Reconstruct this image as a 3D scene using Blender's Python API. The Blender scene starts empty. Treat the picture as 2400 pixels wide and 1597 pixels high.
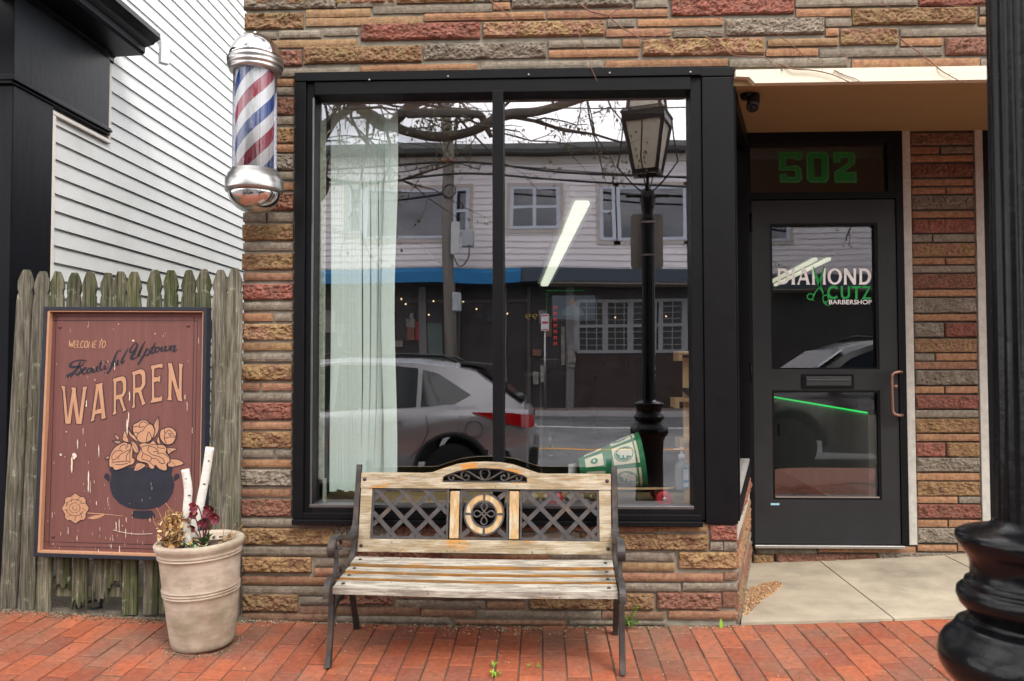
import bpy, bmesh, math, random
from math import radians, sin, cos, pi, atan2, sqrt
from mathutils import Vector, Matrix, noise, geometry

random.seed(7)
sc = bpy.context.scene
col = sc.collection

# ---------------------------------------------------------------- camera
F, YAW, PIT, ROLL = 1850.0, 0.0375, 0.0325, -0.0019
CAM = Vector((0.0, -3.82, 1.283))
FW = Vector((-sin(YAW)*cos(PIT), cos(YAW)*cos(PIT), sin(PIT)))
RT = Vector((cos(YAW), sin(YAW), 0.0)); UP = RT.cross(FW)
RT, UP = cos(ROLL)*RT + sin(ROLL)*UP, -sin(ROLL)*RT + cos(ROLL)*UP
cam_d = bpy.data.cameras.new("Camera"); cam = bpy.data.objects.new("Camera", cam_d); col.objects.link(cam)
cam_d.sensor_width = 36.0; cam_d.lens = 36.0*F/2400.0; cam_d.clip_start = 0.05; cam_d.clip_end = 400.0
cam.matrix_world = Matrix(((RT.x, UP.x, -FW.x, CAM.x), (RT.y, UP.y, -FW.y, CAM.y), (RT.z, UP.z, -FW.z, CAM.z), (0, 0, 0, 1)))
cam_d.dof.use_dof = True; cam_d.dof.focus_distance = 3.9; cam_d.dof.aperture_fstop = 6.3
sc.camera = cam

# ---------------------------------------------------------------- sky and sun
SUN_EL, SUN_AZ = radians(50), radians(34)          # azimuth from -Y towards +X
w = bpy.data.worlds.new("World"); sc.world = w; w.use_nodes = True
nt = w.node_tree; nt.nodes.clear()
N = nt.nodes.new
sky = N("ShaderNodeTexSky"); sky.sky_type = 'NISHITA'; sky.sun_disc = False
sky.sun_elevation = SUN_EL; sky.sun_rotation = pi - SUN_AZ; sky.dust_density = 2.0; sky.ozone_density = 1.0
tc = N("ShaderNodeTexCoord"); mp = N("ShaderNodeMapping"); mp.inputs['Scale'].default_value = (1, 1, 2.2)
nz = N("ShaderNodeTexNoise"); nz.inputs['Scale'].default_value = 2.3; nz.inputs['Detail'].default_value = 7; nz.inputs['Roughness'].default_value = .55
rmp = N("ShaderNodeValToRGB"); rmp.color_ramp.elements[0].position = .38; rmp.color_ramp.elements[1].position = .56
mx = N("ShaderNodeMix"); mx.data_type = 'RGBA'
mx.inputs[7].default_value = (32.5, 31.8, 31.2, 1)
bg = N("ShaderNodeBackground"); bg.inputs['Strength'].default_value = 0.112
wo = N("ShaderNodeOutputWorld")
L = nt.links.new
L(tc.outputs['Generated'], mp.inputs[0]); L(mp.outputs[0], nz.inputs['Vector']); L(nz.outputs[0], rmp.inputs[0])
L(rmp.outputs[0], mx.inputs[0]); L(sky.outputs[0], mx.inputs[6]); L(mx.outputs[2], bg.inputs[0]); L(bg.outputs[0], wo.inputs[0])
sun_d = bpy.data.lights.new("Sun", 'SUN'); sun = bpy.data.objects.new("Sun", sun_d); col.objects.link(sun)
sun_d.energy = 2.9; sun_d.angle = radians(22); sun_d.color = (1.0, .95, .88)
sdir = Vector((sin(SUN_AZ)*cos(SUN_EL), -cos(SUN_AZ)*cos(SUN_EL), sin(SUN_EL)))
sun.rotation_euler = sdir.to_track_quat('Z', 'Y').to_euler(); sun.location = (3, -12, 14)
vs = sc.view_settings; vs.view_transform = 'Standard'; vs.look = 'None'; vs.exposure = 0.3; vs.gamma = 1
sc.render.engine = 'CYCLES'
cy = sc.cycles; cy.use_denoising = True; cy.max_bounces = 8; cy.transparent_max_bounces = 12; cy.caustics_reflective = False
cy.caustics_refractive = False; cy.sample_clamp_indirect = 6

# ---------------------------------------------------------------- where a photo point lies on a real plane
def ray(x, y): return FW + RT*((x-1200)/F) - UP*((y-798.5)/F)
def at(x, y, Y=0.0):
    d = ray(x, y); return CAM + d*((Y-CAM.y)/d.y)
def atz(x, y, Z=0.0):
    d = ray(x, y); return CAM + d*((Z-CAM.z)/d.z)
def atx(x, y, X):
    d = ray(x, y); return CAM + d*((X-CAM.x)/d.x)
GLASS_Y = 0.05
def mir(x, y, Y):            # a thing seen mirrored in the shop window, standing at real depth Y
    p = at(x, y, 2*GLASS_Y - Y); return Vector((p.x, Y, p.z))
def ground(x, y):
    xx = max(-3.2, min(3.0, x)); yy = max(-3.3, y)
    return .045 + .03*yy + .012*(xx+.2)**2
fbm = lambda p, o=4: noise.fractal(p, 1.0, 2.1, o)

# ---------------------------------------------------------------- mesh builder
class MB:
    def __init__(s): s.v = []; s.f = []; s.c = []; s.c2 = []; s.sm = []
    def add(s, vs_, fs, c=None, c2=None, smooth=False):
        n = len(s.v); s.v += [tuple(p) for p in vs_]
        for f in fs:
            s.f.append([n+i for i in f]); s.c.append(c); s.c2.append(c2 or c); s.sm.append(smooth)
        return s
    def box(s, x0, x1, y0, y1, z0, z1, **k):
        return s.hexa([(x0, y0, z0), (x1, y0, z0), (x1, y1, z0), (x0, y1, z0), (x0, y0, z1), (x1, y0, z1), (x1, y1, z1), (x0, y1, z1)], **k)
    def hexa(s, p, **k):
        return s.add(p, [(0, 3, 2, 1), (4, 5, 6, 7), (0, 1, 5, 4), (1, 2, 6, 5), (2, 3, 7, 6), (3, 0, 4, 7)], **k)
    def quadslab(s, a, b, c, d, t):      # quad a b c d pushed along vector t
        t = Vector(t); q = [Vector(p) for p in (a, b, c, d)]
        return s.add(q + [p+t for p in q], [(0, 1, 2, 3), (7, 6, 5, 4), (0, 4, 5, 1), (1, 5, 6, 2), (2, 6, 7, 3), (3, 7, 4, 0)])
    def beam(s, a, b, wx, wz, up=(0, 0, 1), **k):
        a, b = Vector(a), Vector(b); d = (b-a).normalized(); u = Vector(up); sd = d.cross(u)
        if sd.length < 1e-4: sd = d.cross(Vector((1, 0, 0)))
        sd.normalize(); u = sd.cross(d); sd *= wx/2; u *= wz/2
        return s.hexa([a-sd-u, a+sd-u, b+sd-u, b-sd-u, a-sd+u, a+sd+u, b+sd+u, b-sd+u], **k)
    def tube(s, pts, r, seg=8, closed=False, flat=None, **k):
        pts = [Vector(p) for p in pts]; n = len(pts)
        rr = r if hasattr(r, '__len__') else [r]*n
        up = None; rings = []
        for i, p in enumerate(pts):
            if closed: d = pts[(i+1) % n]-pts[i-1]
            else: d = pts[min(i+1, n-1)]-pts[max(i-1, 0)]
            d = d.normalized() if d.length > 1e-9 else Vector((0, 0, 1))
            if up is None:
                up = Vector((0, 0, 1)) if abs(d.z) < .9 else Vector((1, 0, 0))
                if flat: up = Vector(flat)
            sd = d.cross(up)
            if sd.length < 1e-5: sd = d.cross(Vector((.3, 1, .2)))
            sd.normalize(); u = sd.cross(d).normalized(); up = u if not flat else Vector(flat)
            rings.append([p + (sd*cos(2*pi*j/seg) + u*sin(2*pi*j/seg))*rr[i] for j in range(seg)])
        vs_ = [q for g in rings for q in g]; fs = []
        for i in range(n if closed else n-1):
            for j in range(seg):
                a = i*seg+j; b = i*seg+(j+1) % seg; i2 = (i+1) % n
                fs.append((a, b, i2*seg+(j+1) % seg, i2*seg+j))
        if not closed: fs += [tuple(range(seg-1, -1, -1)), tuple((n-1)*seg+j for j in range(seg))]
        k.setdefault('smooth', True)
        return s.add(vs_, fs, **k)
    def lathe(s, prof, c=(0, 0, 0), seg=32, axis=None, cap=True, rfun=None, **k):
        c = Vector(c); M = Matrix.Identity(3)
        if axis is not None: M = Vector((0, 0, 1)).rotation_difference(Vector(axis)).to_matrix()
        vs_ = []
        for r, z in prof:
            for j in range(seg):
                a = 2*pi*j/seg; q = r*(rfun(a, z) if rfun else 1)
                vs_.append(c + M @ Vector((q*cos(a), q*sin(a), z)))
        fs = []
        for i in range(len(prof)-1):
            for j in range(seg):
                fs.append((i*seg+j, i*seg+(j+1) % seg, (i+1)*seg+(j+1) % seg, (i+1)*seg+j))
        if cap:
            fs.append(tuple(range(seg-1, -1, -1))); fs.append(tuple((len(prof)-1)*seg+j for j in range(seg)))
        k.setdefault('smooth', True)
        return s.add(vs_, fs, **k)
    def prism(s, poly, m, d0, d1, holes=(), **k):    # 2D outline -> solid; m(u, v, depth) gives the point
        loops = [list(poly)] + [list(h) for h in holes]
        tri = geometry.tessellate_polygon([[Vector((p[0], p[1], 0)) for p in l] for l in loops])
        flat = [p for l in loops for p in l]; n = len(flat)
        vs_ = [m(p[0], p[1], d0) for p in flat] + [m(p[0], p[1], d1) for p in flat]
        fs = [tuple(t) for t in tri] + [tuple(n+i for i in reversed(t)) for t in tri]
        o = 0
        for l in loops:
            q = len(l)
            for i in range(q): fs.append((o+i, o+(i+1) % q, n+o+(i+1) % q, n+o+i))
            o += q
        return s.add(vs_, fs, **k)
    def ribbon(s, pts, wd, m, d0, d1, closed=False, **k):
        n = len(pts); ww = wd if hasattr(wd, '__len__') else [wd]*n
        Lp, Rp = [], []
        for i in range(n):
            if closed: a, b = pts[i-1], pts[(i+1) % n]
            else: a, b = pts[max(i-1, 0)], pts[min(i+1, n-1)]
            dx, dy = b[0]-a[0], b[1]-a[1]; l = math.hypot(dx, dy) or 1
            nx, ny = -dy/l*ww[i]/2, dx/l*ww[i]/2
            Lp.append((pts[i][0]+nx, pts[i][1]+ny)); Rp.append((pts[i][0]-nx, pts[i][1]-ny))
        vs_ = []
        for i in range(n):
            for q in (Lp[i], Rp[i]):
                vs_ += [m(q[0], q[1], d0), m(q[0], q[1], d1)]
        fs = []
        for i in range(n if closed else n-1):
            a = 4*i; b = 4*((i+1) % n)
            fs += [(a, a+2, b+2, b), (a+1, b+1, b+3, a+3), (a, b, b+1, a+1), (a+2, a+3, b+3, b+2)]
        if not closed: fs += [(0, 1, 3, 2), (4*n-4, 4*n-2, 4*n-1, 4*n-3)]
        return s.add(vs_, fs, **k)
    def blob(s, ctr, r, sub=1, j=0, **k):
        bm = bmesh.new(); bmesh.ops.create_icosphere(bm, subdivisions=sub, radius=1)
        rr = r if hasattr(r, '__len__') else (r, r, r)
        vs_ = []
        for v in bm.verts:
            q = v.co*(1+random.uniform(-j, j)); vs_.append((ctr[0]+q.x*rr[0], ctr[1]+q.y*rr[1], ctr[2]+q.z*rr[2]))
        fs = [tuple(v.index for v in f.verts) for f in bm.faces]; bm.free()
        k.setdefault('smooth', j == 0)
        return s.add(vs_, fs, **k)
    def build(s, name, mat_, parent=None, label=None, bevel=0, recalc=True):
        me = bpy.data.meshes.new(name); me.from_pydata(s.v, [], s.f); me.update()
        if recalc:
            bm = bmesh.new(); bm.from_mesh(me); bmesh.ops.recalc_face_normals(bm, faces=bm.faces); bm.to_mesh(me); bm.free()
        me.polygons.foreach_set('use_smooth', s.sm)
        for nm, cc in (('Col', s.c), ('Col2', s.c2)):
            if any(c is not None for c in cc):
                a = me.color_attributes.new(nm, 'FLOAT_COLOR', 'CORNER'); buf = []
                for p, c in zip(me.polygons, cc):
                    q = c or (.5, .5, .5); buf += [q[0], q[1], q[2], 1.0]*p.loop_total
                a.data.foreach_set('color', buf)
        me.materials.append(mat_)
        o = bpy.data.objects.new(name, me); col.objects.link(o)
        if parent is not None:
            o.parent = parent
            if parent.type == 'EMPTY': o.matrix_parent_inverse = Matrix.Translation(-parent.location)
        if label: o['label'] = label
        if bevel:
            b = o.modifiers.new('edge', 'BEVEL'); b.width = bevel; b.segments = 2; b.limit_method = 'ANGLE'; b.angle_limit = radians(40)
        return o

def thing(name, label, cat, loc=(0, 0, 0), group=None):
    o = bpy.data.objects.new(name, None); col.objects.link(o); o.location = loc; o.empty_display_size = .1
    return tag(o, label, cat, group)
def tag(o, label, cat, group=None, kind=None):
    if label: o['label'] = label
    if cat: o['category'] = cat
    if group: o['group'] = group
    if kind: o['kind'] = kind
    return o
def structure(o): o['kind'] = 'structure'; return o
def copy_thing(t, loc, label, group=None):
    r = t.copy(); col.objects.link(r); r.location = loc; r['label'] = label
    if group: r['group'] = group
    for ch in list(t.children):
        c = ch.copy(); col.objects.link(c); c.parent = r
        for g in list(ch.children):
            d = g.copy(); col.objects.link(d); d.parent = c
    return r
def text_mb(txt, x0, y0, x1, y1, m, d0, d1, shear=0, bold=0.0, mb=None):
    """built-in font, fitted to the box x0..x1, y0(top)..y1(bottom) of a 2D layout"""
    cu = bpy.data.curves.new('t', 'FONT'); cu.body = txt; cu.shear = shear; cu.offset = bold; cu.resolution_u = 3
    o = bpy.data.objects.new('t', cu); col.objects.link(o)
    dg = bpy.context.evaluated_depsgraph_get(); me = bpy.data.meshes.new_from_object(o.evaluated_get(dg))
    vx = [v.co.x for v in me.vertices]; vy = [v.co.y for v in me.vertices]
    ax_, bx_, ay_, by_ = min(vx), max(vx), min(vy), max(vy)
    mb = mb or MB(); P = []
    for v in me.vertices: P.append((x0+(v.co.x-ax_)/(bx_-ax_)*(x1-x0), y1+(v.co.y-ay_)/(by_-ay_)*(y0-y1)))
    mb.add([m(p[0], p[1], d1) for p in P], [tuple(f.vertices) for f in me.polygons])
    bpy.data.objects.remove(o); bpy.data.curves.remove(cu); bpy.data.meshes.remove(me)
    return mb
def arc(cx, cy_, rx, ry, a0, a1, n=12):
    return [(cx+rx*cos(radians(a0+(a1-a0)*i/n)), cy_+ry*sin(radians(a0+(a1-a0)*i/n))) for i in range(n+1)]
def smooth2(pts, k=4):          # Catmull-Rom through points of any dimension
    out = []; n = len(pts)
    for i in range(n-1):
        p0, p1, p2, p3 = pts[max(i-1, 0)], pts[i], pts[i+1], pts[min(i+2, n-1)]
        for j in range(k):
            t = j/k
            out.append(tuple(.5*((2*b)+(-a+c)*t+(2*a-5*b+4*c-d)*t*t+(-a+3*b-3*c+d)*t**3) for a, b, c, d in zip(p0, p1, p2, p3)))
    out.append(tuple(pts[-1])); return out

# ---------------------------------------------------------------- materials
_m = {}
def mat(name, base=(.5, .5, .5), rough=.6, metal=0., var=.12, scale=18., stretch=(1, 1, 1), bump=.15, bscale=90., bdist=.004,
        attr=False, mix2=None, m2lo=.45, m2hi=.6, m2scale=6., m2stretch=(1, 1, 1), mix3=None, m3lo=.6, m3hi=.7, m3scale=30., m3stretch=(1, 1, 1),
        emit=None, estr=0., spec=.3, coat=0., rvar=0., speck=None, trans=0.):
    if name in _m: return _m[name]
    M = bpy.data.materials.new(name); M.use_nodes = True; n = M.node_tree; b = n.nodes['Principled BSDF']; K = n.nodes.new; l = n.links.new
    b.inputs['Roughness'].default_value = rough; b.inputs['Metallic'].default_value = metal; b.inputs['Specular IOR Level'].default_value = spec
    b.inputs['Coat Weight'].default_value = coat
    if trans: b.inputs['Transmission Weight'].default_value = trans
    tcn = K('ShaderNodeTexCoord')
    def nse(sc_, st, det=6, rg=.6):
        mpn = K('ShaderNodeMapping'); mpn.inputs['Scale'].default_value = st; l(tcn.outputs['Object'], mpn.inputs[0])
        q = K('ShaderNodeTexNoise'); q.inputs['Scale'].default_value = sc_; q.inputs['Detail'].default_value = det; q.inputs['Roughness'].default_value = rg
        l(mpn.outputs[0], q.inputs['Vector']); return q.outputs[0]
    def rng(v, a, c, lo, hi):
        q = K('ShaderNodeMapRange'); q.inputs[1].default_value = a; q.inputs[2].default_value = c; q.inputs[3].default_value = lo; q.inputs[4].default_value = hi
        l(v, q.inputs[0]); return q.outputs[0]
    def mixc(fac, a, c, mode='MIX'):
        q = K('ShaderNodeMix'); q.data_type = 'RGBA'; q.blend_type = mode
        if hasattr(fac, 'node'): l(fac, q.inputs[0])
        else: q.inputs[0].default_value = fac
        for i, z in ((6, a), (7, c)):
            if hasattr(z, 'node'): l(z, q.inputs[i])
            else: q.inputs[i].default_value = (*z[:3], 1)
        return q.outputs[2]
    c = base
    if attr:
        a1 = K('ShaderNodeVertexColor'); a1.layer_name = 'Col'; a2 = K('ShaderNodeVertexColor'); a2.layer_name = 'Col2'
        c = mixc(rng(nse(m2scale, m2stretch), m2lo, m2hi, 0, 1), a1.outputs[0], a2.outputs[0])
    elif mix2: c = mixc(rng(nse(m2scale, m2stretch), m2lo, m2hi, 0, 1), base, mix2)
    if mix3: c = mixc(rng(nse(m3scale, m3stretch), m3lo, m3hi, 0, 1), c, mix3)
    if var:
        g = rng(nse(scale, stretch), .3, .7, 1-var, 1+var)
        cb = K('ShaderNodeCombineColor'); [l(g, cb.inputs[i]) for i in range(3)]
        c = mixc(1.0, c, cb.outputs[0], 'MULTIPLY')
    if speck:
        c = mixc(rng(nse(speck[0], (1, 1, 1), 2, .5), speck[1], speck[1]+.06, 0, 1), c, speck[2])
    if hasattr(c, 'node'): l(c, b.inputs['Base Color'])
    else: b.inputs['Base Color'].default_value = (*c[:3], 1)
    if rvar: l(rng(nse(scale*.7, stretch), .3, .7, rough-rvar, rough+rvar), b.inputs['Roughness'])
    if bump:
        bn = K('ShaderNodeBump'); bn.inputs['Strength'].default_value = bump; bn.inputs['Distance'].default_value = bdist
        l(nse(bscale, stretch, 4), bn.inputs['Height']); l(bn.outputs[0], b.inputs['Normal'])
    if emit: b.inputs['Emission Color'].default_value = (*emit, 1); b.inputs['Emission Strength'].default_value = estr
    _m[name] = M; return M
def glass_mat(name, refl, tint=(.9, .95, .93), rough=0.0, frs=.35):
    if name in _m: return _m[name]
    M = bpy.data.materials.new(name); M.use_nodes = True; n = M.node_tree; n.nodes.clear(); K = n.nodes.new; l = n.links.new
    o = K('ShaderNodeOutputMaterial'); mxs = K('ShaderNodeMixShader'); tr = K('ShaderNodeBsdfTransparent'); gl = K('ShaderNodeBsdfGlossy')
    tr.inputs[0].default_value = (*tint, 1); gl.inputs['Roughness'].default_value = rough; gl.inputs[0].default_value = (.95, .95, 1, 1)
    fr = K('ShaderNodeFresnel'); fr.inputs[0].default_value = 1.45
    ad = K('ShaderNodeMath'); ad.operation = 'MULTIPLY_ADD'; ad.inputs[1].default_value = frs; ad.inputs[2].default_value = refl
    # slightly wavy old shop glass
    tcn = K('ShaderNodeTexCoord'); q = K('ShaderNodeTexNoise'); q.inputs['Scale'].default_value = 1.6; q.inputs['Detail'].default_value = 1
    bn = K('ShaderNodeBump'); bn.inputs['Strength'].default_value = .05; bn.inputs['Distance'].default_value = .02
    l(tcn.outputs['Object'], q.inputs['Vector']); l(q.outputs[0], bn.inputs['Height']); l(bn.outputs[0], gl.inputs['Normal'])
    l(fr.outputs[0], ad.inputs[0]); l(ad.outputs[0], mxs.inputs[0]); l(tr.outputs[0], mxs.inputs[1]); l(gl.outputs[0], mxs.inputs[2]); l(mxs.outputs[0], o.inputs[0])
    _m[name] = M; return M
BRICKM = mat('wall_stone', attr=True, rough=.9, m2scale=16, m2lo=.42, m2hi=.6, var=.34, scale=60, bump=1.0, bscale=210, bdist=.008, speck=(300, .66, (.46, .42, .36)), spec=.15, mix3=(.10, .08, .055), m3lo=.63, m3hi=.85, m3scale=110)
MORTAR = mat('mortar', (.25, .225, .18), .9, var=.25, bump=.5, bscale=200)
BLACKM = mat('black_metal_frame', (.005, .005, .006), .45, var=.1, bump=.02, rvar=.06, speck=(160, .77, (.05, .05, .05)), spec=.13)
BLACKP = mat('black_painted_wood', (.0042, .0048, .0075), .38, var=.4, scale=9, stretch=(1, 1, .3), bump=.2, bscale=30, speck=(90, .75, (.04, .04, .04)), spec=.15)
GLASS = glass_mat('shop_window_glass', .255, (.985, 1.0, .99))
DGLASS = glass_mat('door_glass', .13, (.92, .94, .92))
TGLASS = glass_mat('transom_glass', .06, (.75, .78, .75))
CHROME = mat('polished_chrome', (.60, .59, .58), .12, 1., var=.05, bump=.03, bscale=30, rvar=.05)
ALU = mat('brushed_aluminium', (.47, .46, .45), .34, 1., var=.1, stretch=(.2, .2, 3), bump=.03)
# ---------------------------------------------------------------- setting: ground
def patch(name, xs, ys, zf, m, parent=None):
    mb = MB(); nx, ny = len(xs), len(ys)
    mb.add([(x, y, zf(x, y)) for y in ys for x in xs], [(j*nx+i, j*nx+i+1, (j+1)*nx+i+1, (j+1)*nx+i) for j in range(ny-1) for i in range(nx-1)], smooth=True)
    return mb.build(name, m, parent)
lin = lambda a, b, n: [a+(b-a)*i/n for i in range(n+1)]
soil_m = mat('joint_sand', (.10, .075, .055), .95, var=.4, scale=120, bump=.5, bscale=300, mix2=(.05, .065, .03), m2lo=.55, m2hi=.65, m2scale=5)
structure(patch('ground', lin(-60, 60, 60), lin(-70, 20, 45), lambda x, y: -.42, mat('far_ground', (.1, .1, .1), .9)))
structure(patch('sidewalk_bed', lin(-12, 12, 60), lin(-3.3, .02, 16), lambda x, y: ground(x, y)-.006, soil_m))
RB = [(.30, .088, .045), (.285, .082, .043), (.31, .094, .048), (.25, .074, .042), (.29, .094, .053), (.22, .072, .046)]
pave_m = mat('red_paving_brick', attr=True, rough=.75, m2scale=3.5, m2lo=.5, m2hi=.72, var=.2, scale=40, bump=.5, bscale=140, bdist=.003, rvar=.1,
             mix3=(.16, .11, .08), m3lo=.47, m3hi=.80, m3scale=2.6, speck=(210, .72, (.4, .3, .24)), spec=.12)
mb = MB(); bw, bl = .0985, .2
rnd = random.Random(3)
i0 = int(-3.4/bw)
for i in range(i0, int(2.9/bw)+1):
    x0 = i*bw
    off = ((i % 2)*.5+random.Random(i).uniform(-.13, .13))*bl
    y = .3-off
    while y > -1.75:
        y0, y1 = y-bl, y; y -= bl
        gx = .0018+rnd.random()*.0016; gy = .003+rnd.random()*.0025
        ymax = -.055 if x0 < -1.46 else (-.012 if x0 < .93 else -.006)
        if y0 > ymax: continue
        y1 = min(y1, ymax)
        if y1-y0 < .025: continue
        c = random.Random(i*977+int(y*50)).choice(RB); k = rnd.uniform(.84, 1.1); c = tuple(q*k for q in c)
        c2 = (c[0]*.72+.01, c[1]*.85+.012, c[2]*.9+.012)
        P = []; tl = rnd.uniform(-.003, .002); tx = rnd.uniform(-.002, .002); ty = rnd.uniform(-.002, .002)
        for zz, ins in ((-.03, 0), (-.0035, 0), (0, .0028)):
            for sx, sy in ((0, 0), (1, 0), (1, 1), (0, 1)):
                px = x0+gx+ins if sx == 0 else x0+bw-gx-ins
                py = y0+gy+ins if sy == 0 else y1-gy-ins
                P.append((px, py, ground(px, py)+zz+tl+tx*(sx-.5)+ty*(sy-.5)))
        F_ = [(8, 9, 10, 11)]
        for a in (0, 4):
            for j in range(4): F_.append((a+j, a+(j+1) % 4, a+4+(j+1) % 4, a+4+j))
        mb.add(P, F_, c=c, c2=c2)
structure(mb.build('brick_sidewalk', pave_m, recalc=False))
# the rest of the sidewalk behind the camera, with the same bricks as a texture
def brick_tex(name, c1, c2, mo, sc_, rw, rh, rough=.8, rot=0, off=.5, msize=.012):
    M = bpy.data.materials.new(name); M.use_nodes = True; n = M.node_tree; b = n.nodes['Principled BSDF']; K = n.nodes.new; l = n.links.new
    t = K('ShaderNodeTexCoord'); mp_ = K('ShaderNodeMapping'); mp_.inputs['Rotation'].default_value = rot if hasattr(rot, '__len__') else (0, 0, rot); l(t.outputs['Object'], mp_.inputs[0])
    q = K('ShaderNodeTexBrick'); q.inputs['Color1'].default_value = (*c1, 1); q.inputs['Color2'].default_value = (*c2, 1); q.inputs['Mortar'].default_value = (*mo, 1)
    q.inputs['Scale'].default_value = sc_; q.inputs['Brick Width'].default_value = rw; q.inputs['Row Height'].default_value = rh; q.inputs['Mortar Size'].default_value = msize; q.offset = off
    l(mp_.outputs[0], q.inputs['Vector']); l(q.outputs[0], b.inputs['Base Color']); b.inputs['Roughness'].default_value = rough; return M
structure(patch('sidewalk_far', lin(-12, 12, 48), lin(-3.3, -1.74, 8), lambda x, y: ground(x, y)-.002, brick_tex('paving_far', RB[0], RB[3], (.1, .08, .06), 1, .2, .1, rot=pi/2, msize=.006)))
structure(patch('sidewalk_side', lin(2.9, 12, 10), lin(-1.74, -.01, 6), lambda x, y: ground(x, y)-.002, _m.get('x') or brick_tex('paving_side', RB[0], RB[3], (.1, .08, .06), 1, .2, .1, rot=pi/2, msize=.006)))
structure(MB().box(-30, 30, -3.48, -3.3, -.42, -.055).build('granite_kerb', mat('granite', (.36, .35, .34), .8, var=.3, scale=200, bump=.3), bevel=.01))
asph = mat('asphalt', (.12, .12, .125), .9, var=.25, scale=2, bump=.4, bscale=150, mix2=(.16, .16, .16), m2scale=.4)
structure(patch('road', lin(-40, 40, 20), lin(-19.2, -3.48, 10), lambda x, y: -.2, asph))
structure(MB().box(-40, 40, -10.45, -10.3, -.2, -.194).build('centre_line', mat('yellow_road_paint', (.62, .3, .06), .7, var=.2)))
structure(MB().box(-40, 40, -15.3, -15.12, -.2, -.194).build('edge_line', mat('white_road_paint', (.6, .6, .58), .7, var=.2)))
structure(MB().box(-40, 40, -19.4, -19.2, -.42, -.05).build('far_kerb', _m['granite'], bevel=.01))
structure(patch('far_sidewalk', lin(-40, 40, 4), lin(-23.5, -19.4, 2), lambda x, y: -.05, mat('far_paving', (.22, .17, .15), .9, var=.2)))
# concrete apron of the recessed entrance
conc = mat('worn_concrete', (.375, .32, .24), .85, var=.18, scale=5, bump=.35, bscale=220, bdist=.003, mix2=(.29, .25, .19), m2lo=.45, m2hi=.65, m2scale=3,
           mix3=(.22, .17, .11), m3lo=.58, m3hi=.78, m3scale=3.2, speck=(260, .68, (.22, .2, .17)))
apz = lambda x, y: ground(x, 0)+.006-.02*y
def apron_slab(a, b, c, d):      # plan corners, front-left .. counter-clockwise
    mb = MB(); n = 8; P = []
    for j in range(n+1):
        for i in range(n+1):
            u, v = i/n, j/n
            x = (a[0]*(1-u)+b[0]*u)*(1-v)+(d[0]*(1-u)+c[0]*u)*v; y = (a[1]*(1-u)+b[1]*u)*(1-v)+(d[1]*(1-u)+c[1]*u)*v
            P.append((x, y, apz(x, y)))
    mb.add(P, [(j*(n+1)+i, j*(n+1)+i+1, (j+1)*(n+1)+i+1, (j+1)*(n+1)+i) for j in range(n) for i in range(n)], smooth=True)
    for A, B in ((a, b), (b, c), (c, d), (d, a)):
        mb.add([(A[0], A[1], apz(*A)), (B[0], B[1], apz(*B)), (B[0], B[1], apz(*B)-.06), (A[0], A[1], apz(*A)-.06)], [(0, 1, 2, 3)])
    return mb
j1a, j1b = atz(2086, 1445, .09), atz(1941, 1321, .09)
j2b = atz(2228, 1313, .1); j2a = j2b+(j1a-j1b)
g_ = .004
structure(apron_slab((.94, 0), (j1a.x-g_, 0), (j1b.x-g_, 1.24), (1.3, 1.24)).build('entrance_slab', conc))
structure(apron_slab((j1a.x+g_, 0), (j2a.x-g_, 0), (j2b.x-g_, 1.24), (j1b.x+g_, 1.24)).build('entrance_slab', conc))
structure(apron_slab((j2a.x+g_, 0), (4.2, 0), (4.2, 1.24), (j2b.x+g_, 1.24)).build('entrance_slab', conc))
structure(MB().box(.9, 4.3, -.005, 1.3, -.05, .01).build('slab_bed', soil_m))
# exposed aggregate where the slab has worn away
gp = [(1737, 1440), (1745, 1400), (1752, 1374), (1790, 1362), (1826, 1359), (1834, 1367), (1812, 1388), (1785, 1404), (1768, 1420), (1752, 1436)]
gw = [atz(x, y, .075) for x, y in gp]
def inside(x, y, P):
    r = False; j = len(P)-1
    for i in range(len(P)):
        if (P[i].y > y) != (P[j].y > y) and x < (P[j].x-P[i].x)*(y-P[i].y)/(P[j].y-P[i].y)+P[i].x: r = not r
        j = i
    return r
mb = MB(); n = 0; rg = random.Random(5)
while n < 1100:
    x = rg.uniform(min(p.x for p in gw), max(p.x for p in gw)); y = rg.uniform(min(p.y for p in gw), max(p.y for p in gw))
    if not inside(x, y, gw): continue
    r = rg.uniform(.003, .0075); c = rg.choice([(.36, .19, .08), (.42, .25, .12), (.27, .14, .07), (.45, .33, .2), (.2, .12, .08), (.33, .16, .06)])
    mb.blob((x, y, apz(x, y)+r*.25), (r, r*rg.uniform(.7, 1.2), r*.7), 1, .12, c=c, c2=c, smooth=True); n += 1
peb_m = mat('pebbles', attr=True, rough=.6, var=.2, scale=100, bump=.1)
tag(mb.build('exposed_gravel', peb_m), 'patch of orange pebbles where the entrance slab has worn away', 'gravel', kind='stuff')
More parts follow.
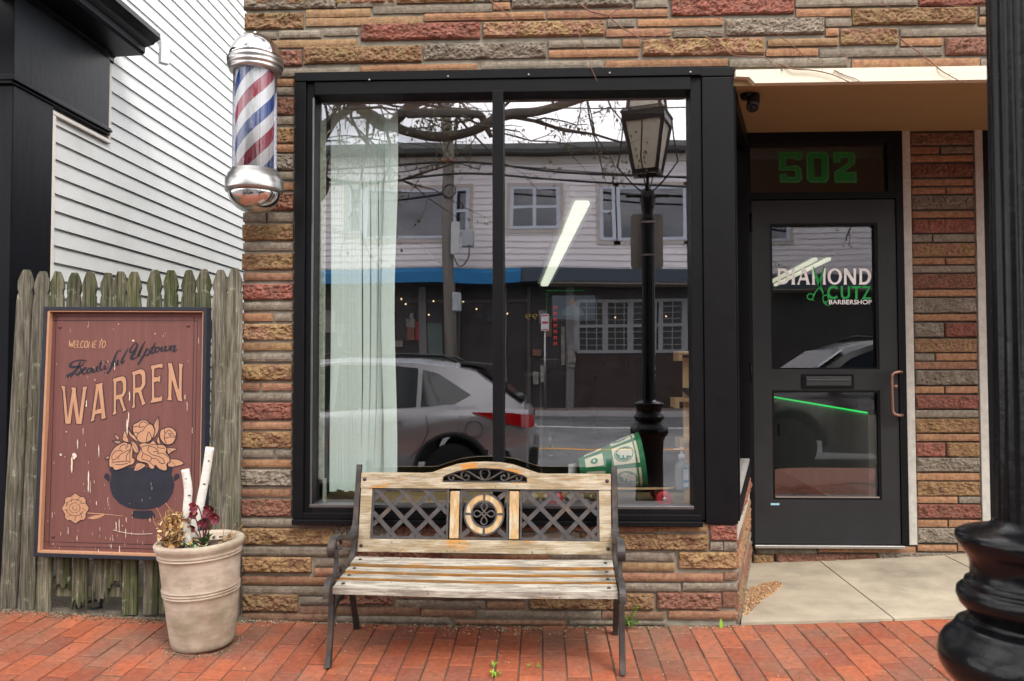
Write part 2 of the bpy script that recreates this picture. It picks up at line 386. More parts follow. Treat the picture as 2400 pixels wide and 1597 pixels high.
# crumbs and grit where the paving meets the wall and the fence
mb = MB(); rg = random.Random(8)
def grit(n, fx, fy, cs, rmax=.006):
    for _ in range(n):
        x = fx(); y = fy(x); r = rg.uniform(.0015, rmax)*rg.uniform(.6, 1)
        c = rg.choice(cs); mb.blob((x, y, ground(x, y)+r*.3), (r*rg.uniform(.8, 1.6), r, r*.7), 1, .25, c=c, c2=c)
GC = [(.16, .12, .08), (.3, .22, .13), (.38, .3, .2), (.12, .1, .07), (.24, .2, .15), (.1, .11, .05), (.45, .38, .28)]
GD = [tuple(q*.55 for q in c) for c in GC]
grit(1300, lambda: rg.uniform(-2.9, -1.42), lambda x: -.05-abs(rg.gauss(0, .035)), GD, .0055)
grit(900, lambda: rg.uniform(-1.45, .95), lambda x: -.018-abs(rg.gauss(0, .02)), GC, .005)
grit(320, lambda: rg.gauss(-.2, .22), lambda x: -.03-abs(rg.gauss(0, .07)), GC, .006)
grit(520, lambda: rg.uniform(-2.6, 1.6), lambda x: rg.uniform(-1.0, -.05), GC+GD, .004)
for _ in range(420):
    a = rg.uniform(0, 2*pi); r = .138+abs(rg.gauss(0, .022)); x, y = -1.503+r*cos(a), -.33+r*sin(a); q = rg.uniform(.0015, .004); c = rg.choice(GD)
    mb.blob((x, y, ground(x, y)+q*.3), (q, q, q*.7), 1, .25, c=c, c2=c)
tag(mb.build('grit', peb_m, recalc=False), 'loose grit and seed husks along the foot of the wall and fence', 'grit', kind='stuff')
structure(patch('dirt_strip', lin(-3.2, -1.42, 20), lin(-.13, 3.0, 20), lambda x, y: ground(x, 0)+.004+.012*fbm(Vector((x*6, y*6, 0)))-(.02 if y < -.09 else 0), mat('dry_dirt', (.11, .09, .07), .95, var=.4, scale=60, bump=.8, bscale=120)))
# ---------------------------------------------------------------- the barbershop
shop = thing('barbershop', 'brick barbershop front with black framed display window and recessed glass door', 'shop', (0, 0, .05))
PAL = dict(r=((.235, .072, .051), (.17, .066, .048)), r2=((.20, .082, .056), (.16, .075, .046)), y=((.275, .172, .072), (.20, .105, .055)), y2=((.225, .125, .064), (.215, .145, .06)),
           y3=((.245, .125, .08), (.245, .165, .07)), o=((.31, .17, .082), (.275, .13, .07)), o2=((.26, .125, .078), (.275, .15, .078)), g=((.205, .186, .148), (.165, .148, .115)),
           g2=((.225, .203, .165), (.16, .142, .11)), b=((.19, .10, .066), (.21, .128, .075)), t=((.255, .15, .078), (.275, .18, .085)))
brnd = random.Random(21)
def stone(mb, u0, u1, v0, v1, kind, rough, m, depth=None):
    """one wall stone; m(u, v, d) maps wall coordinates and depth out of the wall"""
    A, B = PAL[kind]; k = brnd.uniform(.88, 1.14); A, B = (tuple((x*.84+y*.16)*k for x, y in zip(q, (.31, .20, .15))) for q in (A, B))
    w_, h_ = u1-u0, v1-v0; st = .006 if rough else .012
    nx, ny = max(3, int(w_/st)), max(3, int(h_/(st if rough else .01)))
    d0 = depth if depth is not None else brnd.uniform(.011, .019) if rough else brnd.uniform(.007, .013)
    so = brnd.uniform(0, 90); P = []
    for j in range(ny+1):
        for i in range(nx+1):
            a, b = i/nx, j/ny; u, v = u0+w_*a, v0+h_*b
            e = min(a*w_, (1-a)*w_, b*h_, (1-b)*h_)
            fall = min(1, e/.008)**.5
            q = Vector((u*1.0+so, v*1.25, so*.7))
            if rough:
                d = d0*(.45+.55*fall)+fall*(.0095*fbm(q*15, 2)+.013*(abs(fbm(q*30+Vector((9, 0, 0)), 3))-.3)+.0055*noise.noise(q*78)+.003*noise.noise(q*150))
                wob = .0022*noise.noise(q*38+Vector((0, 7, 0)))
            else:
                d = d0*(.6+.4*fall)+.0022*fbm(q*14, 3)+.0006*noise.noise(q*90); wob = .0016*noise.noise(Vector((u*26+so, j*.1, 3)))
            eu = wob if 0 < i < nx else wob*.6; ev = wob
            P.append(m(u+(eu if i in (0, nx) else 0), v+(ev if j in (0, ny) else 0), d))
    W = nx+1
    mb.add(P, [(j*W+i, j*W+i+1, (j+1)*W+i+1, (j+1)*W+i) for j in range(ny) for i in range(nx)], c=A, c2=B, smooth=False)
    bd = [i for i in range(W)]+[j*W+nx for j in range(1, ny+1)]+[ny*W+i for i in range(nx-1, -1, -1)]+[j*W for j in range(ny-1, 0, -1)]
    uv = [(i/nx, 0) for i in range(W)]+[(1, j/ny) for j in range(1, ny+1)]+[(i/nx, 1) for i in range(nx-1, -1, -1)]+[(0, j/ny) for j in range(ny-1, 0, -1)]
    n = len(bd)
    mb.add([P[i] for i in bd]+[m(u0+w_*a, v0+h_*b, -.012) for a, b in uv], [(i, i+n, (i+1) % n+n, (i+1) % n) for i in range(n)], c=A, c2=B)
wm = lambda u, v, d: (u, -d, v)
XB, X0, X1, Z0, Z1 = -1.468, -1.205, .928, .536, 2.722
wall = MB()
def rows(ox, oy, s, lst, Y=0.0, m=wm, mb=wall, ulim=None):
    for x0, x1, y0, y1, kind, rf in lst:
        xc, yc = (x0+x1)/2, (y0+y1)/2
        u0 = at(ox+x0/s, oy+yc/s, Y).x; u1 = at(ox+x1/s, oy+yc/s, Y).x
        v1 = at(ox+xc/s, oy+y0/s, Y).z; v0 = at(ox+xc/s, oy+y1/s, Y).z
        if ulim: u0, u1 = max(u0, ulim[0]), min(u1, ulim[1])
        stone(mb, u0, u1, v0, v1, kind, rf, m)
R_, S_ = True, False
rows(560, 0, 5.357, [(66, 1215, -80, 118, 'g2', R_), (1240, 1985, 8, 92, 'g', S_), (845, 1655, 125, 220, 't', S_), (75, 812, 172, 368, 'y2', R_), (845, 2312, 224, 322, 't', S_),
    (66, 478, 412, 495, 'g', S_), (510, 1035, 388, 480, 'g', S_), (1070, 1500, 362, 450, 'g', S_), (66, 1485, 508, 600, 't', S_), (66, 795, 640, 832, 'r2', R_), (820, 2300, 590, 792, 'y2', R_), (66, 1480, 868, 962, 'g', S_)])
rows(980, 0, 5.357, [(-560, 930, 70, 164, 'g', S_), (85, 1600, 168, 258, 'o', S_), (945, 1155, 40, 125, 'o', S_), (-260, 600, -130, 28, 'y2', R_), (620, 1155, -90, 12, 'b', S_), (1180, 2695, -110, 96, 'g2', R_),
    (1625, 3135, 132, 225, 'o2', S_), (-715, 780, 300, 500, 'r', R_), (75, 1610, 548, 740, 'g2', R_), (815, 2340, 275, 462, 'y3', R_), (1640, 2540, 510, 600, 'g', S_), (1640, 2770, 630, 722, 'o', S_), (-725, 745, 815, 896, 'o', S_), (800, 2310, 775, 864, 'g', S_)])
rows(1400, 0, 5.357, [(100, 1635, 754, 846, 'o', S_), (1655, 3140, 742, 842, 'g', S_), (480, 885, 12, 100, 'g', S_), (480, 885, -95, -8, 'b', S_), (930, 2466, -30, 188, 'r', R_), (130, 465, 248, 340, 'g', S_), (505, 1575, 240, 330, 'o', S_),
    (1615, 2841, 238, 438, 'g2', R_), (105, 920, 368, 460, 'o2', S_), (955, 1575, 372, 466, 'g', S_), (315, 540, 500, 590, 'o', S_), (565, 2095, 492, 694, 'y3', R_), (2140, 3023, 494, 582, 't', S_), (2120, 2767, 616, 706, 'o', S_)])
rows(1820, 0, 4.714, [(205, 1550, -40, 74, 'g', S_), (1575, 2900, -90, 60, 'r', R_), (215, 815, 102, 186, 'o', S_), (835, 2205, 95, 270, 'y2', R_), (2240, 2900, 78, 162, 'g', S_), (2235, 2900, 190, 274, 't', S_), (540, 825, 212, 295, 'g', S_), (540, 680, 322, 402, 'o', S_),
    (705, 1335, 320, 495, 'y3', R_), (1365, 2900, 312, 396, 'g', S_), (1370, 1830, 428, 510, 'o', S_), (1865, 2900, 420, 606, 'r2', R_), (475, 1830, 542, 626, 'g', S_), (830, 2240, 656, 746, 'o', S_), (2250, 2900, 656, 746, 'g', S_)])
# pier left of the window: one stone (or two) per course
PX = (XB, X0-.012)
def pier(lst, oy, s, X, Y, px, mb, m):
    for y0, y1, kind, rf, *sp in lst:
        v1, v0 = at(px, oy+y0/s, Y).z, at(px, oy+y1/s, Y).z
        if sp:
            f, k2 = sp[0], (sp[1] if len(sp) > 1 else kind); xm = X[0]+(X[1]-X[0])*f
            stone(mb, X[0], xm-.006, v0, v1, kind, rf, m); stone(mb, xm+.006, X[1], v0, v1, k2, rf, m)
        else: stone(mb, X[0]+brnd.uniform(-.004, .004), X[1], v0, v1, kind, rf, m)
pier([(22, 72, 'o', S_), (80, 132, 'g', S_), (152, 272, 'r2', R_), (285, 338, 'g', S_), (365, 472, 'y2', R_), (484, 535, 'o', S_), (552, 660, 'g2', R_), (675, 728, 'g', S_), (752, 802, 'o', S_), (828, 945, 'r2', R_), (962, 1025, 'g', S_, .47),
      (1045, 1157, 'y2', R_), (1175, 1228, 'g', S_), (1250, 1364, 'y2', R_), (1387, 1438, 'o2', S_)], 180, 3.0125, PX, 0, 630, wall, wm)
pier([(-40, 66, 'r', R_), (85, 137, 'g', S_), (160, 212, 'o', S_, .63, 'g'), (232, 338, 'y3', R_), (360, 410, 'y', S_), (435, 487, 'g', S_), (508, 615, 'y', R_), (635, 683, 'o2', S_, .38), (702, 752, 'g', S_), (768, 881, 'r', R_), (897, 947, 'o2', S_), (963, 1073, 'y', R_),
      (1089, 1138, 'g', S_, .67), (1155, 1206, 'o', S_), (1222, 1333, 'g2', R_), (1354, 1405, 'o2', S_), (1424, 1540, 'r2', R_)], 680, 2.9036, PX, 0, 630, wall, wm)
rows(550, 1200, 5.6, [(90, 1270, 88, 190, 'g', S_), (95, 1300, 215, 428, 'y', R_), (95, 1540, 458, 572, 'g', S_), (100, 1010, 590, 790, 'y', R_), (1050, 1550, 612, 712, 'g', S_), (1050, 1600, 738, 835, 'o2', S_), (105, 1560, 848, 952, 'o2', S_), (105, 1310, 975, 1083, 'g', S_),
    (105, 835, 1080, 1303, 'y2', R_), (870, 1310, 1115, 1207, 'g', S_), (855, 2430, 1245, 1350, 'b', S_), (105, 1268, 1330, 1425, 'b', S_), (1330, 2075, 1010, 1215, 'r2', R_), (1330, 2840, 1368, 1462, 'g', S_), (1330, 2110, 125, 340, 'g2', R_), (1320, 1890, 372, 458, 'b', S_),
    (1580, 2720, 470, 650, 'r2', R_), (1580, 2900, 690, 800, 'g', S_), (1590, 2900, 830, 980, 'o2', S_)], ulim=(XB, 1))
rows(740, 1060, 2.92, [(550, 930, 478, 590, 'r2', R_), (945, 1405, 478, 590, 'b', R_), (1418, 1850, 486, 538, 'o2', S_), (1418, 1810, 547, 600, 'g', S_)])
rows(800, 1280, 6.547, [(1620, 3200, 130, 208, 'o2', S_), (1620, 2600, 236, 330, 'g', S_), (2620, 4000, 236, 330, 'g', S_), (1000, 2100, 380, 500, 'o', S_), (2130, 3900, 380, 500, 'g', S_), (800, 2300, 530, 640, 'g', S_), (2330, 4050, 530, 650, 'b', S_),
    (825, 1330, 690, 795, 'o2', S_), (1365, 2500, 640, 805, 'y2', R_), (830, 2212, 830, 942, 'g', S_), (1225, 2050, 975, 1092, 'b', S_), (2080, 3985, 985, 1100, 'g', S_), (1735, 3450, 1132, 1210, 'b', S_)])
rows(1130, 1280, 6.547, [(1050, 2050, 142, 212, 'g2', S_), (350, 640, 735, 825, 'g', S_), (75, 660, 850, 972, 'b', S_), (1840, 2800, 998, 1112, 'b', S_), (1335, 2820, 1148, 1210, 'g', S_)])
rows(1420, 1200, 5.6, [(-330, 665, 160, 260, 'o2', S_), (678, 1335, 158, 254, 't', S_), (1370, 1755, 168, 375, 'r', R_), (-325, 1340, 285, 495, 'y', R_), (1370, 1535, 392, 497, 'g2', S_), (1545, 1750, 392, 502, 'g', S_), (170, 900, 532, 635, 'g2', S_), (955, 1755, 528, 742, 'y', R_),
    (100, 905, 668, 770, 't', S_), (-100, 1540, 803, 907, 'o2', S_), (1550, 1755, 792, 892, 'b', S_), (-120, 980, 933, 1035, 'g', S_), (1005, 1750, 930, 1030, 'g', S_), (-1000, 630, 1062, 1275, 'y2', R_), (670, 1510, 1060, 1275, 'r2', R_), (1532, 1750, 1042, 1250, 'r2', S_), (820, 1735, 1300, 1403, 'o2', S_)], ulim=(-2, .925))
# courses above the picture and to the right of it
kinds = ['g', 'o', 'y2', 't', 'r2', 'g2', 'o2', 'b', 'y3']
v = 3.075
for row in range(7):
    hgt = brnd.choice([.036, .036, .08]); u = XB
    while u < 4.2:
        L_ = brnd.uniform(.2, .55); stone(wall, u, min(u+L_, 4.25), v, v+hgt, brnd.choice(kinds), hgt > .05, wm); u += L_+.012
    v += hgt+.012
for v0, v1 in ((2.725, 2.763), (2.776, 2.815), (2.828, 2.9), (2.915, 2.952), (2.965, 3.0), (3.012, 3.06)):
    u = 2.5
    while u < 4.2:
        L_ = brnd.uniform(.25, .5); stone(wall, u, min(u+L_, 4.25), v0, v1, brnd.choice(kinds), v1-v0 > .05, wm); u += L_+.012
wall_o = wall.build('stone_wall', BRICKM, shop, recalc=False)
mo = MB()
mo.box(XB+.004, X0, .006, .2, -.1, Z1); mo.box(X0, X1, .006, .12, -.1, Z0); mo.box(XB+.004, 4.3, .006, .3, Z1, 3.6)
mo.build('mortar_joints', MORTAR, wall_o)
# ---- display window
win = MB()
fx = lambda x, y=700: at(x, y, -.02).x
xl0, xl1, xm0, xm1, xr0, xr1 = X0, at(737, 700, 0).x, at(1155, 600, 0).x, at(1181, 600, 0).x, at(1621, 700, 0).x, at(1647, 700, 0).x
zg0, zg1 = at(1100, 1183, .0).z, at(1100, 222, 0).z
zf0 = Z0+.012
win.box(xl0, xl0+.052, -.03, .09, zf0, Z1-.04); win.box(xl0+.0525, xl1, -.012, .09, zf0+.02, Z1-.041)
win.box(xr0, xr1, -.012, .09, zf0, Z1-.04)
win.box(xm0, xm1, -.028, .09, zg0+.002, zg1+.01)
win.box(xl1, xr0, -.026, .09, zg1, Z1-.042)
win.box(xl1, xr0, -.022, .09, zf0, zg0-.014)
win.box(xl0+.053, xr0+.03, -.03, -.0225, zf0+.0, zf0+.03)
win_o = win.build('window_frame', BLACKM, shop, bevel=.003)
hd = MB(); hd.box(X0-.003, at(1639, 160, 0).x, -.034, .05, Z1-.0395, Z1+.004)
hd_o = hd.build('head_flashing', BLACKM, win_o, bevel=.002)
sc_ = MB()
for x, y in ((866, 188), (1050, 180), (1239, 176), (1429, 172), (1618, 170)):
    p = at(x, y, -.034); sc_ = MB(); sc_.lathe([(.0055, 0), (.0055, .004), (.003, .006)], p, 8, axis=(0, -1, 0)); sc_.build('screw', mat('dull_screw', (.25, .25, .25), .5, .6), hd_o)
MB().box(X0+.004, X1-.17, -.05, .0, Z0-.012, Z0+.0118).build('outer_sill', BLACKM, win_o, bevel=.003)
MB().box(xl1-.012, xr0-.002, -.024, .045, zg0-.0138, zg0+.001).build('glazing_bead', mat('dull_silver', (.16, .16, .165), .35, .8, var=.1, bump=.02), win_o, bevel=.002)
MB().box(xl1-.012, xl1-.002, -.016, .04, zg0+.0015, zg1-.01).build('glazing_bead', _m['dull_silver'], win_o, bevel=.002)
def pane(name, x0, x1, z0, z1, y, m_, parent):
    return MB().add([(x0, y, z0), (x1, y, z0), (x1, y, z1), (x0, y, z1)], [(0, 1, 2, 3)]).build(name, m_, parent, recalc=False)
pane('pane', xl1, xm0, zg0-.01, zg1+.01, GLASS_Y, GLASS, win_o)
pane('pane', xm1, xr0, zg0-.01, zg1+.01, GLASS_Y, GLASS, win_o)
# corner post clad in black sheet
cp = MB(); cp.box(xr1+.002, X1, -.022, .1, Z0-.002, Z1-.047)
cp_o = cp.build('corner_post', BLACKM, shop, bevel=.003)
MB().box(xr1-.006, X1, -.024, .1, Z1-.043, Z1+.003).build('post_cap', BLACKM, cp_o, bevel=.003)
# ---- splayed return wall with its side window
YD = 1.2; XR = 1.298
dv = Vector((XR-X1, YD, 0)); LR = dv.length; du = dv/LR; nr = Vector((du.y, -du.x, 0))
sm_ = lambda u, v, d: (X1+du.x*u+nr.x*d, du.y*u+nr.y*d, v)
rw = MB(); v = .06
for hgt, kk in ((.045, 'g'), (.085, 'r2'), (.04, 'g'), (.04, 'r2'), (.085, 'o'), (.04, 'o'), (.085, 'y'), (.04, 'o')):
    if v+hgt > .505: break
    u = -.002
    while u < LR:
        L_ = brnd.uniform(.22, .5); stone(rw, u, min(LR, u+L_), v, v+hgt, kk if brnd.random() < .6 else brnd.choice(kinds), hgt > .05, sm_, depth=.008); u += L_+.012
    v += hgt+.012
stone(rw, .3, LR, .52, .6, 'r', True, sm_, depth=.008)
rw_o = rw.build('return_wall', BRICKM, shop, recalc=False)
mo = MB(); mo.hexa([sm_(0, 0, -.3), sm_(LR, 0, -.3), sm_(LR, 0, .001), sm_(0, 0, .001), sm_(0, .53, -.3), sm_(LR, .62, -.3), sm_(LR, .62, .001), sm_(0, .53, .001)])
mo.build('mortar_joints', mat('pale_mortar', (.38, .35, .3), .9, var=.2, bump=.4, bscale=200), rw_o)
sw = MB()
def sbox(mb, u0, u1, v0, v1, d0, d1, dz=0): mb.hexa([sm_(u0, v0, d0), sm_(u1, v0+dz, d0), sm_(u1, v0+dz, d1), sm_(u0, v0, d1), sm_(u0, v1, d0), sm_(u1, v1+dz, d0), sm_(u1, v1+dz, d1), sm_(u0, v1, d1)])
sbox(sw, .0, LR, .545, .63, -.06, .012, .075); sbox(sw, .0, .06, .63, 2.64, -.06, .012); sbox(sw, LR-.07, LR, .71, 2.73, -.06, .012); sbox(sw, .06, LR-.07, 2.55, 2.64, -.06, .012, .11)
sw_o = sw.build('side_window_frame', BLACKM, shop)
MB().add([sm_(.06, .62, -.02), sm_(LR-.07, .69, -.02), sm_(LR-.07, 2.66, -.02), sm_(.06, 2.56, -.02)], [(0, 1, 2, 3)]).build('pane', GLASS, sw_o, recalc=False)
ib = MB(); sbox(ib, .05, LR-.07, .6, .635, -.06, .006, .075); ib.build('inner_sill', mat('grey_sill', (.3, .29, .27), .6, var=.15), sw_o)
# ---- canopy over the entrance
ca = MB(); zs0, zs1 = at(1900, 194, -.04).z, at(1900, 308, YD).z; zt = at(1900, 162, -.04).z
cream = mat('cream_board', (.62, .575, .46), .6, var=.08, scale=6, stretch=(.4, 1, 6), bump=.12, bscale=30, speck=(26, .7, (.5, .44, .33)))
fa = MB(); fw0 = at(1769, 176, -.04).x
fa.prism([(X1+.006, zt), (4.3, zt), (4.3, zs0), (fw0, zs0), (fw0-.02, zs0+.022), (X1+.07, zs0+.03), (X1+.006, zs0+.034)], lambda u, v, d: (u, d, v), -.045, -.004)
can_o = fa.build('canopy_fascia', cream, shop)
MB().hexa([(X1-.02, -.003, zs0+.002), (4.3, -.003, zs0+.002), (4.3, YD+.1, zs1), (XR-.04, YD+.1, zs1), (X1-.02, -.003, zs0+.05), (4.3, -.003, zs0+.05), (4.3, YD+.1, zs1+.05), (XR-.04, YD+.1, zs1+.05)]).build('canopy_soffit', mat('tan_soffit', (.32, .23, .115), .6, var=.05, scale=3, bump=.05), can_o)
# ---- entrance door
D = lambda x, y: at(x, y, YD)
dr = MB(); dL, dR = D(1763, 870).x, D(2101, 870).x; dz0, dz1 = D(1930, 1273).z, D(1930, 471).z
gx0, gx1 = D(1806, 870).x, D(2057, 800).x
uz0, uz1 = D(1930, 866).z, D(1930, 525).z; lz0, lz1 = D(1930, 1170).z, D(1930, 915).z
yf, yb = YD-.022, YD+.03
dr.box(dL, gx0, yf, yb, dz0, dz1); dr.box(gx1, dR, yf, yb, dz0, dz1); dr.box(gx0, gx1, yf, yb, uz1, dz1); dr.box(gx0, gx1, yf, yb, lz1, uz0); dr.box(gx0, gx1, yf, yb, dz0, lz0)
dm = mat('charcoal_door_paint', (.016, .0163, .018), .5, var=.14, scale=6, bump=.03, rvar=.1, speck=(90, .74, (.07, .07, .07)))
door = dr.build('entrance_door', dm, shop)
for a0, a1, b0, b1 in ((gx0, gx1, uz0, uz1), (gx0, gx1, lz0, lz1)):
    t = .014; bd = MB()
    bd.box(a0+.0005, a0+t, YD-.018, YD+.004, b0, b1); bd.box(a1-t, a1-.0005, YD-.018, YD+.004, b0, b1); bd.box(a0+t, a1-t, YD-.018, YD+.004, b1-t, b1-.0005); bd.box(a0+t, a1-t, YD-.018, YD+.004, b0+.0005, b0+t*.7)
    bd.build('glazing_bead', BLACKM, door)
MB().box(gx0+.014, gx1-.014, YD-.024, YD-.002, lz0+.011, lz0+.019).build('bright_bead', ALU, door)
pane('pane', gx0+.01, gx1-.01, uz0, uz1, YD+.008, DGLASS, door); pane('pane', gx0+.01, gx1-.01, lz0, lz1, YD+.008, DGLASS, door)
# lettering stuck on the glass
lm = lambda s, ox, oy: (lambda x, y, d: tuple(at(ox+x/s, oy+y/s, YD+.006-d*.001)))
m1 = lm(8.1276, 1790, 600)
white = mat('white_vinyl', (.95, .96, .95), .5, var=.03, bump=0); green = mat('green_vinyl', (.015, .36, .07), .45, var=.03, bump=0)
le = MB()
le.prism([(255, 240), (330, 240)]+arc(365, 392, 130, 152, -90, 90, 16)+[(255, 548), (270, 520), (270, 268)], m1, 0, 1, [[(318, 290), (318, 500)]+arc(355, 395, 78, 105, 90, -90, 14)])
le.prism([(525, 240), (600, 240), (592, 268), (592, 522), (600, 548), (525, 548), (535, 522), (535, 268)], m1, 0, 1)
le.prism([(712, 240), (800, 240), (868, 510), (888, 548), (805, 548), (815, 520), (800, 466), (700, 466), (680, 520), (690, 548), (628, 548), (650, 515), (725, 300)], m1, 0, 1, [[(715, 415), (788, 415), (752, 300)]])
le.prism([(905, 240), (940, 240), (975, 380), (972, 520), (980, 548), (915, 548), (925, 520), (925, 270)], m1, 0, 1)
le.prism([(1150, 240), (1186, 240), (1178, 268), (1176, 520), (1187, 548), (1120, 548), (1130, 520), (1128, 330)], m1, 0, 1)
le.prism(arc(1352, 394, 138, 156, 0, 352, 28), m1, 0, 1, [arc(1352, 394, 82, 118, 0, 352, 24)])
le.prism([(1520, 240), (1585, 240), (1710, 440), (1710, 268), (1702, 240), (1765, 240), (1757, 268), (1757, 548), (1705, 548), (1578, 345), (1578, 520), (1586, 548), (1520, 548), (1530, 520), (1530, 268)], m1, 0, 1)
le.prism([(1808, 240), (1890, 240)]+arc(1920, 394, 130, 154, -90, 90, 16)+[(1808, 548), (1823, 520), (1823, 268)], m1, 0, 1, [[(1872, 290), (1872, 500)]+arc(1910, 395, 78, 105, 90, -90, 14)])
text_mb('BARBERSHOP', 1243, 838, 2060, 925, m1, 0, 1, bold=.012).build('small_lettering', white, door, recalc=False)
le.build('white_lettering', white, door, recalc=False)
gr = MB()
gr.ribbon(arc(1328, 698, 96, 108, -42, -180, 10)+arc(1328, 698, 96, 108, 180, 42, 10), 46, m1, 0, 1)
gr.ribbon([(1488, 575), (1488, 740)]+arc(1555, 740, 67, 66, 180, 0, 10)+[(1622, 575)], 44, m1, 0, 1)
gr.prism([(1670, 575), (1845, 575), (1845, 618), (1788, 618), (1788, 828), (1742, 828), (1742, 618), (1670, 618)], m1, 0, 1)
gr.prism([(1868, 575), (2048, 575), (1930, 790), (2052, 790), (2052, 828), (1868, 828), (1985, 616), (1868, 616)], m1, 0, 1)
m2_ = lm(8.1276, 1790, 600); dd = 1.5
gr.prism([(930, 158), (1085, 520), (1100, 590), (1140, 690), (1128, 770), (1112, 700), (1040, 590), (1010, 520), (965, 370)], m2_, 0, dd)
gr.prism([(1155, 175), (1160, 220), (1085, 560), (1060, 600), (990, 700), (960, 770), (945, 730), (1030, 610), (1060, 460)], m2_, 0, dd)
gr.ribbon(arc(890, 778, 60, 56, 0, 340, 22), 20, m2_, 0, dd, closed=True); gr.prism([(945, 760), (965, 780), (940, 830), (972, 860), (900, 842)], m2_, 0, dd)
gr.ribbon(arc(1180, 815, 54, 68, 0, 340, 22), 20, m2_, 0, dd, closed=True); gr.prism([(1112, 800), (1125, 860), (1180, 900), (1220, 945), (1270, 950), (1235, 962), (1180, 935), (1130, 890)], m2_, 0, dd)
gr.build('green_lettering', green, door, recalc=False)
# mail slot, pull handle, lock, hinges, rub marks
def dbox(mb, x0, y0, x1, y1, d0, d1):
    a, b = at(x0, y0, YD), at(x1, y1, YD); mb.box(a.x, b.x, YD-d1, YD-d0, b.z, a.z)
ms = MB(); dbox(ms, 1876, 877, 1998, 911, .022, .03)
ms_o = ms.build('mail_slot', BLACKM, door, bevel=.002)
mf = MB(); dbox(mf, 1885, 883, 1990, 904, .03, .036); dbox(mf, 1887, 889, 1988, 893, .036, .04); mf.build('flap', mat('slot_flap', (.05, .052, .055), .35, .3, var=.1, bump=.02), ms_o, bevel=.002)
pz0, pz1 = D(2080, 972).z, D(2080, 872).z; px_, pxr = D(2077, 920).x, D(2106, 920).x
hp = smooth2([(pxr, YD-.024, pz1), (pxr-.004, YD-.05, pz1), (px_+.04, YD-.075, pz1), (px_+.008, YD-.08, pz1-.012), (px_, YD-.08, pz1-.05), (px_, YD-.08, pz0+.05), (px_+.008, YD-.08, pz0+.012), (px_+.04, YD-.075, pz0), (pxr-.004, YD-.05, pz0), (pxr, YD-.024, pz0)], 5)
MB().tube(hp, .0105, 10).build('pull_handle', mat('bronze', (.26, .15, .115), .32, .9, var=.15, bump=.02), door)
p = D(2094, 906)
MB().lathe([(.017, 0), (.017, .006), (.012, .009), (.012, .012), (.004, .0125)], (p.x, YD-.022, p.z), 16, axis=(0, -1, 0)).build('lock_cylinder', _m['bronze'], door)
for y0, y1 in ((500, 544), (850, 897)): a, b = at(1757, y0, YD-.03), at(1763, y1, YD-.03); hg = MB(); hg.lathe([(.009, b.z), (.009, a.z)], ((a.x+b.x)/2, YD-.03, 0), 10); hg.build('hinge', BLACKM, door)
tp = MB(); dbox(tp, 1804, 1178, 1824, 1183, .0225, .0235); tp.build('tape_scrap', mat('blue_tape', (.3, .5, .62), .6, var=.1), door)
# door frame, transom and threshold
fr = MB(); zt0, zt1 = D(1930, 470).z+.004, D(1930, 455).z; tz0, tz1 = D(1930, 453).z, D(1930, 338).z
fr.box(XR-.03, dL-.004, YD-.03, YD+.08, dz0, zs1+.02); fr.box(dR+.004, D(2118, 800).x, YD-.03, YD+.08, dz0, zs1+.02)
fr.box(dL-.004, dR+.004, YD-.03, YD+.08, zt0, tz0); fr.box(dL-.004, dR+.004, YD-.03, YD+.08, tz1, zs1+.02)
fr.box(D(2076, 400).x, dR+.004, YD-.028, YD+.08, tz0, tz1)
df = fr.build('door_frame', BLACKM, shop)
pane('pane', dL-.01, D(2078, 400).x, tz0, tz1, YD+.0, TGLASS, df)
m3 = lm(6.547, 1750, 320); nm_ = MB()
dg5 = [(490, 235), (845, 235), (845, 365), (735, 365), (735, 335), (610, 335), (610, 455), (770, 440), (840, 490), (860, 650), (800, 715), (505, 715), (505, 572), (625, 572), (625, 620), (740, 620), (740, 530), (490, 530)]
dg0 = [(910, 290), (965, 235), (1210, 235), (1262, 290), (1268, 660), (1218, 715), (970, 715), (918, 660)]; h0 = [(1035, 330), (1140, 330), (1146, 620), (1042, 620)]
dg2 = [(1325, 235), (1615, 235), (1668, 285), (1668, 420), (1510, 545), (1690, 540), (1690, 715), (1345, 715), (1340, 545), (1555, 395), (1555, 330), (1445, 330), (1445, 405), (1325, 405)]
nm_.prism(dg5, m3, 3, 8); nm_.prism(dg0, m3, 3, 8, [h0]); nm_.prism(dg2, m3, 3, 8)
nm_.build('street_number', mat('number_green', (.005, .13, .016), .5, var=.05, bump=0, emit=None), df, recalc=False)
il = MB(); 
def inset(P, k):
    cx = sum(p[0] for p in P)/len(P); cy_ = sum(p[1] for p in P)/len(P)
    n = len(P); out = []
    for i in range(n):
        a, b, c = P[i-1], P[i], P[(i+1) % n]
        d1 = (b[0]-a[0], b[1]-a[1]); d2 = (c[0]-b[0], c[1]-b[1]); l1 = math.hypot(*d1); l2 = math.hypot(*d2)
        n1 = (-d1[1]/l1, d1[0]/l1); n2 = (-d2[1]/l2, d2[0]/l2); s = (n1[0]+n2[0], n1[1]+n2[1]); q = max(.35, (s[0]**2+s[1]**2)/2)
        out.append((b[0]+s[0]*k/q, b[1]+s[1]*k/q))
    return out
for P in (dg5, dg0, dg2): il.ribbon(inset(P, 20), 7, m3, 8, 9, closed=True)
il.build('number_outline', mat('number_line', (.12, .22, .12), .5, var=.05, bump=0), df, recalc=False)
MB().box(dL-.01, dR+.01, YD-.06, YD+.05, dz0-.022, dz0-.003).build('threshold', ALU, shop, bevel=.003)
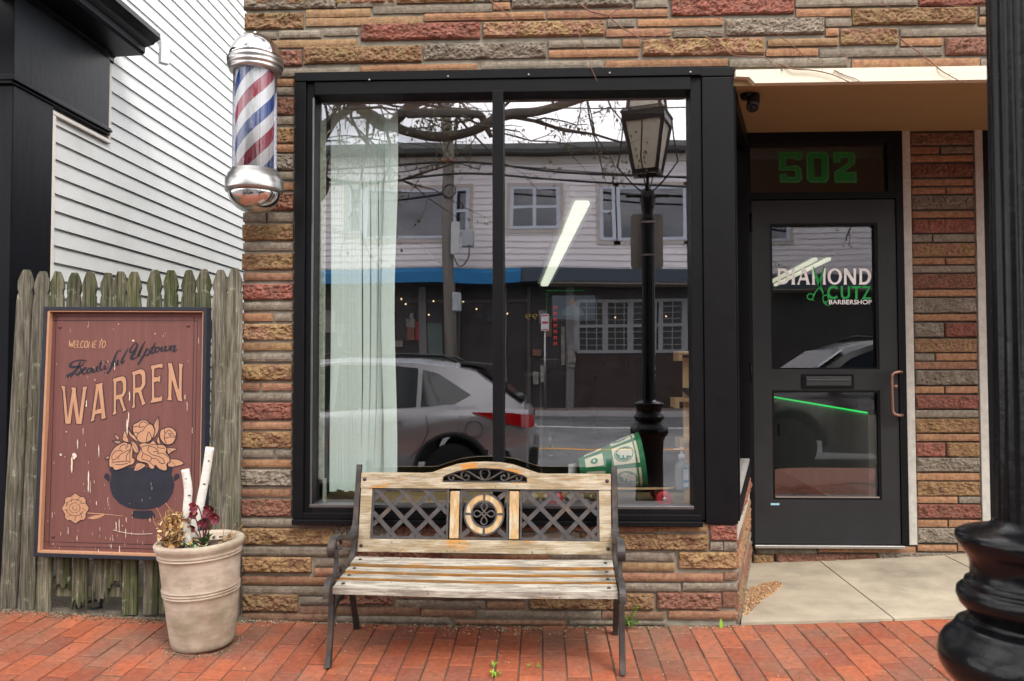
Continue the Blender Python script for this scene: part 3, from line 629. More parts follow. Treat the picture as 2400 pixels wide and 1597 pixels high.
# ---- stone pier right of the door, with its concrete edges, and the step below the door
pr = MB(); m12 = lambda u, v, d: (u, YD-d, v)
p0, p1, p2, p3 = D(2119, 800).x, D(2140, 800).x, D(2291, 800).x, D(2309, 800).x
pw = (p1+.006, p2-.004)
pier([(36, 125, 'b', R_), (140, 190, 'o', S_, .47, 'g'), (203, 250, 'o', S_), (266, 362, 'r2', R_), (378, 425, 'o', S_), (440, 487, 'o2', S_, .55), (500, 598, 'g2', R_), (613, 661, 'o', S_), (674, 772, 'r', R_), (785, 838, 'g', S_, .32), (850, 945, 'y3', R_), (958, 1003, 'o', S_, .52),
      (1015, 1064, 'g', S_), (1076, 1180, 'r2', R_), (1192, 1239, 'o', S_), (1252, 1358, 'g2', R_), (1370, 1418, 'o', S_), (1435, 1535, 'g2', R_, .48, 'r')], 300, 3.136, pw, YD, 2215, pr, m12)
pier([(42, 130, 'y3', R_), (140, 186, 'g', S_, .33, 'o'), (195, 243, 'o2', S_), (253, 348, 'g2', R_), (360, 404, 'o', S_, .47), (418, 508, 'r', R_), (518, 566, 'g', S_), (575, 668, 'y', R_), (678, 723, 'o', S_), (735, 827, 'r', R_, .47, 'y'), (836, 928, 'g2', R_), (938, 986, 'o', S_),
      (996, 1088, 'y', R_), (1096, 1138, 'o', S_, .65, 'g'), (1148, 1240, 'r', R_), (1251, 1298, 'o', S_, .48), (1306, 1402, 'g2', R_)], 780, 2.851, pw, YD, 2215, pr, m12)
rows(1700, 1050, 2.867, [(205, 610, 670, 710, 'g', S_), (622, 1275, 660, 702, 'o', S_), (1290, 1550, 652, 694, 'o', S_), (1562, 2100, 652, 694, 'o', S_), (185, 322, 715, 800, 'y', R_), (340, 1012, 713, 772, 'r2', R_), (1026, 2100, 706, 762, 'g2', R_)], Y=YD, m=m12, mb=pr)
pr_o = pr.build('door_pier', BRICKM, shop, recalc=False)
MB().box(XR-.05, 4.3, YD+.008, YD+.1, -.05, dz0-.0225).box(p0, p3, YD+.012, YD+.2, dz0-.0225, zs1+.05).build('mortar_joints', mat('dark_mortar', (.085, .075, .065), .9, var=.3, bump=.4), pr_o)
pcm = mat('pale_concrete', (.42, .4, .36), .85, var=.15, scale=30, bump=.4, bscale=240)
for q0, q1, zb_ in ((p0+.001, p1-.004, dz0-.004), (p2, p3, dz0-.03)): MB().box(q0, q1, YD-.018, YD+.01, zb_, zs1).build('concrete_edge', pcm, pr_o)
MB().box(p3+.003, 4.3, YD-.01, YD+.06, dz0-.03, zs1+.02).build('next_frame', BLACKM, shop)
# ---- inside the shop
ins = MB()
wallg = mat('dark_interior_wall', (.035, .037, .04), .8, var=.1)
ins.box(XB+.02, XB+.1, .2, 9.1, 0, 3.3); ins.box(XB+.1, 4.2, 9.0, 9.1, 0, 3.3); ins.box(4.2, 4.3, YD+.1, 9.1, 0, 3.3)
ins.build('interior_wall', wallg, shop)
MB().box(XB, 4.3, YD+.3, 9.1, 2.67, 2.75).box(XB, X1, .5, YD+.299, 2.67, 2.75).box(X1, 4.3, YD+.11, 9.1, zs1+.06, zs1+.09).build('interior_ceiling', mat('dark_ceiling', (.12, .12, .125), .8, var=.05), shop)
MB().prism([(XB, .13), (X1-.02, .13), (XR-.05, YD+.1), (4.3, YD+.1), (4.3, 9.1), (XB, 9.1)], lambda u, v, d: (u, v, d), .1, .15).build('interior_floor', mat('dark_floor', (.045, .045, .047), .35, var=.2), shop)
ply = mat('display_plywood', (.36, .27, .13), .6, var=.25, scale=7, stretch=(.3, 5, 5), bump=.1, bscale=30)
MB().box(X0+.03, X1+.02, .09, .62, .555, .58).build('display_shelf', ply, shop)
MB().box(X0+.03, X1+.02, .125, .14, .15, .555).build('shelf_riser', wallg, shop)
jb = MB(); jb.box(xl1-.008, xl1+.018, .1, .13, .585, 2.7); jb.box(xl1-.01, xl1+.024, .1, .15, .585, .72)
jb.build('mint_jamb', mat('flaking_mint_paint', (.42, .48, .38), .7, var=.3, scale=40, bump=.4, bscale=60, mix2=(.25, .24, .18), m2lo=.58, m2hi=.64, m2scale=30), shop)
# ---------------------------------------------------------------- the white house next door
XN = -2.7
house = thing('clapboard_house', 'white clapboard house with black painted shopfront trim and cornice next to the barbershop', 'house', (XN, .2, .1))
side = mat('white_vinyl_siding', (.60, .615, .61), .45, var=.03, scale=3, bump=.05, bscale=200, bdist=.002, mix3=(.50, .51, .485), m3lo=.5, m3hi=.8, m3scale=2.2, speck=(34, .76, (.33, .33, .3)))
pit = .0957; zref = atx(114, 450, XN).z
yP = atx(112, 300, XN).y; yF = atx(244, 230, XN).y; zFb = atx(232, 312, XN).z; zFt = atx(234, 156, XN).z
yC = atx(18, 400, XN).y
zT = atx(118, 262, XN).z-.022
sd = MB(); k0 = int((zref-.0)/pit)
def boards(y0, y1, za, zb):
    z = zref - k0*pit
    while z < zb:
        b, t = z, z+pit
        if t > za and b < zb:
            b2, t2 = max(b, za), min(t, zb)
            xo = lambda zz: XN + .004+.0105*(1-(zz-b)/pit)
            sd.add([(xo(b2), y0, b2), (xo(b2), y1, b2), (xo(t2), y1, t2), (xo(t2), y0, t2)], [(0, 1, 2, 3)])
            if b2 == b: sd.add([(xo(b), y0, b), (xo(b), y1, b), (XN+.002, y1, b+.001), (XN+.002, y0, b+.001)], [(3, 2, 1, 0)])
        z += pit
boards(yP+.02, 9, 0, zT); boards(yF+.02, 9, zT, 6.4)
# butt seams between siding lengths
hs = sd.build('siding', side, house, recalc=False)
body = MB(); body.box(XN-4, XN, yC+.003, 9, -.1, 6.4)
body.build('house_wall', side, house)
bk = MB()
bk.box(XN-.5, XN+.03, yC-.012, yP, .0, zFb-.0005)
bk.box(XN-4, XN-.5, yC-.01, yC+.002, .0, 5.0)
bk_o = bk.build('pilaster', BLACKP, house, bevel=.004)
fr = MB(); fr.box(XN-4, XN+.034, yC-.018, yF, zFb+.045, zFt+.3)
fr_o = fr.build('frieze', BLACKP, house, bevel=.004)
mo = MB()
for i, (a, b, o) in enumerate(((.0, .016, .038), (.0165, .033, .052), (.0335, .0445, .044))):
    mo.box(XN-4, XN+o, yC-.02-o*.4, yF+.004+o*.1, zFb+a, zFb+b)
mo.build('frieze_moulding', BLACKP, house, bevel=.003)
tr = MB(); tr.box(XN, XN+.028, yP+.0005, yP+.032, .0, zT); tr.box(XN, XN+.03, yP+.0005, yF+.034, zT, zT+.024); tr.box(XN, XN+.031, yF+.005, yF+.034, zT+.0245, zFt+.05)
tr.build('white_trim', mat('cream_trim', (.72, .68, .62), .5, var=.08, bump=.05), house, bevel=.004)
YE = yF+.045
prof = [(234, 156), (262, 152), (268, 147), (267, 138), (272, 134), (303, 132), (335, 130), (340, 124), (341, 112), (352, 108), (360, 106), (365, 100), (372, 96), (377, 92), (376, 80)]
pw_ = [at(x, y, YE) for x, y in prof]
co = MB(); pts = [(p.x, p.z) for p in pw_]; pts = [(XN, pts[0][1])]+pts+[(XN, pts[-1][1]+.02)]
co.prism(pts, lambda u, v, d: (u, d, v), yC-.5, YE)
co.prism([(XN-4, pts[0][1]), (XN, pts[0][1]), (pts[6][0], pts[6][1]), (pts[13][0], pts[13][1]), (pts[-2][0], pts[-2][1]), (XN-4, pts[-1][1])], lambda u, v, d: (u, d, v), yC-.9, yC-.5)
co.build('cornice', BLACKP, house)
ds = MB(); pd = [at(373, 96, YE+.1), at(381, 97, YE+.09), at(385, 106, YE+.08), at(385, 120, YE+.07), at(384, 150, YE+.07)]
ds.tube(smooth2([tuple(p) for p in pd], 4), .036, 4, flat=(1, 0, 0), smooth=False)
ds.build('downspout_elbow', mat('white_gutter', (.7, .7, .7), .4, var=.1), house)
# ---------------------------------------------------------------- picket fence
fence = thing('picket_fence', 'weathered grey picket fence with mossy pointed tops filling the gap', 'fence', (-2.05, -.05, .1))
wood = mat('weathered_picket_wood', attr=True, rough=.9, m2scale=6, m2stretch=(9, 9, .4), m2lo=.44, m2hi=.57, var=.7, scale=34, stretch=(4, 4, .22), bump=1.0, bscale=55, bdist=.012,
           mix3=(.24, .26, .18), m3lo=.60, m3hi=.72, m3scale=22, speck=(90, .71, (.025, .022, .018)))
FYf, FYb = -.052, -.034
rg = random.Random(12)
tops = [(59.6, 632), (98, 636), (133.5, 636), (172.6, 639), (209, 637), (252, 639), (281, 636), (313, 636), (360.5, 633), (398.6, 633), (441, 633), (476.5, 631), (516, 632), (549, 629)]
for i, (px, py) in enumerate(tops):
    t = at(px, py, FYf); wd = .072 if i > 1 else .078; zb = {3: .2, 4: .105, 5: .13, 6: .205}.get(i, .085+.01*rg.random()); zt = t.z; cx = t.x
    if i >= 12: wd = .074
    z1, z2, z3 = zt-.10, zt-.125, zt-.165
    wj = lambda: rg.uniform(-.002, .002)
    P = [(-.5, z3), (-.45, z2+.005), (-.40, z2), (-.45, z2-.012+.02), (-.5, z1+.012), (-.49, z1+.03), (-.33, zt-.03), (-.2, zt)]
    outl = []
    right = [(.5, zb), (.5, z3), (.455, z2+.002), (.40, z2+.012), (.46, z1+.006), (.5, z1+.02), (.46, zt-.055), (.31, zt-.022), (.19, zt)]
    left = [(-a, b) for a, b in reversed(right)]
    bot = []
    if i in (3, 4, 5, 6):
        n = 9
        bot = [(-.5+k/n, zb+rg.uniform(0, .05)*(1 if i in (3, 6) else .6)+(.06*abs(k/n-.5)*2 if i in (4, 5) else 0)) for k in range(1, n)]
    ln = .06*max(0, 1-i/7.)
    outl = [(cx+a*wd+wj()-ln*(1-(b-.1)/1.6), b+wj()) for a, b in right+left+bot]
    k = rg.uniform(.68, 1.08); base = [(.155, .138, .098), (.13, .118, .075), (.175, .158, .116)][i % 3]
    if i < 2 or i > 11: base = (.2, .18, .145)
    c = tuple(q*k for q in base); c2 = (.055*k, .066*k, .022*k) if 1 < i < 12 else (.12*k, .115*k, .075*k)
    yo = rg.uniform(-.003, .003)
    mb = MB(); mb.prism(outl, lambda u, v, d: (u+.0, d, v), FYf+yo, FYb+yo, c=c, c2=c2)
    mb.build('picket', wood, fence, bevel=.003)
for z, h_ in ((.42, .085), (1.42, .085), (.17, .045)): MB().box(-2.55, -1.475, FYb+.004, FYb+.045, z, z+h_, c=(.15, .14, .1), c2=(.09, .09, .05)).build('rail', wood, fence)
hose = MB().tube(arc(-2.23, -.09, .055, .03, 0, 345, 20) and [(p[0], .03+p[1]*.0+.02*math.sin(i), .115+.006*math.sin(i*.9)+(p[1]+.09)) for i, p in enumerate(arc(-2.23, -.09, .055, .022, 0, 340, 20))], .008, 8)
tag(hose.build('hose_loop', mat('black_rubber', (.02, .02, .022), .5, bump=.05)), 'black hose loop lying behind the broken picket bottoms', 'hose')
# ---------------------------------------------------------------- the painted welcome sign
YS = -.115
sign = thing('welcome_sign', 'maroon painted wooden welcome sign with a vase of roses hung on the fence', 'sign', (-2.02, -.08, .36))
SC = [at(102, 719, YS), at(485, 720, YS), at(475, 1318, YS), at(77, 1305, YS)]
def sq(u, v, y):
    a = SC[0].lerp(SC[1], u); b = SC[3].lerp(SC[2], u); p = a.lerp(b, v); return (p.x, y, p.z)
navy = mat('navy_sign_paint', (.016, .018, .028), .55, var=.15, bump=.05); tan = mat('tan_sign_paint', (.41, .22, .13), .6, var=.1, scale=40, stretch=(3, 1, .4), bump=.05)
mar = mat('maroon_sign_paint', (.138, .056, .049), .62, var=.1, scale=8, stretch=(6, 1, .5), bump=.12, bscale=40, mix3=(.62, .5, .42), m3lo=.695, m3hi=.71, m3scale=10, m3stretch=(5.5, 1, .75))
YPn = -.085
pn = MB(); pn.quadslab(sq(.006, .004, YPn), sq(.994, .004, YPn), sq(.994, .996, YPn), sq(.006, .996, YPn), (0, .022, 0)); pn_o = pn.build('sign_panel', mar, sign)
a, b = .022, .015
frm = MB()
def fbar(q, y0, y1): frm.hexa([q[0][:1]+(y0,)+q[0][2:], q[1][:1]+(y0,)+q[1][2:], q[1][:1]+(y1,)+q[1][2:], q[0][:1]+(y1,)+q[0][2:], q[3][:1]+(y0,)+q[3][2:], q[2][:1]+(y0,)+q[2][2:], q[2][:1]+(y1,)+q[2][2:], q[3][:1]+(y1,)+q[3][2:]])
def fr4(u0, u1, v0, v1): return [sq(u0, v0, 0), sq(u1, v0, 0), sq(u1, v1, 0), sq(u0, v1, 0)]
for q in (fr4(0, a, 0, 1), fr4(1-a, 1, 0, 1), fr4(a, 1-a, 0, b), fr4(a, 1-a, 1-b, 1)): fbar(q, YS, -.06)
frm_o = frm.build('sign_frame', navy, sign, bevel=.002)
frm = MB(); e_ = .008
for q in (fr4(a+.0005, a+.014, b+.001, 1-b-.001), fr4(1-a-.006, 1-a-.0005, b+.001, 1-b-.001), fr4(a+.0145, 1-a-.0065, b+.0005, b+.005), fr4(a+.0145, 1-a-.0065, 1-b-.008, 1-b-.0005)): fbar(q, YS+.004, YPn-.0002)
frm.build('sign_frame_liner', tan, frm_o)
sm2 = lambda s, ox, oy: (lambda x, y, d: tuple(at(ox+x/s, oy+y/s, YPn-.0012*d)))
mA, mB_, mC = sm2(6.534, 130, 770), sm2(6.032, 230, 970), sm2(2.489, 60, 700)
bl_ = MB()
bl_.ribbon([(178, 103), (983, 104), (960, 1460)], 3.2, mC, .2, 1); bl_.ribbon([(178, 103), (135, 1444), (760, 1462)], 3.2, mC, .2, 1)
bl_.ribbon([(150, 128), (1003, 130), (975, 1440)], 3.2, mC, .2, 1); bl_.ribbon([(150, 128), (108, 1418), (760, 1436)], 3.2, mC, .2, 1)
bl_.build('border_lines', navy, pn_o, recalc=False)
letters = {
 'W': ([(80, 872), (155, 885), (152, 940), (190, 1370), (245, 965), (240, 895), (320, 905), (316, 960), (360, 1370), (412, 945), (410, 890), (492, 885), (475, 950), (405, 1465), (315, 1465), (272, 1130), (235, 1465), (145, 1460), (106, 960)], None),
 'A': ([(608, 855), (725, 825), (722, 890), (770, 1340), (777, 1375), (712, 1398), (694, 1385), (700, 1300), (612, 1322), (598, 1378), (604, 1412), (530, 1438), (545, 1380), (612, 900)], [(660, 950), (690, 1228), (614, 1252)]),
 'R': ([(872, 770), (1000, 732), (1045, 730), (1075, 755), (1088, 800), (1090, 950), (1062, 1020), (1025, 1060), (1060, 1190), (1090, 1255), (1030, 1285), (1027, 1240), (970, 1085), (934, 1092), (928, 1230), (940, 1308), (870, 1335), (886, 1270), (886, 830)], [(935, 822), (1000, 803), (1024, 830), (1030, 950), (1010, 1000), (935, 1025)]),
 'R2': ([(1165, 665), (1290, 622), (1335, 624), (1368, 650), (1381, 695), (1384, 850), (1352, 915), (1320, 955), (1355, 1085), (1388, 1155), (1320, 1188), (1314, 1140), (1262, 982), (1226, 988), (1216, 1130), (1226, 1210), (1160, 1232), (1180, 1160), (1180, 725)], [(1225, 715), (1290, 697), (1315, 725), (1320, 845), (1300, 890), (1228, 915)]),
 'E': ([(1455, 570), (1640, 530), (1646, 608), (1580, 604), (1520, 620), (1515, 745), (1560, 740), (1612, 718), (1606, 828), (1560, 815), (1515, 825), (1520, 1060), (1590, 1050), (1642, 1028), (1634, 1115), (1450, 1150), (1470, 1080), (1470, 640)], None),
 'N': ([(1715, 530), (1785, 530), (1885, 930), (1890, 620), (1882, 530), (1960, 545), (1945, 605), (1936, 1050), (1946, 1125), (1870, 1108), (1785, 800), (1780, 1040), (1787, 1105), (1705, 1105), (1722, 1040), (1727, 620)], None)}
tl, ol = MB(), MB()
for P, h in letters.values():
    tl.prism(P, mA, .3, 1.2, [h] if h else ()); ol.ribbon(P, 13, mA, .4, 1.5, closed=True)
    if h: ol.ribbon(h, 11, mA, .4, 1.5, closed=True)
tl.build('town_lettering', tan, pn_o, recalc=False); ol.build('lettering_outline', navy, pn_o, recalc=False)
wl = MB(); sh_x = lambda x, y: (x+(303-y)*.17, y)
def wstroke(pts, x, wd=15): wl.ribbon([sh_x(x+px, 187+py*1.14) for px, py in pts], wd, mA, .2, 1)
wx_ = 196
for ch_ in 'WELCOME TO':
    SG = {'W': ([[(0, 0), (16, 102)], [(16, 102), (33, 12)], [(33, 12), (52, 102)], [(52, 102), (70, 0)]], 76), 'E': ([[(6, 0), (6, 102)], [(0, 7), (42, 7)], [(0, 50), (36, 50)], [(0, 95), (42, 95)]], 50), 'L': ([[(6, 0), (6, 102)], [(0, 95), (40, 95)]], 46),
          'C': ([arc(30, 51, 24, 46, -40, -320, 12)], 58), 'O': ([arc(30, 51, 24, 45, 0, 350, 16)+[(54, 51)]], 64), 'M': ([[(4, 102), (10, 4), (34, 80), (58, 4), (64, 102)]], 74), 'T': ([[(22, 0), (22, 102)], [(-2, 7), (48, 7)]], 48), ' ': ([], 28)}[ch_]
    for st_ in SG[0]: wstroke(st_, wx_)
    wx_ += SG[1]*1.02
wl.build('welcome_lettering', tan, pn_o, recalc=False)
ST = [([(478, 505), (440, 488), (360, 488), (270, 512), (222, 560), (245, 590), (320, 588), (400, 570), (432, 530), (425, 505)], [10, 12, 14, 16, 26, 30, 22, 14, 12, 8]), ([(385, 500), (340, 600), (275, 680), (215, 722), (168, 728)], [14, 26, 34, 46, 22]), ([(330, 600), (385, 606), (388, 655), (345, 702), (300, 700)], [10, 16, 28, 30, 14]),
 ([(400, 655), (445, 632), (468, 605), (445, 602), (415, 640), (414, 680), (440, 695), (482, 668)], [8, 10, 16, 12, 20, 24, 16, 8]), ([(542, 610), (508, 615), (482, 655), (500, 690), (530, 660), (552, 605), (545, 665), (575, 678)], [14, 14, 22, 18, 10, 22, 22, 8]),
 ([(592, 595), (575, 645), (592, 670), (625, 635), (642, 578), (633, 645), (660, 655)], [18, 22, 16, 10, 20, 22, 8]), ([(705, 490), (680, 590), (690, 640), (722, 622)], [14, 24, 20, 8]), ([(662, 545), (738, 530)], 12), ([(765, 565), (745, 612), (765, 622), (795, 600)], [22, 22, 16, 8]), ([(768, 520), (785, 512)], 24),
 ([(1003, 345), (972, 338), (930, 390), (882, 520), (832, 640), (782, 690), (748, 682)], [18, 12, 20, 30, 26, 14, 16]), ([(845, 535), (905, 520)], 11), ([(915, 498), (893, 555), (908, 580), (940, 548), (957, 488), (947, 548), (972, 558)], [20, 22, 16, 10, 22, 22, 8]), ([(1118, 300), (1062, 400), (1012, 505), (1025, 532), (1062, 490)], [10, 22, 26, 20, 8]),
 ([(1255, 245), (1230, 228), (1180, 268), (1142, 345), (1165, 368), (1225, 320)], [18, 12, 14, 24, 22, 8]), ([(1258, 250), (1205, 375), (1160, 445), (1185, 468), (1250, 430), (1322, 290), (1375, 198)], [24, 34, 36, 26, 16, 22, 10]), ([(1328, 290), (1280, 400), (1300, 432)], [24, 26, 8]),
 ([(1405, 300), (1335, 440), (1258, 558)], [18, 24, 20]), ([(1372, 345), (1428, 328), (1442, 368), (1402, 412), (1360, 402)], [8, 16, 24, 20, 8]), ([(1532, 218), (1472, 340), (1482, 382), (1525, 352)], [14, 26, 20, 8]), ([(1445, 305), (1542, 285)], 11), ([(1562, 290), (1527, 322), (1534, 365), (1572, 350), (1592, 305), (1562, 288), (1622, 312)], [16, 22, 20, 12, 18, 14, 8]),
 ([(1642, 280), (1617, 330), (1637, 350), (1680, 310), (1692, 268), (1675, 328), (1700, 346), (1747, 300), (1738, 265)], [20, 24, 16, 10, 20, 22, 16, 14, 16]), ([(1778, 258), (1755, 348)], [16, 26]), ([(1765, 312), (1810, 264), (1828, 278), (1808, 340), (1825, 352), (1865, 318)], [8, 12, 24, 26, 16, 8])]
sb = MB()
for P, wd in ST:
    wd = wd if hasattr(wd, '__len__') else [wd]*len(P)
    q = smooth2([(p[0], p[1], w_) for p, w_ in zip(P, wd)], 5)
    sb.ribbon([(x, y) for x, y, _ in q], [max(9, z*1.3) for _, _, z in q], mA, .2, 1.1)
sb.build('script_lettering', navy, pn_o, recalc=False)
va = MB()
va.prism([(155, 790), (190, 760), (1050, 760), (1052, 785), (1035, 860), (1060, 920), (1078, 1010), (1050, 1130), (980, 1240), (850, 1325), (700, 1355), (560, 1355), (420, 1330), (300, 1270), (210, 1170), (170, 1060), (165, 980), (180, 900), (185, 850)], mB_, .2, 1)
va.prism([(500, 1370), (760, 1370), (808, 1440), (790, 1475), (640, 1490), (480, 1470), (470, 1440)], mB_, .2, 1)
va.prism([(155, 965), (95, 920), (82, 880), (105, 845), (140, 845), (165, 880), (165, 940)], mB_, .2, 1); va.prism([(1075, 960), (1140, 915), (1155, 880), (1130, 848), (1095, 850), (1068, 890)], mB_, .2, 1)
va.build('vase_artwork', navy, pn_o, recalc=False)
RO = [([(490, 200), (500, 150), (560, 120), (620, 88), (690, 100), (730, 140), (780, 165), (800, 230), (790, 300), (750, 370), (680, 410), (590, 405), (545, 350), (495, 270)], [[(500, 190), (560, 175), (600, 195), (650, 178)], [(545, 350), (562, 280), (632, 240)], [(632, 240), (662, 190), (710, 150), (760, 150), (797, 225)], [(680, 410), (690, 330), (715, 255), (750, 320), (755, 365)], [(580, 180), (600, 130), (640, 115), (705, 138)], [(495, 275), (540, 260), (570, 285)]]),
 ([(870, 300), (880, 240), (930, 205), (1000, 190), (1060, 210), (1105, 270), (1095, 350), (1050, 420), (970, 440), (920, 410), (880, 360)], [[(930, 210), (945, 280), (935, 350), (970, 440)], [(950, 280), (1000, 230), (1050, 280), (1100, 330)], [(935, 355), (1000, 330), (1097, 332)], [(985, 285), (1020, 280), (1032, 310), (1000, 300)]]),
 ([(545, 600), (580, 540), (598, 480), (578, 440), (640, 410), (720, 420), (780, 376), (830, 430), (920, 440), (970, 490), (960, 550), (1000, 600), (1015, 680), (970, 710), (975, 790), (930, 805), (860, 780), (805, 725), (790, 780), (730, 770), (690, 700), (600, 680), (545, 650)],
  [[(610, 520), (620, 470), (690, 450), (760, 440), (830, 440), (850, 480), (940, 490)], [(610, 520), (640, 560), (730, 600), (760, 630)], [(630, 570), (620, 640), (700, 665), (790, 740)], [(700, 520), (720, 465), (800, 480), (845, 520), (840, 570)], [(700, 520), (760, 580), (840, 600), (920, 640), (940, 700)], [(780, 540), (840, 530)], [(760, 630), (830, 640), (880, 700), (940, 700)], [(850, 560), (920, 560), (990, 610)], [(760, 630), (730, 680)]]),
 ([(150, 680), (170, 580), (220, 490), (300, 430), (370, 402), (420, 420), (470, 440), (490, 520), (485, 620), (520, 640), (500, 710), (440, 730), (350, 770), (240, 800), (205, 760), (160, 750)],
  [[(200, 660), (195, 590), (250, 530), (330, 520), (340, 545)], [(190, 690), (280, 680), (400, 670), (450, 690)], [(290, 650), (300, 590), (380, 540), (450, 510), (400, 600), (400, 670)], [(300, 500), (330, 450), (390, 440), (390, 500)], [(420, 420), (415, 480)], [(470, 440), (450, 560), (450, 690)], [(200, 660), (250, 640), (280, 600)], [(240, 720), (330, 720), (420, 700)]])]
LV = [[(852, 40), (860, 140), (850, 250), (785, 345), (765, 350), (800, 230), (790, 150)], [(345, 330), (372, 235), (402, 300), (432, 400), (352, 382)], [(460, 375), (540, 430), (575, 540), (530, 552), (490, 500)], [(500, 815), (540, 705), (620, 700), (672, 735), (580, 797)], [(1000, 640), (1130, 648), (1212, 705), (1100, 745), (1010, 752), (980, 710)],
 [(970, 480), (1110, 495), (1040, 540), (990, 572)], [(235, 280), (290, 320), (300, 368), (250, 350)], [(200, 380), (300, 385), (318, 415), (270, 425)], [(850, 305), (885, 430), (830, 400)], [(90, 640), (140, 600), (165, 620), (130, 645)], [(420, 190), (470, 280), (540, 330), (570, 400), (500, 360), (440, 300)]]
rm, rl = MB(), MB()
for P in LV:
    P = smooth2(P+[P[0]], 3)[:-1]; MB().prism(P, mB_, .9, 1.7).build('leaf_artwork', tan, pn_o, recalc=False); rl.ribbon(P, 9, mB_, 1.0, 2.0, closed=True); i = len(P)//2; rl.ribbon([P[0], ((P[0][0]+P[i][0])/2+6, (P[0][1]+P[i][1])/2), P[i]], 4, mB_, 1.0, 2.0)
for k, (P, ls) in enumerate(RO):
    P = smooth2(P+[P[0]], 3)[:-1]; z = 1.5+.35*k; MB().prism(P, mB_, z, z+.7).build('rose_artwork', tan, pn_o, recalc=False); rl.ribbon(P, 12, mB_, z+.1, z+1, closed=True)
    for l_ in ls: rl.ribbon(smooth2(l_, 3), 9, mB_, z+.1, z+1)
FL = [(290+74*cos(t*.2244)*(1+.09*cos(t*.2244*8)), 1225+82*sin(t*.2244)*(1+.09*cos(t*.2244*8))) for t in range(28)]
MB().prism(FL, mC, .8, 1.6).build('rose_artwork', tan, pn_o, recalc=False); rl.ribbon(FL, 3.4, mC, .9, 1.9, closed=True)
for r_, a0, a1 in ((52, 20, 170), (55, 190, 330), (34, 100, 290), (30, -60, 90), (14, 0, 300)): rl.ribbon(arc(288, 1222, r_, r_*.9, a0, a1, 9), 2.8, mC, .9, 1.9)
for a_ in range(0, 360, 40): rl.ribbon([(288+42*cos(radians(a_)), 1222+42*sin(radians(a_))), (290+66*cos(radians(a_+14)), 1225+70*sin(radians(a_+14)))], 2.4, mC, .9, 1.9)
rm.ribbon([(360, 1250), (470, 1258), (570, 1268)], [7, 6, 3], mC, .3, 1); rm.prism([(358, 1282), (400, 1266), (470, 1258), (430, 1280), (395, 1288)], mC, .3, 1)
rl.ribbon([(360, 1246), (470, 1254), (575, 1266)], 2, mC, .4, 1.3)
rm.build('stem_artwork', tan, pn_o, recalc=False); rl.build('rose_line_artwork', navy, pn_o, recalc=False)
# chipped paint showing the pale wood
ch = MB(); rg = random.Random(4); pale = mat('bare_pale_wood', (.58, .5, .4), .8, var=.2, scale=60)
def chip(x, y, w_, h_):
    n = 5; Lp = [(x-w_*rg.uniform(.2, .6), y+h_*i/n) for i in range(1, n)]; Rp = [(x+w_*rg.uniform(.2, .6), y+h_*i/n) for i in range(n-1, 0, -1)]
    ch.prism([(x, y)]+Lp+[(x+rg.uniform(-1, 1), y+h_)]+Rp, mC, 2.8, 3.6)
for x, y, w_, h_ in ((600, 660, 8, 70), (592, 700, 12, 100), (606, 540, 6, 60), (283, 900, 26, 40), (270, 920, 10, 100), (303, 820, 8, 60), (205, 905, 16, 14), (427, 850, 6, 80), (366, 1000, 9, 135), (413, 1180, 5, 28), (378, 1060, 4, 80), (355, 590, 10, 44), (528, 1300, 7, 60), (546, 1280, 5, 90), (584, 1340, 5, 62), (300, 1380, 4, 36), (248, 1330, 4, 48), (117, 905, 8, 10), (425, 1460, 4, 36), (548, 1440, 6, 44), (500, 1430, 4, 30), (930, 560, 5, 30), (942, 600, 4, 60), (972, 750, 3, 40), (543, 145, 5, 8), (628, 240, 14, 12), (755, 200, 4, 10), (335, 755, 4, 40), (238, 775, 8, 6), (520, 370, 5, 50), (205, 1360, 3, 24), (400, 1060, 4, 20), (155, 1245, 3, 40), (725, 1280, 5, 24)): chip(x, y, w_, h_)
for _ in range(70): chip(rg.uniform(130, 960), rg.choice([rg.uniform(120, 700), rg.uniform(750, 1460), rg.uniform(1200, 1460)]), rg.uniform(1, 3.4), rg.uniform(4, 26))
ch.ribbon(smooth2([(510, 1350), (560, 1362), (640, 1374), (740, 1372)], 4), 3, mC, 2.8, 3.4)
ch.build('paint_chips', pale, pn_o, recalc=False)['kind'] = 'stuff'
for x, y in ((202, 167), (950, 158), (162, 1388)): q = mC(x, y, 0); sr = MB(); sr.lathe([(.008, 0), (.008, .003), (.004, .005)], (q[0], YPn, q[2]), 10, axis=(0, -1, 0)); sr.build('screw', mat('painted_screw', (.1, .04, .035), .5), pn_o)
# ---------------------------------------------------------------- barber pole
PC = at(596, 450, -.185); YPo = -.185; PX_ = PC.x
bp = thing('barber_pole', 'chrome barber pole with red white and blue stripes bracketed to the brick corner', 'barber pole', (PX_, YPo, at(590, 490, YPo).z))
zz = lambda y: at(596, y, YPo-.115).z
zb1, zc1, zg1_, zd0 = zz(434), zz(386), zz(149), zz(117); zb0 = zb1-.108; zd1 = zd0+.118
C0 = (PX_, YPo, 0)
bowl = [(.118*sin(t)*1.0, zb1-.008-(zb1-zb0-.008)*cos(t)) for t in [i*pi/2/12 for i in range(13)]]; bowl[0] = (.002, bowl[0][1])
MB().lathe(bowl, C0, 48).build('bottom_bowl', CHROME, bp)
hgt = zc1-zb1
MB().lathe([(.119, zb1-.008), (.131, zb1-.006), (.132, zb1+.004), (.131, zb1+hgt*.55), (.122, zb1+hgt*.6), (.12, zb1+hgt*.78), (.110, zb1+hgt*.8), (.107, zc1)], C0, 48).build('bottom_collar', ALU, bp)
H2 = zd0-zg1_
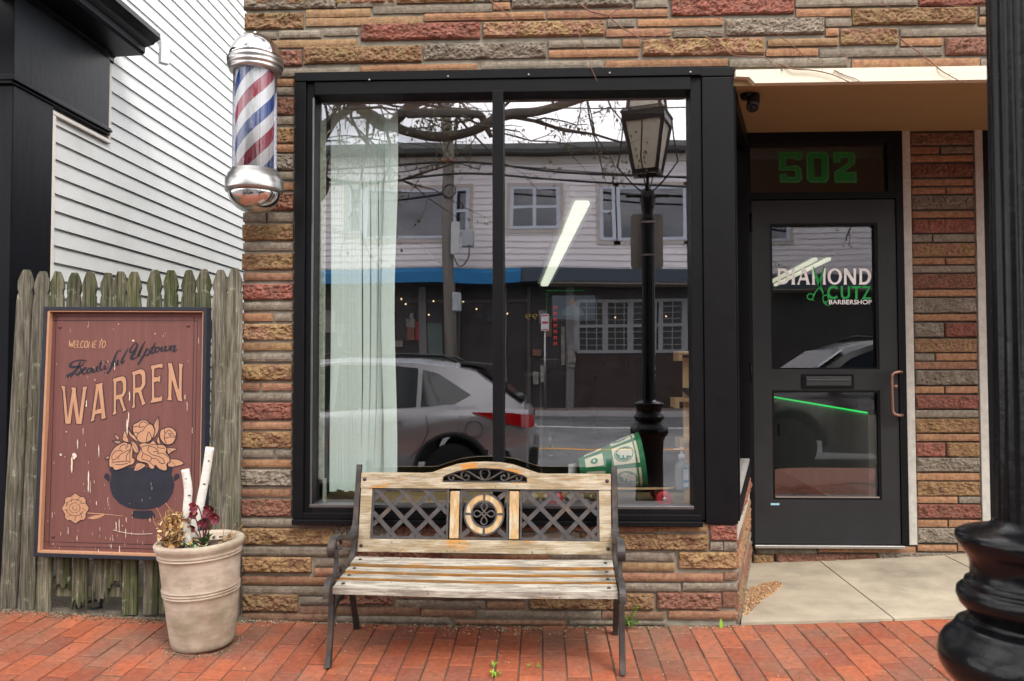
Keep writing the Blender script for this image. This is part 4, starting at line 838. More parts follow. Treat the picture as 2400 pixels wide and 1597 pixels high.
MB().lathe([(.108, zg1_-.004), (.117, zg1_+.0), (.121, zg1_+H2*.2), (.117, zg1_+H2*.28), (.126, zg1_+H2*.36), (.128, zg1_+H2*.5), (.122, zg1_+H2*.62), (.129, zg1_+H2*.72), (.129, zg1_+H2*.95), (.122, zd0)], C0, 48).build('top_collar', ALU, bp)
MB().lathe([(.121*cos(t), zd0+(zd1-zd0)*sin(t)) for t in [i*pi/2/12 for i in range(12)]]+[(.012, zd1), (.012, zd1+.012), (.004, zd1+.016)], C0, 48).build('top_dome', CHROME, bp)
Ms = bpy.data.materials.new('barber_stripes'); Ms.use_nodes = True; n = Ms.node_tree; b_ = n.nodes['Principled BSDF']; K = n.nodes.new; l = n.links.new
tcn = K('ShaderNodeTexCoord'); sx = K('ShaderNodeSeparateXYZ'); l(tcn.outputs['Object'], sx.inputs[0])
def mth(op, a, b=None, c=None):
    q = K('ShaderNodeMath'); q.operation = op
    for i, v_ in enumerate((a, b, c)):
        if v_ is None: continue
        if hasattr(v_, 'node'): l(v_, q.inputs[i])
        else: q.inputs[i].default_value = v_
    return q.outputs[0]
STRO = .36-(at(596, 297, YPo-.088).z/.288)%1
ang = mth('ARCTAN2', mth('SUBTRACT', sx.outputs[0], PX_), mth('SUBTRACT', YPo, sx.outputs[1]))
nzz = K('ShaderNodeTexNoise'); nzz.inputs['Scale'].default_value = 30; l(tcn.outputs['Object'], nzz.inputs['Vector'])
ph = mth('FRACT', mth('ADD', mth('SUBTRACT', mth('DIVIDE', sx.outputs[2], .288), mth('MULTIPLY', ang, 1/pi)), mth('ADD', mth('MULTIPLY', nzz.outputs[0], .03), STRO)))
rp = K('ShaderNodeValToRGB'); rp.color_ramp.interpolation = 'CONSTANT'; e = rp.color_ramp.elements; wht = (.82, .83, .84, 1)
e[0].position = 0; e[0].color = wht; e[1].position = .25; e[1].color = (.010, .055, .27, 1)
for p_, c_ in ((.5, wht), (.75, (.36, .022, .055, 1))): q = e.new(p_); q.color = c_
l(ph, rp.inputs[0])
mpn = K('ShaderNodeMapping'); mpn.inputs['Scale'].default_value = (60, 60, 2.5); l(tcn.outputs['Object'], mpn.inputs[0])
n2 = K('ShaderNodeTexNoise'); n2.inputs['Scale'].default_value = 1; n2.inputs['Detail'].default_value = 4; l(mpn.outputs[0], n2.inputs['Vector'])
r2 = K('ShaderNodeMapRange'); r2.inputs[1].default_value = .5; r2.inputs[2].default_value = .75; r2.inputs[3].default_value = 0; r2.inputs[4].default_value = .42; l(n2.outputs[0], r2.inputs[0])
mq = K('ShaderNodeMix'); mq.data_type = 'RGBA'; l(r2.outputs[0], mq.inputs[0]); l(rp.outputs[0], mq.inputs[6]); mq.inputs[7].default_value = (.74, .75, .77, 1)
l(mq.outputs[2], b_.inputs['Base Color']); b_.inputs['Roughness'].default_value = .55
MB().lathe([(.088, zc1-.01), (.088, zg1_+.01)], C0, 48).build('striped_cylinder', Ms, bp)
MB().lathe([(.101, zc1-.008), (.101, zg1_+.004)], C0, 48, cap=False).build('glass_tube', glass_mat('pole_glass', .03, (.97, .98, .99), frs=.8), bp)
for z in (zb1+.005, zd0-.015): MB().box(PX_-.03, PX_+.04, YPo+.09, -.008, z-.02, z+.02).build('wall_bracket', mat('grey_bracket', (.2, .19, .18), .45, .7), bp, bevel=.004)
# ---------------------------------------------------------------- security camera under the canopy
sp = at(1754, 212, .16); sz = zs0+(zs1-zs0)*.16/YD
scam = thing('security_camera', 'small black security camera fixed under the tan entrance canopy', 'camera', (sp.x, .16, sz))
bkp = mat('black_plastic', (.012, .012, .013), .35, var=.05, bump=.02)
MB().lathe([(.036, -.022), (.04, -.012), (.04, .004)], (sp.x, .16, sz), 24).build('mount', bkp, scam)
d = (at(1764, 236, .1)-at(1768, 210, .16)).normalized(); a0 = Vector((sp.x+.025, .15, sz-.022))
MB().lathe([(.012, -.02), (.029, -.012), (.031, .03), (.031, .085), (.027, .092), (.02, .088)], a0, 24, axis=d).build('housing', bkp, scam)
MB().lathe([(.016, .089), (.012, .093), (.004, .095)], a0, 16, axis=d).build('lens', mat('lens_glass', (.01, .01, .02), .05, bump=0), scam)
# ---------------------------------------------------------------- bench
BX, BY, BR = -.268, -.045, -.028
bz = ground(BX, BY-.3)+.002
bench = thing('park_bench', 'weathered slatted bench with cast iron ends and lattice back under the window', 'bench', (0, 0, 0))
cB, sB = cos(BR), sin(BR)
def bw_(x, y, z): return (BX+x*cB-y*sB, BY+x*sB+y*cB, bz+z)
class BM(MB):           # everything added in bench coordinates
    def add(s, vs_, fs, **k): return MB.add(s, [bw_(*p) for p in vs_], fs, **k)
old = mat('peeling_bench_slat', attr=True, rough=.9, var=.4, scale=40, stretch=(.16, 5, 5), bump=.8, bscale=60, bdist=.004,
          m2lo=.46, m2hi=.56, m2scale=8, m2stretch=(.8, 5, 5), mix3=(.40, .18, .04), m3lo=.64, m3hi=.67, m3scale=5, m3stretch=(1, 5, 5), speck=(75, .67, (.10, .085, .06)))
oldb = mat('peeling_bench_back', (.255, .195, .12), .9, var=.36, scale=40, stretch=(.18, 5, 5), bump=.7, bscale=50, bdist=.003,
          mix2=(.36, .305, .225), m2lo=.45, m2hi=.57, m2scale=7, m2stretch=(.9, 4, 4), mix3=(.39, .18, .045), m3lo=.57, m3hi=.63, m3scale=4, m3stretch=(1, 3, 3), speck=(55, .69, (.11, .12, .05)))
tanw = mat('varnished_bench_wood', (.40, .255, .115), .6, var=.25, scale=14, stretch=(8, 8, .5), bump=.2, bscale=40, mix2=(.42, .36, .26), m2lo=.48, m2hi=.6, m2scale=7, m2stretch=(4, 4, .6), mix3=(.25, .24, .1), m3lo=.64, m3hi=.72, m3scale=12)
iron = mat('rusty_cast_iron', (.05, .045, .045), .5, .5, var=.3, scale=30, bump=.3, bscale=120, bdist=.003, mix2=(.075, .058, .048), m2lo=.48, m2hi=.62, m2scale=12, rvar=.1)
HW = .6
# seat slats: (y front, y back, z top at front, z top at back)
orange = (.5, .24, .05)
for i, (y0, y1, z0, z1) in enumerate(((-.515, -.428, .329, .338), (-.412, -.348, .344, .345), (-.332, -.258, .353, .352), (-.240, -.15, .362, .372))):
    m = BM(); t = .026; n = 24
    P = []
    for k in range(n+1):
        x = -HW+.012+(2*HW-.024)*k/n; sag = -.006*sin(pi*k/n); e1 = .003*noise.noise(Vector((x*9, i*3.1, 0))); e2 = .003*noise.noise(Vector((x*9, i*3.1, 7)))
        P += [(x, y0+e1, z0+sag-t), (x, y1+e2, z1+sag-t), (x, y1+e2, z1+sag), (x, y0+e1, z0+sag)]
    F_ = [(0, 1, 2, 3), (4*n+3, 4*n+2, 4*n+1, 4*n)]
    for k in range(n):
        for j in range(4): F_.append((4*k+j, 4*k+4+j, 4*k+4+(j+1) % 4, 4*k+(j+1) % 4))
    G_, W2_, O_ = (.225, .20, .165), (.385, .355, .30), (.34, .15, .03)
    tops_ = [f for k_, f in enumerate(F_)]
    for k_, f in enumerate(F_):
        edge = k_ >= 2 and (k_-2) % 4 in (0, 3, 1) and i > 0 and (k_-2) % 4 != 2
        fr_f = k_ >= 2 and (k_-2) % 4 == 3
        m.add([P[q] for q in f], [tuple(range(len(f)))], c=O_ if fr_f and i > 0 else G_, c2=(.24, .13, .05) if fr_f and i > 0 else W2_)
    so_ = m.build('seat_slat', old, bench)
    for sx in (-1, 1): bo = BM(); bo.lathe([(.0085, 0), (.0085, .002), (.005, .005)], (sx*(HW-.045), (y0+y1)/2, (z0+z1)/2+.0005), 10); bo.build('bolt_head', iron, so_)
# back plane: leaning slightly
zB0, zB1 = .37, .735
def bk_(u, v, d): # u along bench, v height, d out of the back (towards the street)
    f = (v-.37)/.365; return (u, -.105+.075*f-d, v)
ra_ = lambda: None
bm_ = BM(); bm_.prism([(-HW+.01, .384), (HW-.01, .384), (HW-.01, .441), (-HW+.01, .441)], bk_, -.006, .017); lr_o = bm_.build('lower_back_rail', oldb, bench, bevel=.003)
# top rail with the arch and its fan-light opening: outline in photo-crop coordinates converted to bench
ox = lambda x: (x-730)/6.03*.00202          # crop [1020,1050] scale 6.03; metres per source px at the bench back
oz = lambda y: .793-(y-220)/6.03*.001934
arch = [(-HW+.01, oz(600)), (-HW+.01, oz(383)), (ox(-480), oz(383)), (ox(-150), oz(386)), (ox(-20), oz(376)), (ox(120), oz(322)), (ox(330), oz(255)), (ox(520), oz(226)), (0, oz(218)), (ox(940), oz(226)), (ox(1120), oz(256)), (ox(1330), oz(325)), (ox(1480), oz(376)), (ox(1610), oz(386)), (ox(1940), oz(383)), (HW-.01, oz(383)), (HW-.01, oz(600))]
hole = [(ox(132), oz(512)), (ox(134), oz(440)), (ox(170), oz(412)), (ox(330), oz(352)), (ox(520), oz(312)), (0, oz(302)), (ox(940), oz(314)), (ox(1130), oz(358)), (ox(1295), oz(412)), (ox(1328), oz(440)), (ox(1326), oz(512))]
bm_ = BM(); bm_.prism(arch, bk_, -.006, .017, [hole]); tr_o = bm_.build('arched_top_rail', oldb, bench, bevel=.003)
zt_, zl_ = oz(600), .4415
def b2(x, y): return (ox(x), oz(y))
# iron fan in the opening
fm = BM(); inn = [(x*.975, zt_+(z-zt_)) for x, z in hole]
fm.ribbon(hole, .012, bk_, -.002, .012, closed=True)
def cr(pts, r=.0052, d=.004): fm.tube([bk_(*b2(x, y), d) for x, y in smooth2(pts, 4)], r, 8)
cr([(725, 490), (690, 455), (665, 400), (680, 345), (728, 330), (776, 345), (795, 400), (765, 455), (725, 490)])
for sg in (1, -1):
    X_ = lambda x: 730+sg*(x-730)
    cr([(X_(700), 485), (X_(600), 430), (X_(480), 360), (X_(420), 360), (X_(395), 410), (X_(410), 460), (X_(450), 490), (X_(495), 475), (X_(498), 430), (X_(465), 412), (X_(448), 435)])
    cr([(X_(410), 470), (X_(350), 440), (X_(280), 408), (X_(230), 418), (X_(212), 450), (X_(235), 485), (X_(275), 482), (X_(283), 455), (X_(262), 450)])
fm.build('scroll_fan', iron, tr_o)
# end stiles and the two inner uprights
for nm, u0, u1, zz0, zz1, mt in (('back_stile', -HW+.012, -HW+.066, .4415, zt_-.0005, oldb), ('back_stile', HW-.066, HW-.012, .4415, zt_-.0005, oldb), ('back_upright', ox(252), ox(378), .448, oz(640), tanw), ('back_upright', ox(1082), ox(1212), .448, oz(634), tanw)):
    m = BM(); m.prism([(u0, zz0), (u1, zz0), (u1, zz1), (u0, zz1)], bk_, -.004, .014); m.build(nm, mt, bench, bevel=.002)
# iron lattice
la = BM(); zt2, zl2 = zt_-.002, zl_+.002
def bar(a, b, wd=.0135, d0=-.003, d1=.007): la.ribbon([a, b], wd, bk_, d0, d1)
xa0, xa1 = -HW+.068, ox(228); xb0, xb1 = ox(1232), HW-.068
for x0, x1 in ((xa0, xa1), (xb0, xb1), (ox(395), ox(1068))):
    bar((x0, zl2+.004), (x1, zl2+.004), .010, -.003, .0088); bar((x0, zt2-.005), (x1, zt2-.005), .010, -.003, .0088)
    bar((x0+.004, zl2), (x0+.004, zt2), .009, -.003, .0095); bar((x1-.004, zl2), (x1-.004, zt2), .009, -.003, .0095)
for k, (x0, x1) in enumerate(((xa0+.006, xa1-.006), (xb0+.006, xb1-.006))):
    H_ = zt2-zl2; W_ = x1-x0; p = W_/3
    for i in range(-3, 4):
        for sgn in (1, -1):
            # diagonal through (x0 + i*p, zl2) rising with 2p per H
            s_ = 2*p*.98
            xs = x0+(i+.5)*p if sgn > 0 else x0+(i+2.5+.5)*p-p*0
            a = (xs, zl2); b = (xs+sgn*s_, zt2)
            # clip to x0..x1
            def cl(a, b):
                (ax_, ay_), (bx_, by_) = a, b; t0, t1 = 0., 1.; dx = bx_-ax_
                for q, r in ((-dx, ax_-x0), (dx, x1-ax_)):
                    if abs(q) < 1e-9: continue
                    t = r/q
                    if q < 0: t0 = max(t0, t)
                    else: t1 = min(t1, t)
                return None if t0 >= t1-.05 else ((ax_+dx*t0, ay_+(by_-ay_)*t0), (ax_+dx*t1, ay_+(by_-ay_)*t1))
            c_ = cl(a, b)
            if c_: bar(*c_, wd=.019, d0=-.002 if sgn > 0 else .0005, d1=.006 if sgn > 0 else .0085)
cx_, cz_ = ox(727), oz(957)
for sx in (1, -1):
    for sz_ in (1, -1): bar((cx_+sx*.068, cz_+sz_*.071), (cx_+sx*.112, zt2-.008 if sz_ > 0 else zl2+.008), .021)
ring = lambda r, n=40: [(cx_+r*cos(2*pi*i/n), cz_+r*sin(2*pi*i/n)) for i in range(n)]
la.ribbon(ring(.0915), .007, bk_, -.003, .0105, closed=True); la.ribbon(ring(.058), .007, bk_, -.003, .0105, closed=True)
for a in (0, 90, 180, 270): bar((cx_+.057*cos(radians(a)), cz_+.057*sin(radians(a))), (cx_+.092*cos(radians(a)), cz_+.092*sin(radians(a))), .007, -.003, .0104)
for a in (0, 90, 180, 270):
    ca_, sa_ = cos(radians(a)), sin(radians(a))
    lp = [(-.012, 0), (.008, .012), (.022, .0145), (.042, .013), (.052, 0), (.042, -.013), (.022, -.0145), (.008, -.012), (-.012, 0)]
    lp = [(.0, -.011)]+[(.011, 0), (.024, .011), (.038, .0135), (.05, .0), (.038, -.0135), (.024, -.011), (.011, 0), (0, .011)]
    la.tube([bk_(cx_+p*ca_-q*sa_, cz_+p*sa_+q*ca_, .004) for p, q in smooth2(lp, 3)], .0042, 8)
la.build('iron_lattice', mat('grey_iron_lattice', (.068, .063, .064), .55, .4, var=.25, scale=30, bump=.25, bscale=120, mix2=(.10, .075, .06), m2lo=.5, m2hi=.65, m2scale=9), bench)
wr = BM()
for a0 in (4, 94, 184, 274):
    o_ = [(cx_+.0875*cos(radians(a0+i*82/10)), cz_+.0875*sin(radians(a0+i*82/10))) for i in range(11)]; i_ = [(cx_+.062*cos(radians(a0+i*82/10)), cz_+.062*sin(radians(a0+i*82/10))) for i in range(10, -1, -1)]
    wr.prism(o_+i_, bk_, -.002, .0085)
wr.build('medallion_ring', tanw, bench)
for sx in (-1, 1):
    for v in (.413, zt_+.04): q = bk_(sx*(HW-.028), v, .017); bo = BM(); bo.lathe([(.009, 0), (.009, .002), (.005, .005)], q, 10, axis=(0, -1, 0)); bo.build('bolt_head', iron, lr_o if v < .5 else tr_o)
# cast iron ends
for sx in (-1, 1):
    m = BM(); X_ = sx*(HW+.006)
    def sw(pts, w0, h0, k=4):      # strap of width w0 (across) following a side profile (y, z[, height])
        q = smooth2([(p[0], p[1], p[2] if len(p) > 2 else h0) for p in pts], k); n = len(q); P = []
        for i, (y, z, h) in enumerate(q):
            y0, z0, _ = q[max(i-1, 0)]; y1, z1, _ = q[min(i+1, n-1)]; l_ = math.hypot(y1-y0, z1-z0) or 1; ny, nz = -(z1-z0)/l_*h/2, (y1-y0)/l_*h/2
            for dx, s2 in ((-w0/2, -1), (w0/2, -1), (w0*.62, 0), (w0/2, 1), (-w0/2, 1), (-w0*.62, 0)): P.append((X_+dx, y+ny*s2, z+nz*s2))
        F_ = [tuple(range(5, -1, -1)), tuple((n-1)*6+j for j in range(6))]
        for i in range(n-1):
            for j in range(6): F_.append((6*i+j, 6*i+(j+1) % 6, 6*i+6+(j+1) % 6, 6*i+6+j))
        m.add(P, F_)
    # back post running down into the seat rail
    sw([(-.018, .775), (-.028, .74), (-.045, .66), (-.075, .55), (-.1, .47), (-.115, .42), (-.135, .37), (-.19, .335), (-.27, .33), (-.36, .338), (-.44, .355), (-.5, .352), (-.535, .325), (-.545, .29)], .024, .022)
    # arm rest with its scroll end
    sw([(-.085, .50), (-.12, .475), (-.18, .465), (-.26, .478), (-.34, .5), (-.4, .512), (-.45, .505), (-.475, .482), (-.47, .455), (-.45, .45), (-.438, .465)], .03, .020)
    sw([(-.43, .5), (-.405, .46), (-.4, .42), (-.41, .38), (-.42, .35)], .016, .015)
    sw([(-.33, .34), (-.34, .37), (-.33, .39)], .012, .012)
    sw([(-.36, .5), (-.33, .475), (-.335, .45), (-.35, .455)], .013, .012)
    # legs
    sw([(-.455, .345, .036), (-.462, .26, .029), (-.475, .15, .025), (-.495, .06, .026), (-.51, .0, .044)], .021, .026)
    sw([(-.2, .335, .034), (-.165, .26, .028), (-.12, .15, .026), (-.075, .055, .028), (-.05, .0, .046)], .021, .026)
    sw([(-.455, .18), (-.42, .225), (-.36, .24), (-.3, .235), (-.22, .29)], .016, .022); sw([(-.31, .33), (-.305, .28), (-.33, .24)], .013, .016)
    m.build('cast_iron_end', iron, bench, bevel=.0)
# ---------------------------------------------------------------- planter
PXc, PYc = -1.503, -.33; pz = ground(PXc, PYc)+.001
pot = thing('terracotta_planter', 'tall buff terracotta pot with ringed bands beside the brick corner', 'planter', (PXc, PYc, pz))
ter = mat('aged_terracotta', (.40, .335, .265), .9, var=.16, scale=11, stretch=(1, 1, 3.5), bump=.35, bscale=120, bdist=.003, mix2=(.27, .20, .15), m2lo=.46, m2hi=.66, m2scale=4.5, m2stretch=(1, 1, 1.8), mix3=(.185, .165, .095), m3lo=.50, m3hi=.70, m3scale=3.4, speck=(70, .7, (.2, .16, .12)))
hP = .462
R_p = lambda f: .131+.044*f**.8
prf = [(.0, 0), (.124, 0), (.132, .012)]
def rings(f0, n, out): 
    r_ = []
    for k in range(n):
        z = f0+k*.026
        r_ += [(R_p(z)+.001, z*hP), (R_p(z)+out, z*hP+.003), (R_p(z)+out+.002, z*hP+.006), (R_p(z)+out, z*hP+.009)]
    return r_
prf += [(R_p(f), f*hP) for f in (.06, .12, .2, .28, .36, .42, .47)] + rings(.5, 3, .004) + [(R_p(f), f*hP) for f in (.6, .68, .76, .82)] + rings(.855, 2, .005) + [(R_p(.93)+.006, .925*hP), (R_p(.96)+.013, .95*hP), (R_p(1)+.014, .985*hP), (R_p(1)+.008, hP), (R_p(1)-.016, hP), (R_p(1)-.022, .985*hP), (R_p(1)-.026, .9*hP), (.0, .9*hP)]
tilt = Matrix.Rotation(radians(1.6), 3, 'X') @ Matrix.Rotation(radians(-2.2), 3, 'Y')
mb = MB(); mb.lathe(prf, (0, 0, 0), 64, cap=False, rfun=lambda a, z: 1+.008*sin(2*a+1)+.004*sin(5*a))
mb.v = [tuple(Vector((PXc, PYc, pz))+tilt @ Vector(p)) for p in mb.v]
pot_o = mb.build('pot_body', ter, pot)
pp = lambda x, y, z: tuple(Vector((PXc, PYc, pz))+tilt @ Vector((x, y, z)))
rg = random.Random(77); so = MB(); n = 14; P = [pp(0, 0, .93*hP)]; F_ = []
for i in range(1, 6):
    for j in range(24):
        a = 2*pi*j/24; r = .152*i/5; P.append(pp(r*cos(a), r*sin(a), .925*hP+.012*noise.noise(Vector((r*cos(a)*30, r*sin(a)*30, 0)))))
for j in range(24): F_.append((0, 1+j, 1+(j+1) % 24))
for i in range(4):
    for j in range(24): F_.append((1+24*i+j, 25+24*i+j, 25+24*i+(j+1) % 24, 1+24*i+(j+1) % 24))
so.add(P, F_, smooth=True); so.build('potting_soil', mat('potting_soil', (.06, .042, .03), .95, var=.5, scale=90, bump=1., bscale=160), pot)
leafm = mat('dry_leaf', attr=True, rough=.8, var=.25, scale=60, bump=.2)
def leaf(mb, base, d, L_, W_, c, c2=None, curl=.3, up=Vector((0, 0, 1)), n=4):
    base = Vector(base); d = Vector(d).normalized(); s = d.cross(up)
    if s.length < .01: s = d.cross(Vector((1, 0, 0)))
    s.normalize(); nn = s.cross(d); P = []
    for i in range(n+1):
        t = i/n; wv = W_*(sin(pi*min(1, t*.92+.06))**.8); q = base+d*L_*t+nn*(-curl*L_*t*t)
        P += [q-s*wv/2+nn*wv*.12, q-nn*wv*.05, q+s*wv/2+nn*wv*.12]
    F_ = []
    for i in range(n): F_ += [(3*i, 3*i+1, 3*i+4, 3*i+3), (3*i+1, 3*i+2, 3*i+5, 3*i+4)]
    mb.add(P, F_, c=c, c2=c2 or c, smooth=True)
rv = lambda: Vector((rg.uniform(-1, 1), rg.uniform(-1, 1), rg.uniform(-1, 1)))
mb = MB()
for _ in range(95):
    a, r = rg.uniform(0, 2*pi), .148*sqrt(rg.random()); c = rg.choice([(.13, .085, .05), (.2, .13, .075), (.085, .06, .04), (.26, .18, .1), (.16, .11, .08)])
    v = rv(); v.z *= .35; leaf(mb, pp(r*cos(a), r*sin(a), .932*hP+rg.uniform(0, .012)), v, rg.uniform(.02, .05), rg.uniform(.01, .022), c, curl=rg.uniform(-.6, .6))
tag(mb.build('fallen_leaves', leafm, recalc=False), 'dead brown leaves covering the soil of the terracotta pot', 'leaves', kind='stuff')
# two cut birch logs standing in the pot
birch = mat('birch_bark', (.57, .55, .51), .7, var=.12, scale=20, stretch=(1, 1, 4), bump=.15, mix3=(.10, .08, .07), m3lo=.70, m3hi=.73, m3scale=16, m3stretch=(1, 1, 3))
cutw = mat('cut_wood_end', (.5, .42, .3), .8, var=.2)
for nm, pts, r, lab in (('birch_log', [at(441, 1275, -0.398), at(437, 1215, -0.393), at(441, 1150, -0.388), at(434, 1101, -0.388)], .0175, 'short white birch log standing upright in the terracotta pot'), ('birch_log', [at(447, 1260, -0.308), at(464, 1205, -0.298), at(481, 1120, -0.283), at(492, 1049, -0.273)], .019, 'tall white birch log leaning right behind the short one')):
    t = thing(nm, lab, 'log', pts[0], 'birch logs in the planter')
    q = smooth2([tuple(p) for p in pts], 6); MB().tube(q, [r*(1+.06*noise.noise(Vector(p)*30)) for p in q], 16).build('bark', birch, t)
    e = Vector(q[-1]); dd = (e-Vector(q[-2])).normalized(); MB().lathe([(r*.97, 0), (r*.9, .002), (.001, .0025)], e, 16, axis=dd).build('cut_end', cutw, t)
    for f_ in (.35, .6, .82):
        i = int(f_*len(q)); p = Vector(q[i])+Vector((rg.uniform(-.4, .9)*r, -r*.85, 0)); MB().blob(p, (.005+.004*(f_ == .6), .004, .004), 1, .2).build('knot', mat('bark_knot', (.09, .06, .045), .9), t)
# hellebore with wine red flowers
hel = thing('hellebore_plant', 'green leafed hellebore with wine red drooping flowers in the pot', 'plant', at(478, 1275, -0.408))
st = MB(); lf = MB(); b0 = at(478, 1278, -0.408)
fl = [((462, 1188), 26), ((492, 1190), 23), ((452, 1205), 18), ((508, 1212), 25), ((474, 1224), 20), ((448, 1238), 17), ((486, 1205), 18)]
flower_m = mat('wine_petal', attr=True, rough=.6, var=.15, scale=60, bump=.05)
for (x, y), s in fl:
    p = at(x, y, -.408+rg.uniform(-.05, .03)); m_ = b0.lerp(p, .6)+Vector((rg.uniform(-.01, .01), .0, .015))
    st.tube(smooth2([tuple(b0+Vector((rg.uniform(-.008, .008), 0, 0))), tuple(m_), tuple(p+Vector((0, .004, .006)))], 5), .0026, 6)
    fb = MB(); L_ = s/1850*3.4*.75; ax = Vector((rg.uniform(-.5, .5), -.8, rg.uniform(-.5, .2))).normalized(); sd_ = ax.cross(Vector((0, 0, 1))).normalized(); u_ = sd_.cross(ax)
    for k in range(5):
        a = 2*pi*k/5+rg.random(); dr = (sd_*cos(a)+u_*sin(a))*.9+ax*.35; c = rg.choice([(.24, .03, .055), (.17, .018, .035), (.3, .06, .085), (.12, .015, .03)])
        leaf(fb, p, dr, L_, L_*.95, c, (c[0]*.6, c[1]*.6, c[2]*.6), curl=-.25, up=ax)
    for k in range(7): fb.blob(p+ax*.006+rv()*.003, .0016, 1, c=(.5, .42, .15), c2=(.5, .42, .15))
    fb.build('flower', flower_m, hel, recalc=False)
st.build('stem', mat('red_stem', (.1, .03, .03), .6), hel)
green_l = mat('glossy_leaf', attr=True, rough=.45, var=.2, scale=60, bump=.1)
for (x, y), s, ax_ in (((492, 1258), 30, 1), ((505, 1236), 26, 1), ((466, 1262), 34, -1), ((478, 1258), 26, .2), ((484, 1270), 22, .6), ((458, 1270), 22, -1), ((498, 1226), 18, .7)):
    p = at(x, y, -0.428); q = b0.lerp(p, .35); lb = MB(); L_ = s/1850*3.35
    leaf(lb, q, (p-q).normalized()+Vector((0, -.2, .15)), L_, L_*.42, (.045, .14, .045), (.06, .19, .07), curl=.35)
    lb.build('leaf', green_l, hel, recalc=False)
# dried hydrangea stump
dry = thing('dried_shrub', 'shrivelled brown dried shrub with papery curled leaves in the pot', 'dried plant', at(405, 1285, -0.398))
tw = MB(); dl = MB()
for _ in range(16):
    x, y = rg.uniform(378, 432), rg.uniform(1195, 1265); e = at(x, y, -.398+rg.uniform(-.07, .07)); s_ = at(rg.uniform(385, 425), 1282, -0.398)
    m_ = s_.lerp(e, .5)+rv()*.015; tw.tube(smooth2([tuple(s_), tuple(m_), tuple(e)], 4), [.0028]*4+[.0022]*4+[.001], 6)
for pts in ([(400, 1270), (385, 1230), (372, 1200), (366, 1190)], [(425, 1230), (405, 1205), (396, 1190), (388, 1180)], [(375, 1245), (362, 1225), (358, 1210)], [(420, 1245), (436, 1215), (440, 1206)], [(520, 1275), (524, 1245), (522, 1220)], [(530, 1275), (545, 1240), (552, 1228)], [(535, 1270), (560, 1240), (572, 1228)], [(520, 1270), (540, 1255), (560, 1250)]):
    tw.tube(smooth2([tuple(at(x, y, -0.378)) for x, y in pts], 4), .0014, 5)
tw.build('twig', mat('dry_twig', (.33, .19, .075), .8, var=.3, scale=60), dry)
for _ in range(430):
    f = rg.random(); x = 405+rg.gauss(0, 16)*(1.1-.3*f); y = 1288-f*85; x += (8 if y < 1225 else 0); p = at(x, y, -.398+rg.gauss(0, .035)); L_ = rg.uniform(.009, .026)
    c = rg.choice([(.34, .19, .07), (.42, .26, .11), (.26, .13, .045), (.5, .36, .2), (.2, .1, .04), (.46, .3, .13)]); leaf(dl, p, rv(), L_, L_*rg.uniform(.5, .9), c, tuple(q*.7 for q in c), curl=rg.uniform(-1.2, 1.2), up=rv())
dl.build('curled_leaves', leafm, dry, recalc=False)
pan = thing('pansy_seedling', 'small pale green pansy with a dark purple bloom at the pot rim', 'plant', at(450, 1292, -0.468)); lb = MB(); pb = MB()
for _ in range(34):
    p = at(450+rg.gauss(0, 13), 1283+rg.gauss(0, 5), -.458+rg.uniform(-.03, .03)); v = rv(); v.z = abs(v.z)+.2; leaf(lb, p, v, rg.uniform(.009, .018), rg.uniform(.006, .01), rg.choice([(.3, .42, .2), (.42, .52, .32), (.2, .34, .13)]), curl=.3)
lb.build('leaves', green_l, pan, recalc=False)
for k in range(6): leaf(pb, at(430, 1282, -0.478), (cos(k), -.6, sin(k)), .013, .011, (.035, .012, .06), curl=.2)
pb.build('bloom', flower_m, pan, recalc=False)
# ---------------------------------------------------------------- weeds
wg = mat('fresh_weed', attr=True, rough=.5, var=.2, scale=60, bump=.05)
def weed(name, lab, base, fn):
    t = thing(name, lab, 'weed', base); m = MB(); fn(m, Vector(base)); m.build('fronds', wg, t, recalc=False)
G1, G2 = (.22, .42, .035), (.12, .30, .03)
def fern(m, b):
    for e, n in (((1492, 1424), 9), ((1462, 1440), 7), ((1496, 1458), 6), ((1470, 1460), 4)):
        p = at(*e, b.y-.03)
        m.tube([b, b.lerp(p, .5)+Vector((0, 0, .008)), p], .0012, 5, c=G2, c2=G2)
        for i in range(n):
            t = (i+1)/n; q = b.lerp(p, t); dd = (p-b).normalized()
            for s in (1, -1): leaf(m, q, dd*.5+Vector((.6*s, -.3, -.3*s+.2)), .022*(1.15-t*.6), .012, G1, G2, curl=.2)
weed('fern_weed', 'bright green fern-like weed growing at the wall foot right of the bench', at(1468, 1466, -.04), fern)
def blade(m, b):
    for dx, h in ((0, .062), (-.012, .04), (.008, .03)): leaf(m, b, (dx*8, -.25, 1), h, .017, G1, G2, curl=.25, up=Vector((0, -1, 0)))
weed('leafy_weed', 'single upright bright green leaf sprouting between paving and wall', at(1690, 1482, -.035), blade)
def tuft(n, s):
    def f(m, b):
        for _ in range(n): v = rv(); v.z = abs(v.z)+.5; leaf(m, b+rv()*.01*s, v, .018*s, .005*s, rg.choice([G1, G2, (.18, .26, .05)]), curl=.3)
    return f
for x, y, n, s, lab in ((1157, 1562, 12, 1.0, 'small green weed tuft in a paving joint below the bench middle'), (1160, 1582, 16, 1.3, 'larger green weed tuft nearest the bottom edge under the bench'), (1240, 1562, 8, .7, 'tiny weed sprig in the joint right of the bench middle'), (1264, 1563, 8, .8, 'tiny weed sprig nearest the right bench leg'), (1035, 1462, 10, .9, 'yellowish weed tuft against the wall behind the bench'), (1360, 1464, 8, .7, 'dark green sprig against the wall behind the right half of the bench'), (535, 1528, 7, .8, 'small green sprig on the paving right of the terracotta pot')):
    weed('paving_weed', lab, atz(x, y, ground(-.3, -.4)), tuft(n, s))
